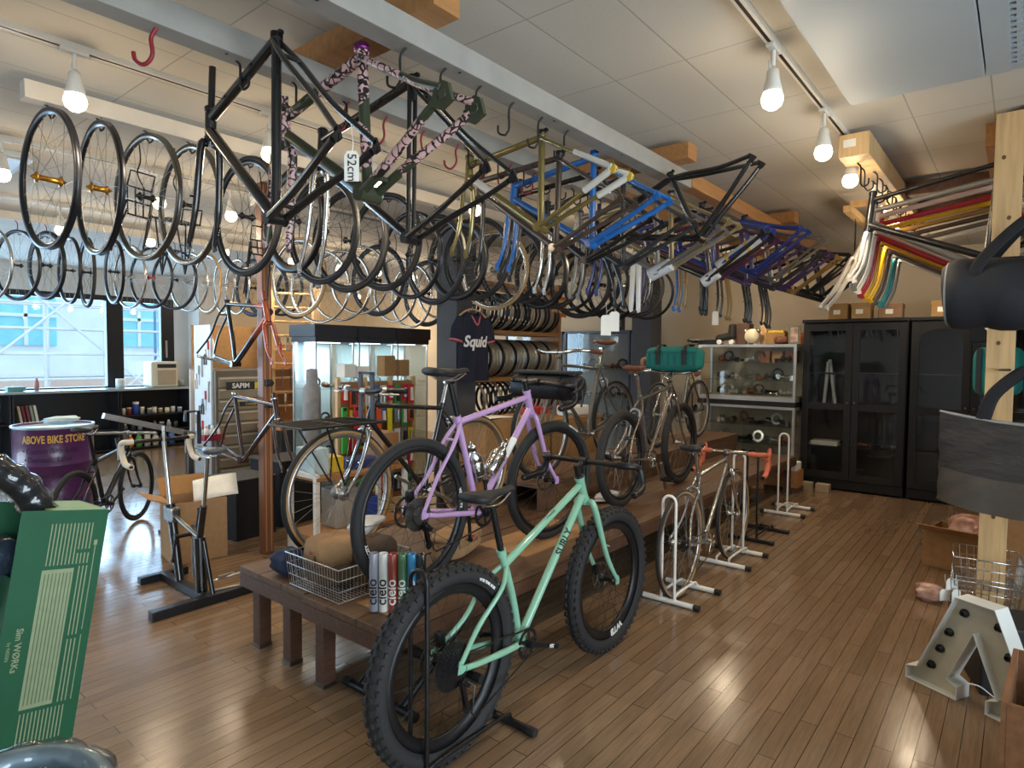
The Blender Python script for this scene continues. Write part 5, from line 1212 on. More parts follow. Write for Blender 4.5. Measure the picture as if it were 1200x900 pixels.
drum_text('• Custom Bike Build', .06, .70, M_PDK, -.12, sx=.8); drum_text('• Domestic Label', .06, .63, M_PDK, -.18, sx=.8)
drum_text('• Gravel  Tour', .05, .50, M_PDK, -.2, sx=.8); drum_text('• Track', .05, .42, M_PDK, -.4, sx=.8)
drum_text('and more', .03, .27, M_WTXT, -.0); drum_text('JUN Scramble', .055, .20, M_WTXT, -.0, sx=.8); drum_text('bicycles', .03, .12, M_WTXT, -.0)
t = thing('towel', 'crumpled pale cloth lying on the purple drum', 'cloth', dc + V((.05, -.03, .896)), .4); mb = MB(); soft_bag(mb, (0, 0, .03), (.30, .16, .06), wob=.15, puff=.8, seed=21); mb.build('cloth', mat('pale_cloth', 'bcd2dc', .8, 0, .08, 20, bump=.3, bscale=60), t)
# dark folding bicycle and a work stand between drum and shelves
wsm = dict(Rr=.275, tw=.035, depth=.018, rw=.02, ow=.08, rm=M_BLACK, sm=M_SPOKEB, hm=M_BLACK, n=20, cr=.045, seg=56)
P = dict(R=.31, fm=M_FBLK, geo=dict(cs=.40, drop=.03, sa=72, st=.40, reach=.38, stack=.44, hl=.12, ha=72, rake=.03), fr=dict(tt=.016, dt=.02, stt=.017), wheel=wsm, post=.2, stem=.04, bar=('flat', dict(w=.5, sweep=.02)), bm=M_ALLOY, spacer=.06, cang=30, ring=.07, stm=M_ALLOY)
build_bike('bicycle', 'small black bicycle standing beside the purple drum', (1.55, 5.42, 0), RD(45), P)
t = thing('repair_stand', 'grey repair stand with a long sloping square beam before the shelves', 'repair stand', (2.42, 5.5, 0))
mb = MB(); mb.box((0, 0, .40), (.05, .05, .78), ch=.004); mb.build('upright', M_STEEL, t)
mb = MB(); R_ = MX.Rotation(RD(17), 3, 'Y'); mb.box((-.30, 0, .90), (.72, .045, .045), 0, R=R_, ch=.003); mb.build('beam', M_ALLOY, t)
mb = MB(); mb.tube([(-.05, -.05, .92), (-.05, -.05, 1.0), (.06, -.05, 1.0), (.06, -.05, .72)], .016, 10); mb.build('clamp', M_DARKST, t)
mb = MB(); mb.box((0, 0, .012), (.5, .06, .024)); mb.box((0, 0, .012), (.06, .5, .023)); mb.build('base', M_DARKST, t)

# ---------------------------------------------------------------- fitting bike on an H base
t = thing('fitting_bike', 'adjustable fitting bike on a black H shaped base with white taped drop bars', 'fitting bike', (1.76, 3.72, 0))
M_BASE = mat('dark_base_steel', '2e3138', .35, .5, .1, 12)
mb = MB(); mb.box((.02, 0, .028), (.74, .06, .055), ch=.005); mb.box((-.02, .34, .028), (.055, .62, .05), ch=.004); mb.box((-.02, .64, .028), (.3, .05, .045), ch=.004); mb.build('base', M_BASE, t)
mb = MB(); mb.tube([(-.02, .10, .05), (-.02, .12, .38)], .035, 14); mb.tube([(-.02, .12, .36), (-.02, .06, .58)], .02, 12); mb.tube([(.0, .0, .05), (-.01, .09, .36)], .014, 10); mb.build('seat_column', M_FBLK, t)
mb = MB(); mb.tube([(-.02, .06, .56), (-.02, .0, .88)], .0125, 12); mb.build('seat_post', M_CHROME, t)
mb = MB(); mb.tube([(-.02, .40, .05), (-.02, .50, .45)], .026, 12); mb.tube([(-.02, .49, .40), (-.02, .52, .52)], .03, 12); mb.build('bar_column', M_FBLK, t)
mb = MB(); mb.tube([(-.02, .52, .50), (-.02, .60, .92)], .0135, 12); mb.tube([(-.02, .60, .90), (-.02, .60, 1.02)], .012, 10); mb.build('bar_post', M_CHROME, t)
mb = MB(); mb.box((-.02, .50, .46), (.06, .12, .09), 0, ch=.01); mb.tube([(-.02, .48, .46), (-.02, .14, .38)], .013, 10); mb.tube([(-.02, .2, .36), (-.02, .2, .12)], .011, 8); mb.build('adjuster', M_STEEL, t)
R_ = MX.Rotation(RD(90), 4, 'Z')
mb = MB(); mb.T = MX.Translation((-.02, 0, .885)) @ R_; saddle = saddle_mb((0, 0, 0)); mb.add(saddle.v, saddle.f); mb.mi = saddle.mi; mb.sm = saddle.sm; mb.build('saddle', [mat('grey_saddle', '4a5058', .4), M_ALLOY], t)
pth = bar_path('drop', w=.42, drop=.14, reach=.09); full = [V((q.x, -q.y, q.z)) for q in pth][::-1][:-1] + pth
mb = MB(); mb.T = MX.Translation((-.02, .63, .93)) @ R_; mb.tube(full, .0125, 12); hb_ = mb.build('handlebar', M_BLACK, t)
M_WTP = mat('white_bar_tape', 'd8ccb8', .65, 0, .05, 40, bump=.1)
for sd in (1, -1):
    mb = MB(); mb.T = MX.Translation((-.02, .63, .93)) @ R_; half = [V((q.x, q.y * sd, q.z)) for q in pth][9:]; mb.tube(half, .0175, 12); mb.build('bar_tape', M_WTP, hb_)
    mb = MB(); mb.T = MX.Translation((-.02, .63, .93)) @ R_; p = [V((q.x, q.y * sd, q.z)) for q in pth][25]; mb.tube(smooth([p, p + V((.04, 0, .01)), p + V((.06, 0, .05))], 3), .015, 10, 0); mb.tube([p + V((.05, 0, .01)), p + V((.05, 0, -.09))], .006, 8, 1); mb.build('brake_lever', [M_BLACK, M_ALLOY], hb_)
mb = MB(); mb.T = MX.Translation((-.02, .30, .36)) @ R_; c = crank_mb(.055, 28, .15, 95); mb.add(c.v, c.f); mb.mi = c.mi; mb.sm = c.sm; mb.build('crankset', [M_BLACK, M_DARKST], t)
mb = MB(); mb.tube([(.02, .03, .12), (.36, -.04, .16)], .008, 8); mb.tube([(.02, .03, .06), (.36, .0, .05)], .008, 8); mb.box((.09, .015, .135), (.1, .012, .03), 0, ch=.003); mb.build('turnbuckle', M_ALLOY, t)

# ---------------------------------------------------------------- boxes beside it
def open_box(label, c, w, d, h, rz, m=M_CARD, flaps=((-1, 0, 25), (0, 1, 20), (1, 0, 60)), cat='box', nm='cardboard_box'):
    t = thing(nm, label, cat, c, rz); th = .006; mb = MB()
    mb.box((0, 0, th / 2), (w, d, th)); mb.box((-w / 2 + th / 2, 0, h / 2), (th, d, h)); mb.box((w / 2 - th / 2, 0, h / 2), (th, d, h)); mb.box((0, -d / 2 + th / 2, h / 2), (w - .012, th, h)); mb.box((0, d / 2 - th / 2, h / 2), (w - .012, th, h)); mb.build('carton', m, t)
    for fx, fy, a in flaps:
        L = min(w, d) * .46; mb = MB()
        if fx: R_ = MX.Rotation(RD(-fx * (90 - a)), 3, 'Y'); R_ = MX.Rotation(fx * RD(a), 3, 'Y'); cc = V((fx * w / 2, 0, h)) + R_ @ V((fx * L / 2, 0, 0)); mb.box(cc, (L, d * .97, .005), 0, R=R_)
        else: R_ = MX.Rotation(-fy * RD(a), 3, 'X'); cc = V((0, fy * d / 2, h)) + R_ @ V((0, fy * L / 2, 0)); mb.box(cc, (w * .97, L, .005), 0, R=R_)
        mb.build('flap', mat('card_inside', 'a47a4c', .85), t)
    return t
open_box('tall open cardboard box behind the fitting bike', (2.09, 4.70, 0), .36, .34, .44, RD(-8), flaps=((-1, 0, -20), (0, 1, -50)))
mb = MB(); mb.grid(lambda u, v: V(((u - .5) * .30, (v - .5) * .21, .012 * sin(u * 3))), 6, 4); o = mb.build('paper_sheet', M_PAPER, None, (2.22, 4.63, .50), (RD(38), RD(-8), RD(-28))); o.modifiers.new('thickness', 'SOLIDIFY').thickness = .002; tag(o, 'white paper sheet leaning out of the tall cardboard box', 'paper')
mb = MB(); mb.box((0, 0, .24), (.36, .40, .48), ch=.006); mb.box((0, 0, .482), (.38, .42, .012), 1, ch=.003); tag(mb.build('storage_box', [M_BLKFAB, M_MATTE], None, (2.62, 5.0, 0), (0, 0, RD(5))), 'black storage cube on the floor behind the cardboard box', 'storage box')
mb = MB(); mb.box((0, 0, .28), (.40, .42, .56), ch=.006); mb.box((0, 0, .565), (.42, .44, .014), 1, ch=.003); tag(mb.build('storage_box', [M_BLKFAB, M_MATTE], None, (3.08, 5.12, 0), (0, 0, RD(5))), 'taller black storage cube next to the wooden pole', 'storage box')

# ---------------------------------------------------------------- wooden display pole with two frames
t = thing('display_pole', 'square wooden pole from floor to ceiling with clamped bicycle frames', 'pole', (2.47, 4.36, 0))
M_POLE = mat('reddish_pole', '80563c', .45, 0, .12, 5, stretch=(8, 8, .6))
mb = MB(); mb.box((0, 0, 1.37), (.075, .075, 2.735), ch=.006); mb.build('pole_shaft', M_POLE, t)
mb = MB()
for x in (-.02, .02): mb.box((x, -.0378, 1.37), (.008, .002, 2.7))
mb.build('groove', mat('pole_groove', 'c08a5c', .5), t)
for z in (1.80, 1.12, 1.28): mb = MB(); mb.cyl((0, -.03, z), (-.0, -.10, z), .016, 12); mb.box((0, -.05, z), (.05, .04, .05), ch=.006); mb.build('clamp', M_MATTE, t)
M_RUST = paint('frame_rust', 'a4482a'); M_CHOC = paint('frame_chocolate', '3c2620')
def fade_mat():
    m = D.materials.new('rust_to_black_fade'); m.use_nodes = True; nt = m.node_tree; N = nt.nodes.new; L = nt.links.new; b = nt.nodes['Principled BSDF']
    tc = N('ShaderNodeTexCoord'); sp = N('ShaderNodeSeparateXYZ'); L(tc.outputs['Object'], sp.inputs[0]); r = N('ShaderNodeValToRGB'); r.color_ramp.elements[0].color = hexc('141416'); r.color_ramp.elements[1].color = hexc('b0502e'); r.color_ramp.elements[0].position = .25; r.color_ramp.elements[1].position = .36
    L(sp.outputs[0], r.inputs[0]); L(r.outputs[0], b.inputs['Base Color']); b.inputs['Roughness'].default_value = .22; b.inputs['Coat Weight'].default_value = .6; return m
hung_frame('black frame fading to a rust red head, clamped high on the pole', 2.37, (4.72, 1.90), fade_mat(), 2, dict(st=.50, reach=.41, stack=.46, hl=.14, cs=.48, drop=.04), dict(dt=.021, bend=True), dict(leg=.015), M_RUST, group='frames on the wooden pole', rz=-90, steer=.08)
hung_frame('chocolate brown and chrome frame clamped lower on the pole', 2.37, (4.62, 1.20), M_CHOC, 3, dict(st=.52, reach=.42, stack=.50, hl=.13, cs=.47, drop=.04), None, None, M_CHOC, group='frames on the wooden pole', rz=-90, hm=M_CHROME, steer=.05)

# ---------------------------------------------------------------- green carton leaning at the front left
M_GRN = mat('green_carton', '185c3c', .6, 0, .05, 9); M_GRNL = mat('carton_print', '99a582', .7); M_GRNI = mat('carton_lid', '7c9a5c', .7, 0, .06, 9)
ya, tl = RD(5), RD(9.7); e1 = V((cos(ya), sin(ya), 0)); e2 = V((-sin(ya), cos(ya), 0)); u_ = V((0, 0, 1)) * cos(tl) + e1 * sin(tl); f1 = e1 * cos(tl) - V((0, 0, 1)) * sin(tl)
B0 = V((.772, 2.796, .0)); Wd, Dp, Hh = .29, .26, .885
R_ = MX(((f1.x, e2.x, u_.x), (f1.y, e2.y, u_.y), (f1.z, e2.z, u_.z)))
t = thing('carton', 'tall green printed carton leaning at the front left', 'box', B0, rot=R_.to_euler())
mb = MB(); th = .006     # local: x from -Wd to 0, y from 0 to Dp, z up
mb.box((-Wd / 2, th / 2, Hh / 2), (Wd, th, Hh)); mb.box((-Wd / 2, Dp - th / 2, Hh / 2), (Wd, th, Hh)); mb.box((-th / 2, Dp / 2, Hh / 2), (th, Dp - .012, Hh)); mb.box((-Wd + th / 2, Dp / 2, Hh / 2 - .12), (th, Dp - .012, Hh - .24)); mb.box((-Wd / 2, Dp / 2, th / 2), (Wd - .012, Dp - .012, th))
mb.build('carton_body', M_GRN, t)
def lid(u, v):
    return V((-u * Wd * .98 - .002, .008 + v * (Dp - .016), Hh - .001))
mb = MB(); n = 24; vs = []; cx_, cy_, rd = -Wd * .80, Dp * .42, .075
outer = [(-.003, .004), (-.003, Dp - .004), (-Wd * .62, Dp - .004)] + [(-Wd * .62 - .0 + .06 * cos(a) - .02, cy_ + .075 * sin(a) + .02) for a in [RD(80) - RD(170) * i / 10 for i in range(11)]] + [(-Wd * .62, .004)]
mb.prism(outer, (0, 0, Hh - .003), (1, 0, 0), (0, 1, 0), .005); mb.build('lid', M_GRNI, t)
mb = MB()
def pr_(x, z, w, h): mb.box((-x - w / 2, -.0006, Hh - z - h / 2), (w, .0012, h))
for i in range(12): pr_(.048 + .0125 * i, .05, .004, .155 if i > 3 else .10)
for i in range(4): pr_(.048 + .0125 * i, .165, .004, .04)
pr_(.092, .22, .105, .50)
for i in range(3): pr_(.046 + .013 * i, .215, .004, .26); pr_(.046 + .013 * i, .49, .004, .23)
pr_(.028, .14, .003, .32); pr_(.028, .48, .003, .24); pr_(.024, .118, .012, .02)
for i in range(12): pr_(.05 + .0125 * i, .735, .004, .115)
mb.build('printed_panel', M_GRNL, t)
mb = MB()
for i in range(8): mb.box((-.100 - i * .0122, -.0014, Hh - .47), (.0035, .0012, .47))
mb.build('printed_lines', mat('carton_lines', '5a7a54', .7), t)
lettering('Sim WØRKs', .030, (-.235, -.001, Hh - .50), (0, 0, -1), (1, 0, 0), M_GRNL, t, bold=.0006); lettering('by NISSIN', .016, (-.262, -.001, Hh - .50), (0, 0, -1), (1, 0, 0), M_GRNL, t)
M_FILM = glass_mat('clear_film', 'dfe6ea', .6, .12); M_DKRUB = mat('dark_tyre', '20242a', .6)
def wrapped_tyre(label, c, R, r, rot):
    t = thing('film_ring', label, 'tyre', c, rot=rot); mb = MB()
    mb.tube([(cos(a) * R, sin(a) * R, 0) for a in [2 * pi * i / 48 for i in range(48)]], r * .72, 14, closed=True); mb.build('tyre', mat('pale_ring', 'a4b4bc', .4, .3), t)
    mb = MB(); mb.tube([(cos(a) * (R + .004 * sin(11 * a)), sin(a) * (R + .004 * cos(7 * a)), .004 * sin(13 * a)) for a in [2 * pi * i / 96 for i in range(96)]], [r * (1 + .06 * sin(i * 1.7)) for i in range(96)], 14, closed=True); mb.build('film', M_FILM, t); return t
t = thing('wrapped_roll', 'dark roll in clear plastic film sticking out of the green carton', 'roll', (0, 0, 0)); Q = lambda x, y, z: B0 + f1 * x + e2 * y + u_ * z
pts = smooth([Q(-.15, .12, .66), Q(-.165, .12, .80), Q(-.24, .12, .935), Q(-.36, .12, 1.02), Q(-.55, .13, 1.08), Q(-.8, .14, 1.10)], 8)
mb = MB(); mb.tube(pts, .047, 16); mb.build('roll', M_DKRUB, t); mb = MB(); mb.tube(pts, [.060 + .006 * sin(i * 1.9) for i in range(len(pts))], 16); mb.build('film', M_FILM, t)
t = thing('parcel_bag', 'dark plastic parcel bag filling the green carton behind the film', 'plastic bag', (.60, 2.95, .30), RD(8)); mb = MB(); soft_bag(mb, (0, 0, .25), (.17, .17, .50), wob=.05, puff=.5, seed=2); mb.build('film', mat('navy_film', '2a3848', .25, 0, .2, 20, bump=.5, bscale=20), t)
wrapped_tyre('ring of clear plastic film at the very bottom left', (.315, 1.66, .485), .20, .035, (RD(8), RD(-6), 0))
tt_ = thing('stool', 'dark low stool under the plastic ring, mostly out of frame', 'stool', (.315, 1.66, .025)); mb = MB(); mb.lathe([(0, .40), (.22, .40), (.23, .405), (.23, .42), (0, .425)], n=24)
for a in range(4): mb.tube([(.17 * cos(a * pi / 2 + .7), .17 * sin(a * pi / 2 + .7), .4), (.2 * cos(a * pi / 2 + .7), .2 * sin(a * pi / 2 + .7), .0)], .014, 8)
mb.build('stool_body', M_MATTE, tt_)
# ---------------------------------------------------------------- workshop corner
M_TCH = mat('champagne_steel', '8e8270', .4, .3, .05, 9)
t = thing('tool_chest', 'champagne steel tool chest with many drawers behind the pole', 'tool chest', (3.34, 6.5, 0))
mb = MB(); mb.box((0, 0, .69), (.62, .42, 1.26), ch=.006); mb.box((0, 0, .03), (.58, .38, .06)); mb.build('case', mat('chest_case', '6a6256', .45, .2), t)
for k in range(10):
    z = .14 + .118 * k; mb = MB(); mb.box((0, -.215, z), (.56, .016, .10), 0, ch=.003); mb.build('drawer', M_TCH, t)
    o = t.children[-1] if False else [c for c in t.children if c.name.startswith('drawer')][-1]
    mb = MB(); mb.box((0, -.228, z + .036), (.54, .014, .014)); mb.build('handle', mat('chest_pull', 'c8bca4', .35, .4), o)
s_ = thing('sign', 'black SAPIM sign with a yellow panel on the tool chest', 'sign', (3.36, 6.262, 1.16)); mb = MB(); mb.box((0, 0, 0), (.46, .01, .085), ch=.002); mb.build('board', M_MATTE, s_)
mb = MB(); mb.box((.14, -.006, 0), (.14, .003, .07)); mb.build('yellow_panel', mat('sign_yellow', 'd8b820', .5), s_); lettering('SAPIM', .07, (-.08, -.0062, 0), (1, 0, 0), (0, 0, 1), M_WTXT, s_, bold=.002)
mb = MB(); mb.box((.0, 0, 0), (.30, .008, .05), ch=.002); s2 = mb.build('sign', M_MATTE, None, (3.42, 6.270, .97)); tag(s2, 'narrow dark sign with yellow print below the SAPIM sign', 'sign'); lettering('Campagnolo', .035, (0, -.0045, 0), (1, 0, 0), (0, 0, 1), MATS['sign_yellow'], s2)
t = thing('tool_board', 'white pegboard with hanging tools beside the tool chest', 'pegboard', (3.02, 6.52, 0)); mb = MB(); mb.box((0, 0, 1.22), (.02, .36, 1.12)); mb.box((.01, 0, .34), (.05, .36, .68), 1); mb.build('board', [mat('pegboard_white', 'c8d4e0', .5), M_PLAST], t)
rr = random.Random(11)
TC = ['b02a28', '3a4048', '3070a0', '909498', 'c8c4b8', '202428']
def hand_tool(label, loc, c, kind, grp, rz=0):
    t = thing('hand_tool', label, 'tool', loc, rz, grp); mb = MB()
    if kind == 0: mb.tube([(0, 0, 0), (0, 0, -.09)], .011, 8); mb.build('handle', mat('tool_' + c, c, .4), t); mb = MB(); mb.tube([(0, 0, -.09), (0, 0, -.2)], .004, 6); mb.build('shaft', M_ALLOY, t)
    elif kind == 1:
        for s in (-1, 1): mb.tube(smooth([(s * .02, 0, -.16), (s * .022, 0, -.08), (0, 0, -.05)], 3), .008, 8)
        mb.build('handle', mat('tool_' + c, c, .4), t); mb = MB(); mb.prism([(-.015, -.05), (.015, -.05), (.008, 0), (-.008, 0)], (0, 0, 0), (1, 0, 0), (0, 0, 1), .01); mb.build('jaw', M_STEEL, t)
    else: mb.tube([(0, 0, -.01), (0, 0, -.2)], [(.01, .004)] * 2, 8); mb.lathe([(.016, -.004), (.016, .004), (.008, .004), (.008, -.004)], c=(0, 0, 0), ax=(0, 1, 0), n=14, closed=True); mb.build('wrench', M_STEEL, t)
    return t
for i in range(14):
    hand_tool('%s tool hanging on the white pegboard, %s from top' % (['red', 'black', 'blue', 'grey', 'cream', 'dark'][i % 6], ORD[i]), (3.005, 6.38 + .07 * (i % 5), 1.62 - .085 * i if i < 12 else .8), TC[i % 6], i % 3, 'tools on the white pegboard', pi / 2)
t = thing('tray', 'red tray with white bottles on the side of the tool board', 'tray', (3.0, 6.3, .62)); mb = MB(); mb.box((0, 0, .008), (.20, .10, .016)); mb.box((0, -.05, .035), (.20, .008, .05)); mb.box((-.1, 0, .03), (.008, .1, .06)); mb.build('tray_body', mat('red_tray', '8e1c2c', .4), t)
for i in range(3): jar('white bottle in the red tray, %s from left' % ORD[i], 2.94 + .06 * i, 6.3, .638, .024, .13, ['e0ddd6', 'd0d4d6', 'e6e2dc'][i], 'bottle', ['c8a080', 'e8e8e8', 'c03040'][i])
t = thing('cork_board', 'brown board with a white oval above the tool chest', 'board', (3.45, 6.78, 0)); mb = MB(); mb.box((0, 0, 1.56), (.86, .02, .46)); mb.build('board', M_KRAFT, t); mb = MB(); mb.prism([(cos(2 * pi * i / 20) * .09, sin(2 * pi * i / 20) * .15) for i in range(20)], (-.28, -.014, 1.55), (1, 0, 0), (0, 0, 1), .006); mb.build('oval', M_PAPER, t)
mb = MB(); mb.box((3.45, 6.79, .665), (.9, .02, 1.33)); tag(mb.build('partition', M_WALLW), 'low white partition behind the tool chest', 'partition')
# pine rack with tools
t = thing('tool_rack', 'tall pine rack with wooden rungs and tools left of the glass towers', 'rack', (4.05, 6.6, 0)); mb = MB()
for x, y in ((-.24, 0), (.22, -.2)): mb = MB(); mb.box((x, y, 1.13), (.085, .05, 2.26), ch=.003); mb.build('post', M_PINE, t)
for k in range(9): mb = MB(); mb.tube([(-.24, .0, .9 + .16 * k), (.22, -.18, .9 + .16 * k)], .014, 8); mb.build('rung', M_PINE, t)
mb = MB()
for z in (.70, 1.05, 1.32): mb.box((0, .02, z), (.56, .22, .02))
mb.box((0, .13, 1.1), (.6, .012, 1.0)); mb.build('shelf', M_WOODMID, t)
for i in range(12): hand_tool('%s tool on the pine rack, %s along' % (['red', 'black', 'blue', 'grey', 'cream', 'dark'][i % 6], ORD[i]), (3.86 + .035 * i, 6.50, [1.66, 1.3, 1.02][i % 3] + .02), TC[(i * 5) % 6], (i + 1) % 3, 'tools on the pine rack')
jar('red spray can on the pine rack', 4.18, 6.32, 1.0, .03, .2, 'b02028', 'spray can', 'e8e4dc'); mb = MB(); mb.box((4.18, 6.33, .5), (.16, .12, .99), ch=.003); tag(mb.build('cabinet', M_BLKWOOD), 'narrow dark pedestal under the red spray can', 'cabinet')
mb = MB(); mb.box((0, 0, .36), (.5, .4, .72), ch=.004); mb.box((0, 0, .73), (.56, .45, .03), 1, ch=.003); tag(mb.build('desk', [M_BLKWOOD, M_WOODMID], None, (3.72, 6.02, 0)), 'dark desk with a wooden top before the pine rack', 'desk')

# ---------------------------------------------------------------- three glass towers with black hoods
M_HOOD = mat('charcoal_hood', '2c2e34', .5, 0, .08, 6)
towers = []
def cluster(label, loc, c, k, grp, cat='bicycle part'):
    t = thing(['hub', 'pedal', 'stem_clamp', 'gear'][k % 4], label, cat, loc, k * .7, grp); mb = MB()
    if k % 4 == 0: q = hub_mb(.1, .5); mb.T = MX.Translation((0, 0, .03)); mb.add(q.v, q.f)
    elif k % 4 == 1: mb.box((0, 0, .018), (.09, .06, .03), ch=.006); mb.cyl((0, .02, .018), (0, .08, .018), .006, 8)
    elif k % 4 == 2: mb.tube([(-.05, 0, .02), (.05, 0, .03)], .017, 10); mb.lathe([(.02, -.02), (.02, .02)], c=(.05, 0, .03), ax=(0, 1, 0), n=12); mb.lathe([(.02, -.02), (.02, .02)], c=(-.05, 0, .021), n=12)
    else: mb.T = MX.Translation((0, 0, .05)) @ MX.Rotation(.2, 4, 'X'); gear_mb(.05, 24, .003, .03, 0, mb)
    mb.build('body', c, t); return t
PC = [M_ALLOY, M_CHROME, M_BLACK, M_DARKST, M_LEATH, M_STEEL]
for i in range(3):
    x = 3.70 + .505 * i
    t = thing('display_tower', '%s of three glass display towers with charcoal hoods' % ['left', 'middle', 'right'][i], 'display case', (x, 5.42, 0), group='glass display towers')
    mb = MB(); mb.box((0, 0, 1.72), (.49, .44, .12), ch=.004); mb.box((0, 0, 1.635), (.46, .41, .05)); mb.build('hood', M_HOOD, t)
    mb = MB(); mb.box((0, 0, .06), (.46, .41, .12), ch=.004); mb.build('plinth', M_HOOD, t)
    mb = MB(); mb.box((0, -.05, 1.606), (.30, .04, .008)); mb.build('added_light_strip', mat('added_case_light', 'e8f2ff', .5, emit=4), t)  # glowing strip and the lamp below it, added to brighten the tower inside
    li = D.lights.new('added_case_light', 'AREA'); li.shape = 'RECTANGLE'; li.size = .3; li.size_y = .1; li.energy = 5; li.color = (.85, .94, 1); lo = D.objects.new('added_case_light', li); COL.objects.link(lo); lo.location = (x, 5.37, 1.598)
    mb = MB()
    for sx in (-1, 1):
        for sy in (-1, 1): mb.box((sx * .215, sy * .19, .87), (.014, .014, 1.5))
    mb.build('corner_post', M_ALLOY, t)
    for z in (.45, .80, 1.15): mb = MB(); mb.box((0, 0, z), (.41, .36, .006)); mb.build('shelf', M_GLASSG, t)
    for sx in (-1, 1): mb = MB(); mb.box((sx * .219, 0, .87), (.004, .36, 1.5)); mb.build('glass_side', M_GLASSG, t)
    mb = MB(); mb.box((0, -.194, .87), (.41, .004, 1.5)); mb.build('glass_door', M_GLASSG, t)
    mb = MB(); mb.box((0, .194, .87), (.41, .006, 1.5)); mb.build('pale_back', mat('lightened_tower_back', 'd4e2ea', .3, 0, .04, 4), t)  # plain panel, its pale blue colour stands in for reflected daylight
    for j, z in enumerate((.453, .803, 1.153)):
        for q in range(5): cluster('small %s part in the %s glass tower, %s shelf, %s from left' % (['alloy', 'chrome', 'black', 'dark steel', 'brown', 'steel'][(i + j + q) % 6], ['left', 'middle', 'right'][i], ['lowest', 'second', 'third'][j], ORD[q]), (x - .15 + .075 * q, 5.40 + .05 * (q % 2), z + .001), PC[(i + j + q) % 6], i + j + q, 'parts in the glass towers').scale = (1.15,) * 3
t = thing('mannequin_bust', 'grey cloth figure on the lowest shelf side of the left tower', 'figure', (3.42, 5.2, 0)); mb = MB(); mb.lathe([(.0, 1.36), (.05, 1.35), (.055, 1.28), (.05, 1.22), (.08, 1.18), (.085, .9), (.08, .6), (.085, .02), (0, .02)], n=18); mb.build('cloth_cover', mat('grey_cover', '8a8c90', .8, 0, .15, 14, bump=.3), t)

# ---------------------------------------------------------------- goods wall before the towers
t = thing('goods_rack', 'retail rack with kraft board and hooks before the glass towers', 'rack', (3.86, 4.78, 0)); mb = MB(); mb.box((0, .03, .66), (.92, .02, 1.16)); mb.build('backboard', M_KRAFT, t)
mb = MB()
for x in (-.45, -.15, .15, .45): mb.box((x, 0, .64), (.035, .035, 1.28))
mb.box((0, -.05, .04), (.94, .3, .05)); mb.build('frame', M_PINE, t)
gd = [('c8302c', 'red'), ('e0c820', 'yellow'), ('3aa048', 'green'), ('d8d4cc', 'white'), ('202226', 'black'), ('d8582c', 'orange'), ('c82848', 'crimson'), ('8a8c90', 'grey'), ('3a68b0', 'blue')]
for r_ in range(5):
    for q in range(10):
        c, n = gd[(q * 4 + r_ * 5 + (q * q) % 3) % 9]
        x, z = 3.46 + .088 * q, 1.20 - .215 * r_
        t2 = thing('blister_pack', '%s blister pack on the retail rack, %s row, %s from left' % (n, ['top', 'second', 'third', 'fourth', 'bottom'][r_], ORD[q]), 'packet', (x, 4.745, z), group='packets on the retail rack'); mb = MB(); hgt = .15 + .04 * ((q + r_) % 2); mb.box((0, 0, -hgt / 2), (.075, .006, hgt), 0, ch=.002); mb.build('card', mat('pack_' + c, c, .5), t2)
        mb = MB(); mb.tube([(0, -.014, -.03), (0, -.014, -hgt + .03)], [.016, .02], 8); mb.build('contents', [M_PAPER, M_MATTE, M_ALLOY][(q + r_) % 3], t2)
for i, (c, n, L) in enumerate((('3cb048', 'green', .42), ('c82848', 'crimson', .40), ('b8905c', 'tan', .44), ('d8582c', 'orange', .46), ('e0c820', 'yellow', .3))):
    t2 = thing('strap_roll', '%s strap hanging on the retail rack front' % n, 'strap', (3.42 + .13 * i, 4.70, 1.02)); mb = MB(); mb.box((0, 0, -L / 2), (.055, .02, L), ch=.006); mb.build('webbing', mat('pack_' + c, c, .5), t2); mb = MB(); mb.box((0, -.002, -.02), (.03, .03, .03), ch=.003); mb.build('buckle', M_MATTE, t2)
for i, (x, h_) in enumerate(((3.52, .12), (3.66, .10), (3.98, .2), (4.16, .16))):
    mb = MB(); mb.box((0, 0, h_ / 2), (.13, .12, h_), ch=.003); tag(mb.build('box', [M_PAPER, M_PAPER, M_KRAFT, M_KRAFT][i], None, (x, 4.80, 1.285)), ['small white box with black dots atop the retail rack, left', 'small white box atop the retail rack, second from left', 'larger kraft box atop the retail rack', 'kraft box atop the retail rack, right end'][i], 'box')
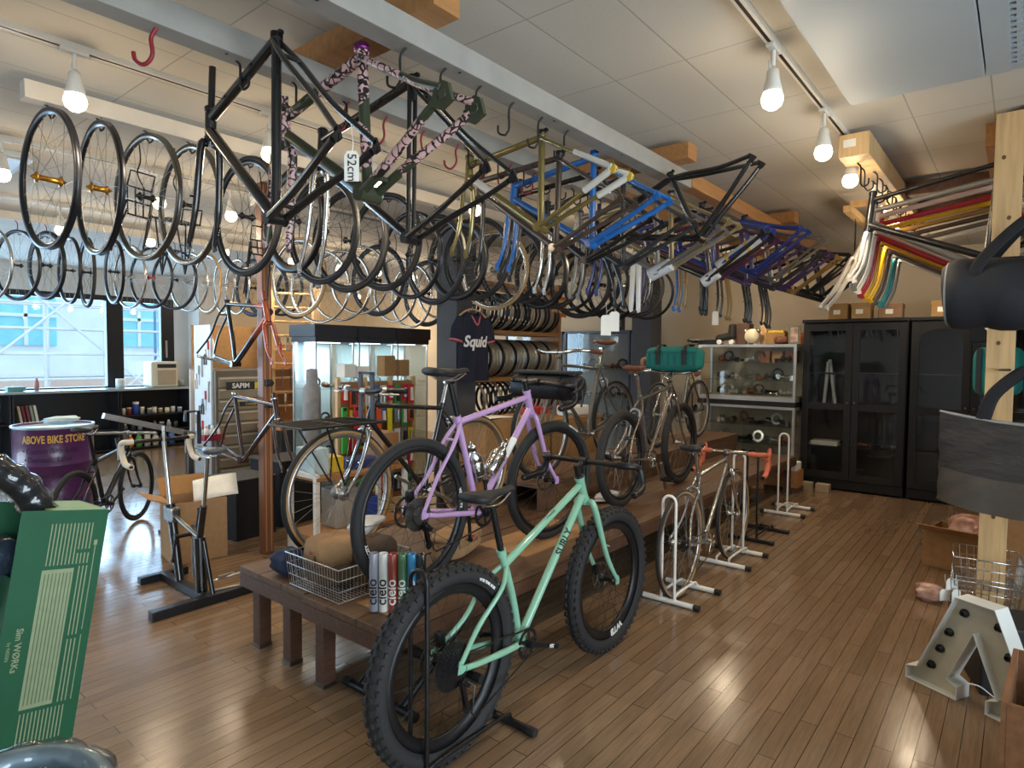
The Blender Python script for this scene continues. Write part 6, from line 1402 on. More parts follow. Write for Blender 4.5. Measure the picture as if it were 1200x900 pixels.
# low shelf behind the touring bicycle's front wheel
t = thing('side_shelf', 'low white framed shelf with wooden boards behind the touring bicycle', 'shelf', (3.05, 4.12, 0)); mb = MB()
for x in (-.42, .42):
    mb = MB()
    for y in (-.17, .17): mb.box((x, y, .31), (.035, .035, .62))
    for z in (.05, .6): mb.box((x, 0, z), (.03, .33, .03))
    mb.build('side_frame', M_WHITE, t)
for z in (.14, .58): mb = MB(); mb.box((0, 0, z), (.86, .38, .03), ch=.003); mb.build('shelf_board', M_WOODMID, t)
for i, (lb, c, dx, d, z) in enumerate((('yellow carton on the low white shelf', 'd8b828', -.2, (.14, .2, .12), .597), ('white packet box with blue print on the low white shelf', 'b8d0d8', -.34, (.13, .24, .2), .597), ('dark blue box on the low white shelf', '2a3a70', .08, (.3, .22, .07), .597), ('brown carton at the right of the low white shelf', '9a7048', .32, (.16, .25, .26), .597), ('pale sack on the bottom board of the low white shelf', 'a8a49c', -.1, (.2, .2, .3), .157), ('blue tub on the bottom board of the low white shelf', '2848a0', .14, (.12, .2, .2), .157))):
    mb = MB(); mb.box((0, 0, d[2] / 2), d, ch=.01); tag(mb.build('box', mat('box_' + c, c, .6, 0, .1, 9), None, (3.05 + dx, 4.12, z)), lb, 'box')

# ---------------------------------------------------------------- jersey on the dark column
M_NAVY = mat('navy_jersey', '141a30', .8, 0, .15, 20, bump=.2, bscale=300); M_JTRIM = mat('jersey_trim', 'c0606a', .7)
nx = V((-.36, -.93, 0)).normalized(); jx = V((.93, -.36, 0)).normalized()
jc = V((4.425, 4.10, 1.93)); nx = V((0, -1, 0)); jx = V((1, 0, 0))
t = thing('clothes_hanger', 'wooden clothes hanger on the dark column holding the jersey', 'hanger', jc); mb = MB(); mb.tube(smooth([(-.19, -.03, -.07), (-.1, -.03, -.02), (0, -.03, 0), (.1, -.03, -.02), (.19, -.03, -.07)], 4), .009, 8); mb.build('bar', M_PINE, t)
mb = MB(); mb.tube(smooth([(0, -.03, 0), (0, -.03, .05), (.025, -.03, .08), (0, -.03, .11), (-.025, -.02, .09)], 4), .003, 6); mb.build('hook', M_CHROME, t)
t = thing('jersey', 'navy jersey with white script and pink collar hanging on the column', 'jersey', jc)
def jer(u, v, s):
    z = -.02 - .66 * v; hw = .205 + .02 * v if v > .24 else .09 + .12 * (v / .24) ** .7
    x = (u - .5) * 2 * hw; dep = .045 * sqrt(max(0, 1 - (2 * u - 1) ** 2)) * (1 + .0) + .008 * sin(14 * u + 3 * v) * v
    return V((x, -.035 + s * dep, z + (.0 if v > .02 else -.055 * (1 - abs(2 * u - 1)) * 1.0)))
mb = MB(); mb.grid(lambda u, v: jer(u, v, -1), 24, 22); mb.grid(lambda u, v: jer(1 - u, v, 1), 24, 22); o = mb.build('jersey_body', M_NAVY, t)
for sd in (-1, 1):
    mb = MB(); mb.tube([(sd * .165, -.035, -.085), (sd * .212, -.035, -.19), (sd * .232, -.035, -.30)], [(.05, .03), (.075, .045), (.075, .045)], 16, flat=(1, 0, .2)); mb.tube([(sd * .231, -.035, -.293), (sd * .234, -.035, -.308)], [(.077, .047)] * 2, 16, 1, flat=(1, 0, .2)); mb.build('sleeve', [M_NAVY, M_JTRIM], t)
mb = MB(); mb.tube(smooth([(-.085, -.045, -.02), (-.05, -.075, -.08), (0, -.09, -.15), (.05, -.075, -.08), (.085, -.045, -.02)], 4), .009, 8); mb.build('collar', M_JTRIM, t)
me = text_mesh('Squid', .145, .0004, .005, .25)
for q in me.vertices:
    u = q.co.x / .42 + .5; v = (.29 - q.co.y) / .66; j_ = jer(u, v, -1); q.co = V((q.co.x - .012, j_.y - .006 - q.co.z, j_.z))
me.materials.clear(); me.materials.append(M_WTXT); put('lettering', me, t)
mb = MB(); mb.box((4.425, 4.138, 2.12), (.05, .008, .06)); tag(mb.build('price_card', M_PAPER), 'small white card on the dark column above the jersey', 'card')

# ---------------------------------------------------------------- rim shelves
t = thing('rim_shelf', 'orange brown wooden shelves full of bare rims behind the bicycles', 'shelf', (5.86, 4.86, 0)); mb = MB()
for x in (-.83, .83): mb = MB(); mb.box((x, 0, 1.2), (.05, .46, 2.4), ch=.003); mb.build('upright', M_WOODMID, t)
for z in (.75, 1.22, 1.76, 2.3): mb = MB(); mb.box((0, 0, z), (1.61, .46, .045), ch=.003); mb.build('shelf_board', M_WOODMID, t)
k = 0
M_RIML = mat('worn_alloy_rim', 'a89c88', .4, .7, .1, 9)
for row, (z, n) in enumerate(((1.243, 26), (1.783, 22), (.773, 16))):
    for i in range(n):
        R_ = .215; mm = [M_RIML, M_RIML, M_BLACK, M_ALLOY][(i * 7 + row) % 4] if row == 0 else [M_BLACK, M_RIMD, M_RIML][(i + row) % 3]
        me = cached(('shelfrim', mm.name), lambda: rim_mb(R_, .040, .018, 40).mesh('rim', mm))
        o = put('rim', me, None, (5.12 + 1.48 * (i + .5) / n, 4.86 - .06, z + R_ + .006), (0, rnd.uniform(-.05, .05), pi / 2 + .12 + .02 * sin(i))); tag(o, '%s rim standing on the %s wooden shelf, %s from left' % ('black' if mm in (M_BLACK, M_RIMD) else 'worn alloy', ['middle', 'upper', 'lower'][row], ORD[i]), 'rim', 'rims on the wooden shelves')
t = thing('poster', 'orange and white poster among the wheels above the rim shelf', 'poster', (6.6, 4.60, 2.12)); mb = MB(); mb.box((0, 0, 0), (.36, .006, .26)); mb.build('sheet', mat('poster_orange', 'c87838', .6), t)
for a in (-.08, .08):
    for b in (-.06, .06): mb = MB(); mb.box((a, -.004, b), (.12, .003, .04)); mb.build('print', mat('poster_yellow', 'e8d49a', .6), t)

# ---------------------------------------------------------------- big cartons behind the step
for i, (x, w, h_, lb) in enumerate(((4.28, .9, .96, 'large kraft carton behind the front wheel of the lilac bicycle'), (5.2, .86, .90, 'large kraft carton behind the grey city bicycle'))):
    t = thing('carton', lb, 'box', (x, 3.52, 0)); mb = MB(); mb.box((0, 0, h_ / 2), (w, .3, h_), ch=.006); mb.build('carton_body', M_KRAFT, t); mb = MB(); mb.box((0, -.1515, h_ / 2), (w * .98, .002, .05)); mb.build('tape', mat('pack_tape', 'b8a070', .35), t)
mb = MB(); mb.grid(lambda u, v: V(((u - .5) * .5, (v - .5) * .22, .006 * sin(5 * u))), 6, 4); o = mb.build('paper_sheet', M_PAPER, None, (4.0, 3.5, .972), (0, 0, .1)); o.modifiers.new('thickness', 'SOLIDIFY').thickness = .004; tag(o, 'white paper lying on the kraft carton left', 'paper')
mb = MB(); mb.box((0, 0, .03), (.26, .16, .06), ch=.006); tag(mb.build('box', mat('red_box', 'b0282c', .5), None, (4.62, 3.48, .962)), 'flat red box on the large kraft carton', 'box')
mb = MB(); mb.box((0, 0, .05), (.3, .2, .10), ch=.02); tag(mb.build('box', M_PAPER, None, (5.3, 3.5, .903)), 'white box on the right kraft carton', 'box')

# ---------------------------------------------------------------- tall glass cases by the back wall
def glass_case(label, x, y0, y1, z0, z1, depth, shelves, frame, cat='display case', doors=2, inside=M_PLAST, back=True, base=None):
    """front faces -x"""
    t = thing('display_case', label, cat, (x, (y0 + y1) / 2, 0)); w = y1 - y0; mb = MB(); f = .03
    for y in (-w / 2 + f / 2, w / 2 - f / 2):
        for xx in (f / 2, depth - f / 2): mb.box((xx, y, (z0 + z1) / 2), (f, f, z1 - z0))
    for z in (z0 + .025, z1 - f / 2):
        hh = .05 if z < (z0 + z1) / 2 else f
        mb.box((f / 2, 0, z), (f, w - f * 2, hh)); mb.box((depth - f / 2, 0, z), (f, w - f * 2, hh))
        for y in (-w / 2 + f / 2, w / 2 - f / 2): mb.box((depth / 2, y, z), (depth - f * 2, f, hh))
    mb.build('frame', frame, t)
    mb = MB(); mb.box((depth - .02, 0, (z0 + z1) / 2), (.012, w - .07, z1 - z0 - .05)); mb.box((depth / 2, 0, z0 + .05), (depth - .05, w - .07, .012)); mb.build('back_panel', inside, t)
    mb = MB(); mb.box((depth / 2, 0, z1 - .012), (depth - .05, w - .07, .006)); mb.build('glass_top', M_GLASS, t)
    for k in range(doors): mb = MB(); mb.box((.010 + .008 * (k % 2), -w / 2 + .03 + (w - .06) * (k + .5) / doors, (z0 + z1) / 2 + .01), (.005, (w - .06) / doors + .01, z1 - z0 - .08)); mb.build('glass_door', M_GLASS, t)
    for z in shelves: mb = MB(); mb.box((depth / 2 + .02, 0, z), (depth - .1, w - .08, .006)); mb.build('shelf', M_GLASSG, t)
    return t
glass_case('tall grey glass case at the back wall left of the far column', 7.85, 4.25, 5.35, .05, 1.86, .45, (.5, .9, 1.3), M_DARKST)
glass_case('grey glass case by the back wall behind the rim shelf', 7.85, 5.4, 6.5, .05, 1.86, .45, (.5, .9, 1.3), M_DARKST)
for j, z in enumerate((.504, .904, 1.304)):
    for q in range(8): cluster('%s part in the tall grey glass case, %s shelf, %s from right' % (['alloy', 'chrome', 'black', 'dark steel', 'brown', 'steel'][(j + q) % 6], ['lowest', 'second', 'third'][j], ORD[q]), (8.08, 4.36 + .125 * q, z), PC[(j + q) % 6], j + q, 'parts in the tall grey case').scale = (1.6,) * 3
t = thing('picture_frame', 'black framed small picture on top of the tall grey glass case', 'picture', (7.95, 4.55, 1.865), RD(8)); mb = MB(); mb.box((0, 0, .10), (.02, .30, .20), ch=.003); mb.build('frame', M_MATTE, t); mb = MB(); mb.box((-.012, 0, .10), (.004, .2, .10)); mb.build('picture', mat('sepia_print', '8a7a50', .6, col2='2a2620', scale=20), t)
M_SILF = mat('silver_case_frame', 'c4c6c8', .3, .7, .04, 9)
glass_case('silver framed glass display case standing on top of another one', 7.62, 2.0, 3.16, .98, 1.65, .42, (1.22, 1.43), M_SILF, inside=mat('case_back', 'a0947e', .7, 0, .1, 4))
glass_case('lower silver framed glass display case with dim contents', 7.62, 2.0, 3.16, .14, .92, .42, (.46, .68), M_SILF, inside=MATS['case_back'])
mb = MB(); mb.box((7.85, 2.58, .949), (.46, 1.16, .056)); tag(mb.build('case_board', M_BLKWOOD), 'black board between the two silver display cases', 'board')
mb = MB(); mb.box((7.83, 2.58, .069), (.42, 1.14, .136), ch=.003); tag(mb.build('plinth', M_WOODMID), 'wooden plinth under the lower silver display case', 'plinth')
for j, z in enumerate((1.035, 1.224, 1.434, .2, .464, .684)):
    for q in range(9): cluster('%s part in the %s silver case, %s shelf, %s from right' % (['alloy', 'chrome', 'black', 'dark steel', 'brown', 'steel'][(j + q) % 6], 'upper' if j < 3 else 'lower', ['bottom', 'middle', 'top'][j % 3], ORD[q]), (7.82 + .05 * (q % 3), 2.17 + .10 * q, z), PC[(j + q) % 6], j * 2 + q, 'parts in the silver cases').scale = (1.5,) * 3
for i in range(3):
    mb = MB(); mb.box((0, 0, .07), (.14, .12, .14), ch=.003); tag(mb.build('box', [mat('copper_box', '9a5a34', .5), M_KRAFT, mat('copper_box2', '7a4c30', .5)][i], None, (7.9, 2.12 + .15 * i, 1.436)), '%s box inside the upper silver case, right side' % ['copper brown', 'kraft', 'dark brown'][i], 'box')
# things standing on the silver case
z = 1.652
t = thing('roller_skate', 'black and white roller skate on the silver display case', 'skate', (7.76, 2.86, z), RD(95)); mb = MB(); mb.tube(smooth([(-.08, 0, .10), (-.02, 0, .10), (.08, 0, .08), (.13, 0, .07)], 4), [.045] * 10 + [.04, .035, .02], 12); mb.tube([(-.06, 0, .10), (-.07, 0, .24)], [.05, .045], 12); mb.build('boot', M_MATTE, t)
for x in (-.07, .08):
    for y in (-.035, .035): mb = MB(); mb.cyl((x, y - .015, .032), (x, y + .015, .032), .03, 14); mb.build('wheel', M_WTXT, t)
mb = MB(); mb.box((.01, 0, .055), (.22, .04, .015)); mb.build('plate', M_STEEL, t)
mb = MB(); mb.box((0, 0, .03), (.1, .3, .06), ch=.004); tag(mb.build('box', M_MATTE, None, (7.8, 3.08, z)), 'long black box at the left end of the silver display case', 'box')
t = thing('alarm_clock', 'cream clock with side bells on the silver display case', 'clock', (7.76, 2.55, z)); mb = MB(); mb.lathe([(.0, -.04), (.08, -.04), (.09, 0), (.08, .03), (0, .03)], c=(0, 0, .10), ax=(-1, 0, 0), n=24)
for y in (-.05, .05): mb.cyl((0, y, 0), (0, y * .8, .04), .01, 8)
mb.build('case', mat('cream_enamel', 'd8ccb0', .4), t)
for y in (-.075, .075): mb = MB(); mb.ball((0, y, .16), .03, 12); mb.build('bell', M_CHROME, t)
mb = MB(); mb.box((0, 0, .20), (.04, .08, .42), ch=.003); tag(mb.build('plank', M_PINE, None, (7.86, 2.44, z + .003)), 'upright pine plank on the silver display case', 'plank')
t = open_box('kraft box with a yellow lid on the silver display case', (7.85, 2.28, z), .2, .22, .14, 0, M_KRAFT, flaps=()); mb = MB(); mb.box((0, 0, .15), (.16, .18, .03), ch=.004); mb.build('lid', mat('sign_yellow', 'd8b820', .5), t)
t = thing('pouch', 'dark brown pouch on the silver display case', 'pouch', (7.76, 2.20, z)); mb = MB(); soft_bag(mb, (0, 0, .045), (.12, .16, .09), wob=.05, puff=.6, seed=31); mb.build('pouch_body', M_LEATH, t)
t = thing('picture_frame', 'small portrait frame before an orange box on the silver case', 'picture', (7.74, 2.06, z), RD(5)); mb = MB(); mb.box((0, 0, .11), (.02, .13, .22), ch=.003); mb.build('frame', mat('grey_frame', '7a7a6c', .5), t); mb = MB(); mb.box((-.012, 0, .11), (.004, .08, .17)); mb.build('picture', mat('portrait', 'd8c8b8', .6, col2='8a3a34', scale=14), t)
mb = MB(); mb.box((0, 0, .07), (.14, .30, .14), ch=.003); tag(mb.build('box', mat('orange_box', 'c8742c', .5), None, (7.94, 2.08, z)), 'orange box at the right end of the silver display case', 'box')
mb = MB(); mb.box((0, 0, .13), (.16, .24, .26), ch=.003); tag(mb.build('box', mat('umber_box', '5a4438', .6), None, (7.95, 2.74, z)), 'dark brown box behind the skate on the silver case', 'box')
t = thing('paper_stack', 'stack of pale papers on a wooden crate by the silver case', 'papers', (7.455, 2.05, .241)); mb = MB()
for i in range(6): mb.box((.003 * (i % 3), .004 * (i % 2), .008 + .014 * i), (.22, .30, .013))
mb.build('sheets', M_PAPER, t)
t = thing('crate', 'orange wooden crate on the floor before the silver display case', 'crate', (7.46, 2.05, .055)); mb = MB(); mb.box((0, 0, .092), (.26, .34, .185), ch=.004); mb.build('crate_body', M_WOODMID, t); mb = MB()
mb.box((0, 0, -.028), (.27, .36, .054)); mb.build('base', M_OAKDK, t)

# ---------------------------------------------------------------- black glazed cabinets
def cabinet(label, y0, y1, x=7.76, h=1.93, d=.42, arch=False):
    t = thing('cabinet', label, 'cabinet', (x, (y0 + y1) / 2, 0)); w = y1 - y0; mb = MB()
    mb.box((d / 2 + .02, -w / 2 + .012, h / 2), (d - .03, .024, h), ch=.003); mb.box((d / 2 + .02, w / 2 - .012, h / 2), (d - .03, .024, h), ch=.003); mb.box((d - .01, 0, h / 2), (.016, w - .05, h - .05)); mb.box((d / 2 + .02, 0, .07), (d - .04, w - .05, .10)); mb.box((d / 2, 0, h - .018), (d + .03, w + .02, .036), ch=.004); mb.box((d / 2, 0, h - .06), (d - .03, w - .05, .03))
    mb.build('carcass', M_BLKWOOD, t)
    for z in (.48, .92, 1.32): mb = MB(); mb.box((d / 2 + .05, 0, z), (d - .14, w - .055, .018)); mb.build('shelf', M_BLKWOOD, t)
    for k in (0, 1):
        yc = -w / 4 + .001 + k * w / 2 if k == 0 else w / 4 - .001; dw = w / 2 - .008; mb = MB(); z0, z1 = .13, h - .05
        for s in (-1, 1): mb.box((.012, yc + s * (dw / 2 - .035), (z0 + z1) / 2), (.022, .07, z1 - z0), ch=.003)
        for z, hh in ((z0 + .04, .08), (.95, .07), (z1 - .04, .08)): mb.box((.0122, yc, z), (.0215, dw - .14, hh))
        if arch:
            for s in (-1, 1): mb.prism([(s * (dw / 2 - .07), 0), (s * (dw / 2 - .07), -.12), (s * (dw / 2 - .095), -.06), (s * (dw / 2 - .14), -.02), (s * (dw / 2 - .22), 0)], (.0125, yc, z1 - .079), (0, 1, 0), (0, 0, 1), .02)
        dr = mb.build('door', M_BLKWOOD, t)
        mb = MB(); mb.box((.016, yc, (z0 + z1) / 2), (.004, dw - .12, z1 - z0 - .12)); mb.build('glass_pane', M_GLASS, dr)
        mb = MB(); mb.ball((-.010, yc + (1 if k == 0 else -1) * (dw / 2 - .03), 1.0), .012, 10); mb.build('knob', M_STEEL, dr)
    return t
cabinet('black glazed cabinet with two doors beside the silver display case', .94, 1.97)
cabinet('black glazed cabinet with arched door panes behind the hanging bags', -.13, .91, arch=True)
rr = random.Random(9)
for i in range(8):
    y = 1.06 + .10 * i
    t = fork_mb(geo(), steer=.05); q = MB(); q.T = MX.Translation((0, 0, .36)); q.add(t.v, t.f); G0 = geo(); me = cached(('cabfork', i % 3), lambda: q.mesh('fork', [M_FWHT, M_FBLK, M_STEEL][i % 3]))
    o = put('fork', me, None, (7.98 - .0, y, 1.87), (pi, 0, rr.uniform(-.2, .2))); o.location = (7.96 - .38 * 1.0, y, 1.52); o.rotation_euler = (0, 0, 0); o.scale = (.5, .5, .5); o.location = (7.74 + .1, y, 1.54); tag(o, '%s small fork inside the black cabinet, %s from right' % (['white', 'black', 'steel'][i % 3], ORD[i]), 'fork', 'forks in the black cabinet')
for i, (y, tilt, L) in enumerate(((1.78, 4, .52), (1.66, -8, .55), (1.70, 2, .4))):
    mb = MB(); mb.tube([(0, 0, 0), (0, 0, L)], .020, 12); tag(mb.build('tube', [M_FWHT, M_FWHT, M_STEEL][i], None, (7.98 + .03 * i, y, .932), (RD(tilt), 0, 0)), ['white tube leaning at the left inside the black cabinet', 'second white tube leaning right inside the black cabinet', 'steel tube behind the white tubes in the black cabinet'][i], 'tube')
for i in range(6):
    y = 1.05 + .15 * i
    cluster('dark bicycle part on the low shelf of the black cabinet, %s from right' % ORD[i], (8.0, y, .492), PC[(i * 2) % 6], i, 'parts in the black cabinet')
    cluster('dark bicycle part in the second black cabinet, %s from right' % ORD[i], (8.0, y - 1.06, .932), PC[(i * 3) % 6], i + 1, 'parts in the second black cabinet')
mb = MB()
for i in range(5): mb.box((0, .01 * (i % 2), .006 + .01 * i), (.2, .28, .009), 0, rz=.08 * (i % 3))
tag(mb.build('paper_stack', M_PAPER, None, (7.96, 1.74, .491)), 'loose papers on the lower shelf in the black cabinet', 'papers')
for i, (y, w, h_, c) in enumerate(((1.62, .19, .17, '9c7a4a'), (1.40, .18, .17, 'a8885a'), (1.12, .22, .15, '8a6c50'), (.66, .2, .16, '9c7a4a'), (.42, .24, .2, '7a6448'), (.15, .2, .22, '6a5844'))):
    t = thing('shoebox', 'brown lidded box on top of the black cabinets, %s from left' % ORD[i], 'box', (7.93, y, 1.934), RD(-4 + 3 * i), 'boxes on the black cabinets'); mm = mat('box_' + c, c, .8, 0, .1, 9); mb = MB(); mb.box((0, 0, h_ / 2), (.22, w, h_), ch=.003); mb.build('carton', mm, t); mb = MB(); mb.box((0, 0, h_ - .02), (.228, w + .008, .045), ch=.002); mb.build('lid', mm, t); mb = MB(); mb.box((-.1125, .01, h_ * .45), (.003, .07, .05)); mb.build('sticker', M_PAPER, t)
for i, y in enumerate((1.86, 1.68)):
    mb = MB(); mb.box((0, 0, .045), (.10, .14, .09), ch=.003); tag(mb.build('paver', mat('pale_brick', 'a8987c', .8, 0, .2, 60), None, (7.62, y, 0)), '%s small pale block on the floor before the black cabinet' % ['left', 'right'][i], 'block')
# ---------------------------------------------------------------- pine structure at the right
t = thing('hook_board', 'pine board under the ceiling with black hooks and hung frames at right', 'board', (5.0, .74, 2.58)); mb = MB(); mb.box((0, 0, .06), (2.4, .15, .12), ch=.004); mb.build('plank', M_PINE, t); mb = MB(); mb.box((-1.2015, .02, .07), (.003, .06, .04)); mb.build('sticker', M_PAPER, t)
t = thing('post', 'bare pine post from floor to ceiling with bags hung on it', 'post', (4.04, .085, 0)); mb = MB(); mb.box((0, 0, 1.36), (.09, .115, 2.72), ch=.004); mb.build('post_shaft', M_PINE, t)
for z, y in ((1.58, .01), (2.2, -.01), (2.5, .02), (.7, .0)): mb = MB(); mb.prism([(cos(2 * pi * i / 12) * .009, sin(2 * pi * i / 12) * .011) for i in range(12)], (-.0455, y, z), (0, 1, 0), (0, 0, 1), .002); mb.build('knot', mat('pine_knot', '6a4426', .6), t)
mb = MB(); mb.box((5.0, .13, 2.66), (1.75, .12, .12), ch=.004); tag(mb.build('header_beam', M_WOODMID), 'brown beam under the ceiling behind the pine post', 'beam')
mb = MB(); mb.box((4.04, -.3, 2.729), (.12, .65, .02)); tag(mb.build('header_plate', M_BLKWOOD), 'black plate between pine post and ceiling', 'plate')
mb = MB(); mb.box((5.15, .43, 2.66), (.12, .46, .09), ch=.003); tag(mb.build('cross_joist', M_OAKDK), 'dark short joist between hook board and brown beam', 'joist')
mb = MB(); mb.box((5.8, .43, 2.66), (.10, .46, .09), ch=.003); tag(mb.build('cross_joist', M_OAKDK), 'second dark joist farther along the hook board', 'joist')
for i, x in enumerate((3.95, 4.05, 4.4)): hook(x, .74, 2.582, 'rt', .13, .05, M_HOOKB, 'empty black hook under the right pine board, # from its end', 'empty hooks on the right board', RD(-20 + 15 * i))
M_FRED = pcol('red', 'b01c2c'); M_FYEL = pcol('yellow', 'd8a818'); M_FSIL = mat('frame_silver', 'b4b0a8', .25, .7, .04, 8, coat=.5); M_FTEA = pcol('teal', '1e7a80'); M_FPNK = pcol('blush', 'd8b8a8')
RF = [('black frame nearest on the right hook board', 4.22, (.125, 2.56), M_FBLK, M_FWHT, .21), ('silver frame second on the right hook board', 4.40, (.14, 2.52), M_FSIL, M_FGRY, .14), ('blush white frame third on the right hook board', 4.58, (.15, 2.52), M_FPNK, M_FWHT, .14), ('red frame hanging on the right hook board', 4.76, (.16, 2.50), M_FRED, M_FRED, .14), ('yellow frame hanging on the right hook board', 4.94, (.17, 2.50), M_FYEL, M_FYEL, .14), ('ochre frame behind the yellow one at right', 5.14, (.17, 2.50), M_FGOLD, M_FYEL, .14), ('umber frame sixth on the right hook board', 5.36, (.18, 2.50), M_FBRN, M_FBRN, .14), ('teal forked grey frame on the right hook board', 5.6, (.18, 2.5), M_FGRY, M_FTEA, .14), ('pale frame at the far end of the right hook board', 5.85, (.18, 2.5), M_FWHT, M_FGRY, .14)]
for i, (lb, X, seat, m, fkm, hl) in enumerate(RF):
    hung_frame(lb, X, seat, m, 12, dict(st=.52, reach=.455, stack=.53, hl=hl, cs=.42), dict(tt=.016 if i else .0135, dt=.019 if i != 1 else .022), None, fkm, yaw=rnd.uniform(-3, 3), group='frames on the right hook board')
    hook(X - .025, .70, 2.585, 'rb', .12, .05, M_HOOKB, 'black hook carrying the ' + lb, 'hooks carrying frames at right', RD(10))
def bez_fork(label, x, y, z, m, n):
    for i in range(n):
        t = thing('fork', '%s, %s of the bunch' % (label, ORD[i]), 'fork', (x + .07 * i, y + .012 * i, z), rot=(RD(4), RD(-5), RD(75)), group='bunches of forks over the black cabinets'); G = geo(); k = fork_mb(G, steer=.06); q = MB(); q.T = MX.Translation(-G['HB']); q.add(k.v, k.f); q.build('fork_blades', m, t)
bez_fork('slender white fork hanging over the black cabinets', 5.6, 1.06, 2.30, M_FWHT, 4)
mb = MB(); mb.box((5.75, 1.06, 2.62), (.9, .06, .05), ch=.003); mb.box((5.35, .9, 2.655), (.05, .3, .04)); mb.box((6.15, .9, 2.655), (.05, .3, .04)); tag(mb.build('fork_rail', M_PINE), 'short pine rail with slender white forks', 'rail')
for i in range(4): mb = MB(); mb.tube([(5.6 + .07 * i, 1.06 + .012 * i, 2.62), (5.6 + .07 * i, 1.06 + .012 * i, 2.34)], .004, 6); tag(mb.build('hook', M_HOOKB), 'long wire holding the # slender white fork', 'hook', 'wires of the white forks')

# ---------------------------------------------------------------- bags on the post
M_DUF = mat('black_duffel', '171a22', .7, 0, .25, 8, bump=.35, bscale=25)
ad = V((-.06, -1, 0)).normalized(); az = atan2(ad.y, ad.x)
t = thing('duffel_bag', 'large black duffel bag hanging by its handles on the pine post', 'bag', (3.56, -.05, 1.80), az)
mb = MB(); pts = []; rad = []
for i in range(25):
    u = i / 24; x = -.34 + .68 * u; e = min(u, 1 - u) / .06; k = min(1, sqrt(min(1, e)) if e < 1 else 1); s = .158 * (.80 + .20 * k) + .004 * sin(23 * u); pts.append((x, 0, -.012 * sin(pi * u) + (0.004 * sin(31 * u)))); rad.append((s * .95, s))
mb.tube(pts, rad, 26, flat=(0, 1, 0)); mb.build('bag_body', M_DUF, t)
for x in (-.325, .325): mb = MB(); mb.tube([(x, cos(a) * .136, sin(a) * .142) for a in [2 * pi * i / 28 for i in range(28)]], .006, 6, closed=True); mb.build('piping', M_PLAST, t)
mb = MB(); mb.tube([(-.30, 0, .155), (0, 0, .147), (.30, 0, .155)], [(.004, .012)] * 3, 6, flat=(0, 0, 1)); mb.build('zip', M_MATTE, t)
for y in (-.09, .09):
    mb = MB(); mb.tube(smooth([(-.22, y * 1.5, .02), (-.20, y * 1.2, .13), (-.06, y * .4, .30), (.02, y * .3, .315), (.10, y * .4, .30), (.20, y * 1.2, .13), (.22, y * 1.5, .02)], 6), [(.005, .024)] * 37, 8, flat=(0, 1, 0)); mb.build('handle', M_BLKFAB, t)
mb = MB(); mb.box((.02, -.0, .318), (.12, .07, .05), ch=.01); mb.build('grip_wrap', M_BLKFAB, t)
M_WAX = mat('waxed_charcoal_canvas', '2e2a27', .7, 0, .35, 7, bump=1, bscale=16, stretch=(1, 1, 2.2)); M_WAX2 = mat('waxed_brown_canvas', '443c34', .7, 0, .2, 6, bump=.5, bscale=20); M_DENM = mat('blue_denim', '1f4a7c', .85, 0, .2, 30, bump=.3, bscale=200)
t = thing('tote_bag', 'large charcoal waxed tote bag hanging from the pine post', 'bag', (3.48, .03, 1.05), rot=(0, RD(4), az))
def tote(u, v, s):
    x = (u - .5) * .54 * (1 - .10 * v); z = .19 - .40 * v - .02 * sin(pi * u); d = .055 * (.45 + v) * sqrt(max(0, 1 - (2 * u - 1) ** 4)) + .006 * sin(19 * u + 15 * v) * sin(11 * v + 7 * u)
    return V((x, s * d, z))
mb = MB(); mb.grid(lambda u, v: tote(u, v * .62, -1), 30, 20); mb.grid(lambda u, v: tote(1 - u, v, 1), 30, 24); mb.build('bag_body', M_WAX, t)
mb = MB(); mb.grid(lambda u, v: tote(u, .62 + v * .38, -1), 30, 12); mb.tube([tote(u / 16, 1, -1).lerp(tote(u / 16, 1, 1), .5) for u in range(17)], [(.04 * sqrt(max(.02, 1 - (u / 8 - 1) ** 4)), .012) for u in range(17)], 10, flat=(0, 1, 0)); o = mb.build('bag_base', M_WAX2, t); o['label'] = 'brown lower panel'
mb = MB(); mb.tube([tote(i / 20, 0, -1) for i in range(21)] , .005, 6); mb.tube([tote(i / 20, 0, 1) for i in range(21)], .005, 6); mb.build('binding', M_PLAST, t)
for s in (-1, 1):
    mb = MB(); a = tote(.30, 0, s); b = tote(.62, 0, s); mb.tube(smooth([a, a + V((.03, 0, .12)), V((.02, s * .012, .40)), b + V((-.02, 0, .14)), b], 6), [(.004, .026)] * 25, 8, flat=(0, 1, 0)); mb.build('strap', M_BLKFAB, t)
mb = MB(); mb.tube(smooth([(.10, .02, .39), (.06, .02, .22), (-.02, .02, .20), (.0, .02, .10)], 4), .022, 10); 
t = thing('tote_bag', 'blue denim bag hanging behind the charcoal tote bag', 'bag', (3.70, -.14, .96), rot=(0, RD(9), az)); mb = MB(); soft_bag(mb, (0, 0, 0), (.46, .12, .40), wob=.04, puff=.4, seed=14); mb.build('bag_body', M_DENM, t); mb = MB(); mb.tube(smooth([(-.1, 0, .18), (-.06, 0, .35), (.06, 0, .35), (.1, 0, .18)], 5), [(.004, .02)] * 16, 8, flat=(0, 1, 0)); mb.build('strap', M_DENM, t)
for z, lb, p in ((2.115, 'steel peg in the pine post holding the duffel bag', (3.53, -.03)), (1.445, 'steel peg in the pine post holding the tote bags', (3.45, .04))): mb = MB(); mb.tube([(4.0, .085, z), (p[0], p[1], z + .008)], .006, 8); tag(mb.build('peg', M_DARKST), lb, 'peg')

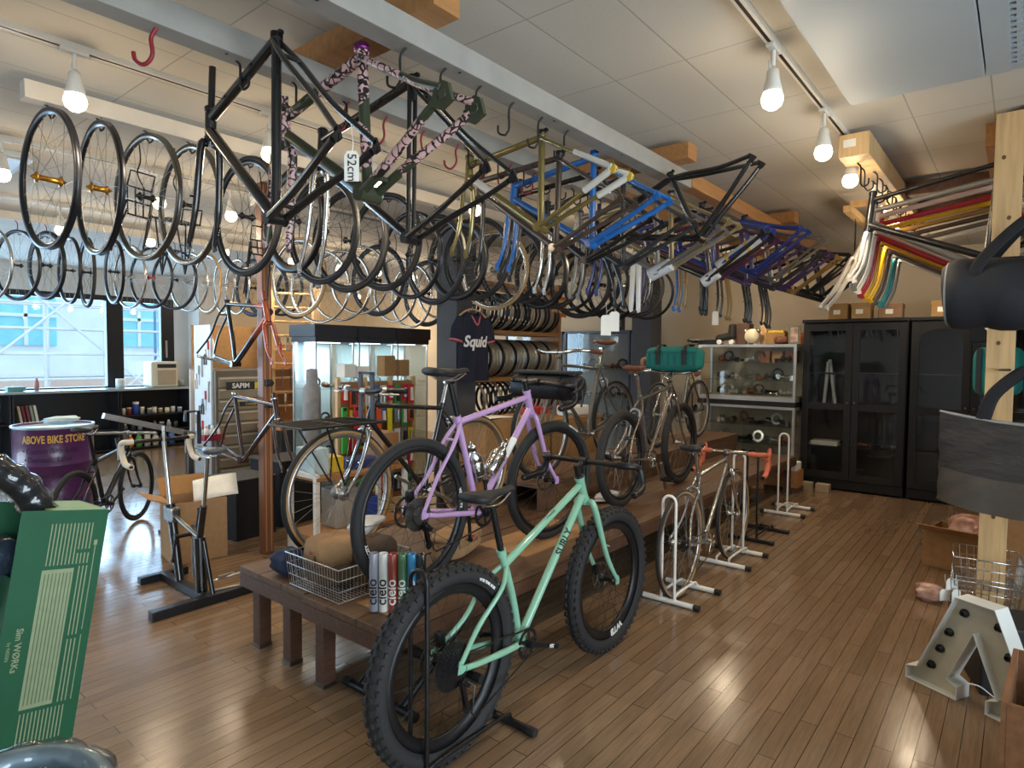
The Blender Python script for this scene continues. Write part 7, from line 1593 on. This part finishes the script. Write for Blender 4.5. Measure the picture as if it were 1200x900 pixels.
# ---------------------------------------------------------------- shelves behind the post
t = thing('shelf_unit', 'dark shelf unit behind the pine post with teal bags', 'shelf', (5.75, -.62, 0)); mb = MB()
for x in (-.6, .6): mb = MB(); mb.box((x, 0, .95), (.03, .44, 1.9)); mb.build('upright', M_BLKWOOD, t)
for z in (.4, .85, 1.27, 1.75): mb = MB(); mb.box((0, 0, z), (1.17, .44, .03)); mb.build('shelf_board', M_WOODMID, t)
for i, (x, y, lb) in enumerate(((5.25, .12, 'teal pannier hanging left of the pine post'), (5.3, -.55, 'teal pannier on the dark shelf right of the pine post'))):
    t = thing('pannier', lb, 'bag', (x, y, 1.29 if i else 1.26), RD(-20)); mb = MB(); soft_bag(mb, (0, 0, .16), (.14, .26, .32), wob=.02, puff=.4, seed=5 + i); mb.build('bag_body', M_TEAL, t); mb = MB()
    for yy in (-.08, .08): mb.box((-.075, yy, .16), (.012, .03, .30))
    mb.build('strap', M_NYL, t)
t = thing('garment', 'black shirt with pale print hanging left of the pine post', 'clothing', (5.28, .16, 1.95)); mb = MB(); mb.box((0, 0, -.17), (.03, .26, .34), ch=.012); mb.build('cloth', M_BLKFAB, t); mb = MB(); mb.lathe([(.05, -.001), (.05, .001), (.035, .001), (.035, -.001)], c=(-.0165, .0, -.22), ax=(1, 0, 0), n=16, closed=True); mb.build('print', M_WTXT, t)
mb = MB(); mb.tube([(5.15, .16, 1.97), (5.45, .1, 1.97), (5.45, .1, 2.6)], .01, 8); tag(mb.build('hanging_rail', M_DARKST), 'thin dark rail holding the printed shirt', 'rail')
for i in range(3): mb = MB(); mb.box((0, 0, .09), (.26, .3, .18), ch=.004); tag(mb.build('box', [M_OAKDK, M_KRAFT, mat('box_7a6448', '7a6448', .8)][i], None, (5.35 + .34 * i, -.6, .87)), '%s box on the dark shelf unit behind the bags' % ['dark', 'kraft', 'brown'][i], 'box')

# ---------------------------------------------------------------- floor things at the right
t = open_box('brown open cardboard box with plastic packets behind the wire baskets', (5.55, .30, 0), .38, .36, .26, RD(-12), M_KRAFT, flaps=((-1, 0, -25),))
t = thing('plastic_bag', 'clear plastic packets spilling out of the brown floor box', 'plastic bag', (5.55, .26, .06)); mb = MB(); soft_bag(mb, (0, 0, .14), (.26, .24, .34), wob=.16, puff=.7, seed=41); mb.build('film', mat('pinkish_film', 'c8a898', .25, 0, .3, 12, bump=.6, bscale=25, col2='8a4a38'), t)
t = thing('plastic_bag', 'small clear plastic bag on the floor left of the wire baskets', 'plastic bag', (4.62, .40, 0)); mb = MB(); soft_bag(mb, (0, 0, .05), (.14, .14, .11), wob=.16, puff=.7, seed=43); mb.build('film', MATS['pinkish_film'], t)
for i, (x, y, w, d, h_) in enumerate(((5.6, -.12, .36, .34, .62), (4.6, -.32, .4, .36, .58), (4.6, -.32, .36, .34, .3))):
    t = thing('carton', ['upright brown carton against the dark shelves', 'large printed carton at the right edge under the tote', 'smaller carton stacked on the printed carton at right'][i], 'box', (x, y, .0 if i < 2 else .583), RD(-10)); mb = MB(); mb.box((0, 0, h_ / 2), (w, d, h_), ch=.004); mb.build('carton_body', M_CARD, t); mb = MB(); mb.box((-w / 2 - .001, 0, h_ / 2), (.002, .05, h_)); mb.build('tape', mat('pack_tape', 'b8a070', .35), t)
    if i == 1: lettering('THIS SIDE UP', .03, (-w / 2 - .0022, 0.06, h_ * .75), (0, -1, 0), (0, 0, 1), M_BTXT, t) if False else None
def wire_basket(label, c, w, d, h, rz, grp=None, n=9, m=M_CHROME, flare=1.08, tl=(0, 0)):
    t = thing('wire_basket', label, 'basket', c, rot=(tl[0], tl[1], rz), group=grp); mb = MB()
    for k in range(4):
        q = 1 + (flare - 1) * k / 3; z = .004 + (h - .004) * k / 3; r = .0042 if k == 3 else .0026
        mb.tube([(-w / 2 * q, -d / 2 * q, z), (w / 2 * q, -d / 2 * q, z), (w / 2 * q, d / 2 * q, z), (-w / 2 * q, d / 2 * q, z)], r, 6, closed=True)
    for i in range(n + 1):
        k = -1 + 2 * i / n
        for s in (-1, 1): mb.tube([(w / 2 * k, s * d / 2, .004), (w / 2 * k * flare, s * d / 2 * flare, h)], .0022, 5); mb.tube([(s * w / 2, d / 2 * k, .004), (s * w / 2 * flare, d / 2 * k * flare, h)], .0022, 5)
        mb.tube([(w / 2 * k, -d / 2, .004), (w / 2 * k, d / 2, .004)], .0022, 5)
    mb.build('wire', m, t); return t
for i in range(4): wire_basket(['bottom basket of the stack of chromed wire baskets', 'second wire basket from the bottom of the stack', 'third wire basket from the bottom of the stack', 'topmost chromed wire basket of the stack'][i], (3.98, .105, .002 + .118 * i), .26, .26, .15, RD(-4 + 3 * i), 'stacked wire baskets')
for i, (y, z, x) in enumerate(((.235, .36, 3.84), (.262, .30, 3.835), (.215, .31, 3.832))): price_tag('white paper tag dangling from the wire baskets, %s' % ['highest', 'left', 'right'][i], (x, y, z + .03), RD(-60 + 10 * i), .052, .06)
# marquee letter A
M_LET = mat('white_painted_tin', 'dcdcd6', .45, 0, .05, 6, bump=.02); M_LETF = mat('worn_tin_face', 'c4bea8', .5, 0, .1, 5)
a0 = V((3.45, .36, 0)); a1 = V((3.25, -.03, 0)); ux = (a1 - a0).normalized()
t = thing('marquee_letter', 'white tin marquee letter A with bulb sockets on the floor at right', 'letter', a0, atan2(ux.y, ux.x))
Hl = .45; Wl = .47; KX = 1.2
outl = [(0, 0), (.215, 0), (.215, .065), (.165, .075), (.200, .195), (.270, .195), (.305, .075), (.255, .065), (.255, 0), (Wl, 0), (Wl, .055), (.425, .068), (.325, Hl), (.145, Hl), (.045, .068), (0, .055)]
outl = [(0, 0), (.185, 0), (.185, .055), (.150, .075), (.235, .32), (.320, .075), (.285, .055), (.285, 0), (Wl, 0), (Wl, .055), (.43, .07), (.30, Hl), (.17, Hl), (.04, .07), (0, .055)]
outl = [(x * KX, z + .004) for x, z in outl]; mb = MB(); dpt = .09; wallt = .004; k = len(outl)
mb.prism(outl, (0, .02, 0), (1, 0, 0), (0, 0, 1), .004, 1)
vs = []
for y in (-.028, .065):
    vs += [V((x, y, z + .0)) for x, z in outl]
mb.add(vs, [(i, (i + 1) % k, k + (i + 1) % k, k + i) for i in range(k)], 0, False)
o = mb.build('letter_body', [M_LET, M_LETF], t); sm_ = o.modifiers.new('thickness', 'SOLIDIFY'); sm_.thickness = .003
for i, (x, z) in enumerate(((.075, .095), (.105, .185), (.135, .275), (.185, .385), (.30, .375), (.335, .265), (.37, .165), (.395, .09))):
    mb = MB(); mb.lathe([(.018, .0), (.019, .006), (.013, .008), (.012, .024), (.009, .024), (.009, .01)], c=(x * KX, .018, z), ax=(0, -1, 0), n=16); mb.build('bulb_socket', M_MATTE, t)
mb = MB(); mb.tube(smooth([(.22, .06, .06), (.25, .10, .05), (.30, .12, .02), (.36, .14, .006)], 4), .003, 6); mb.build('cord', M_PAPER, t)
mb = MB(); mb.box((0, 0, .16), (.28, .24, .32), ch=.01); tag(mb.build('storage_box', M_MATTE, None, (3.62, .02, 0), (0, 0, .3)), 'black box standing behind the marquee letter', 'storage box')
# wooden box at the bottom right corner
t = thing('wooden_crate', 'brown wooden crate at the bottom right corner', 'crate', (2.72, -.19, 0), RD(-3)); mb = MB(); w, d, h_ = .5, .38, .42; th = .014
mb.box((0, d / 2 - th / 2, h_ / 2 + .02), (w, th, h_ - .04)); mb.box((0, -d / 2 + th / 2, h_ / 2 + .02), (w, th, h_ - .04)); mb.box((-w / 2 + th / 2, 0, h_ / 2 + .02), (th, d - .03, h_ - .04)); mb.box((w / 2 - th / 2, 0, h_ / 2 + .02), (th, d - .03, h_ - .04)); mb.box((0, 0, .03), (w - .03, d - .03, .02)); mb.build('crate_body', M_OAKDK if False else mat('walnut_crate', '80583a', .5, 0, .2, 5, stretch=(1, 8, 8)), t)
mb = MB()
for x in (-.23, .23):
    for y in (-.17, .17): mb.box((x, y, .02), (.03, .03, .04))
mb.build('foot', M_OAKDK, t)
t = thing('cloth_roll', 'pale rolled cloth in the wooden crate', 'cloth', (2.66, -.12, .05)); mb = MB(); mb.tube([(0, 0, 0), (.01, 0, .24)], .04, 16); mb.tube([(.01, 0, .24), (.01, 0, .2)], .02, 12); mb.build('roll', M_PAPER, t)
t = thing('cloth_roll', 'blue folded cloth in the wooden crate', 'cloth', (2.80, -.16, .05)); mb = MB(); soft_bag(mb, (0, 0, .15), (.14, .2, .28), wob=.05, puff=.5, seed=51); mb.build('cloth', M_DENM, t)
# ---------------------------------------------------------------- daylight, camera, view
wd = D.worlds.new('sky'); SC.world = wd; wd.use_nodes = True; nt = wd.node_tree; bg = nt.nodes['Background']
sk = nt.nodes.new('ShaderNodeTexSky'); sk.sky_type = 'HOSEK_WILKIE'; sk.turbidity = 4; sk.sun_direction = (-.5, .3, .8)
mx = nt.nodes.new('ShaderNodeMixRGB'); mx.inputs[0].default_value = .55; mx.inputs[2].default_value = (.62, .80, 1, 1)
nt.links.new(sk.outputs[0], mx.inputs[1]); nt.links.new(mx.outputs[0], bg.inputs[0]); bg.inputs[1].default_value = 3
def area(name, loc, rot, sx, sy, e, col):
    l = D.lights.new(name, 'AREA'); l.shape = 'RECTANGLE'; l.size = sx; l.size_y = sy; l.energy = e; l.color = col
    o = D.objects.new(name, l); COL.objects.link(o); o.location = loc; o.rotation_euler = rot; return o
# daylight that comes in through the storefront windows and the left window
area('storefront_daylight', (X0 - .3, 8.7, 1.35), (0, RD(-90), 0), 1.9, 3.9, 150, (.74, .87, 1))
area('side_daylight', (.4, Y0 - .3, 1.35), (RD(90), 0, 0), 5.2, 1.9, 210, (.85, .92, 1))
area('window_daylight', (1.3, Y1 + .3, 1.65), (RD(-90), 0, 0), 6.2, 1.4, 330, (.42, .68, 1))
cam = D.cameras.new('camera'); co = D.objects.new('camera', cam); COL.objects.link(co); SC.camera = co
cam.sensor_fit = 'HORIZONTAL'; cam.sensor_width = 36; cam.lens = 737 / 1200 * 36; cam.clip_start = .02
yaw, pit, rol = RD(39.0), RD(-2.64), RD(.47)
F = V((cos(yaw) * cos(pit), sin(yaw) * cos(pit), sin(pit))); Rt = F.cross(V((0, 0, 1))).normalized(); U = Rt.cross(F)
Rt, U = Rt * cos(rol) + U * sin(rol), U * cos(rol) - Rt * sin(rol)
co.matrix_world = MX(((Rt.x, U.x, -F.x, 0), (Rt.y, U.y, -F.y, 0), (Rt.z, U.z, -F.z, 1.5), (0, 0, 0, 1)))
SC.view_settings.view_transform = 'Standard'; SC.view_settings.look = 'None'; SC.view_settings.gamma = 1; SC.view_settings.use_curve_mapping = False
SC.view_settings.exposure = .27
SC.cycles.max_bounces = 6; SC.cycles.transparent_max_bounces = 24; SC.cycles.sample_clamp_indirect = 6; SC.cycles.use_denoising = True
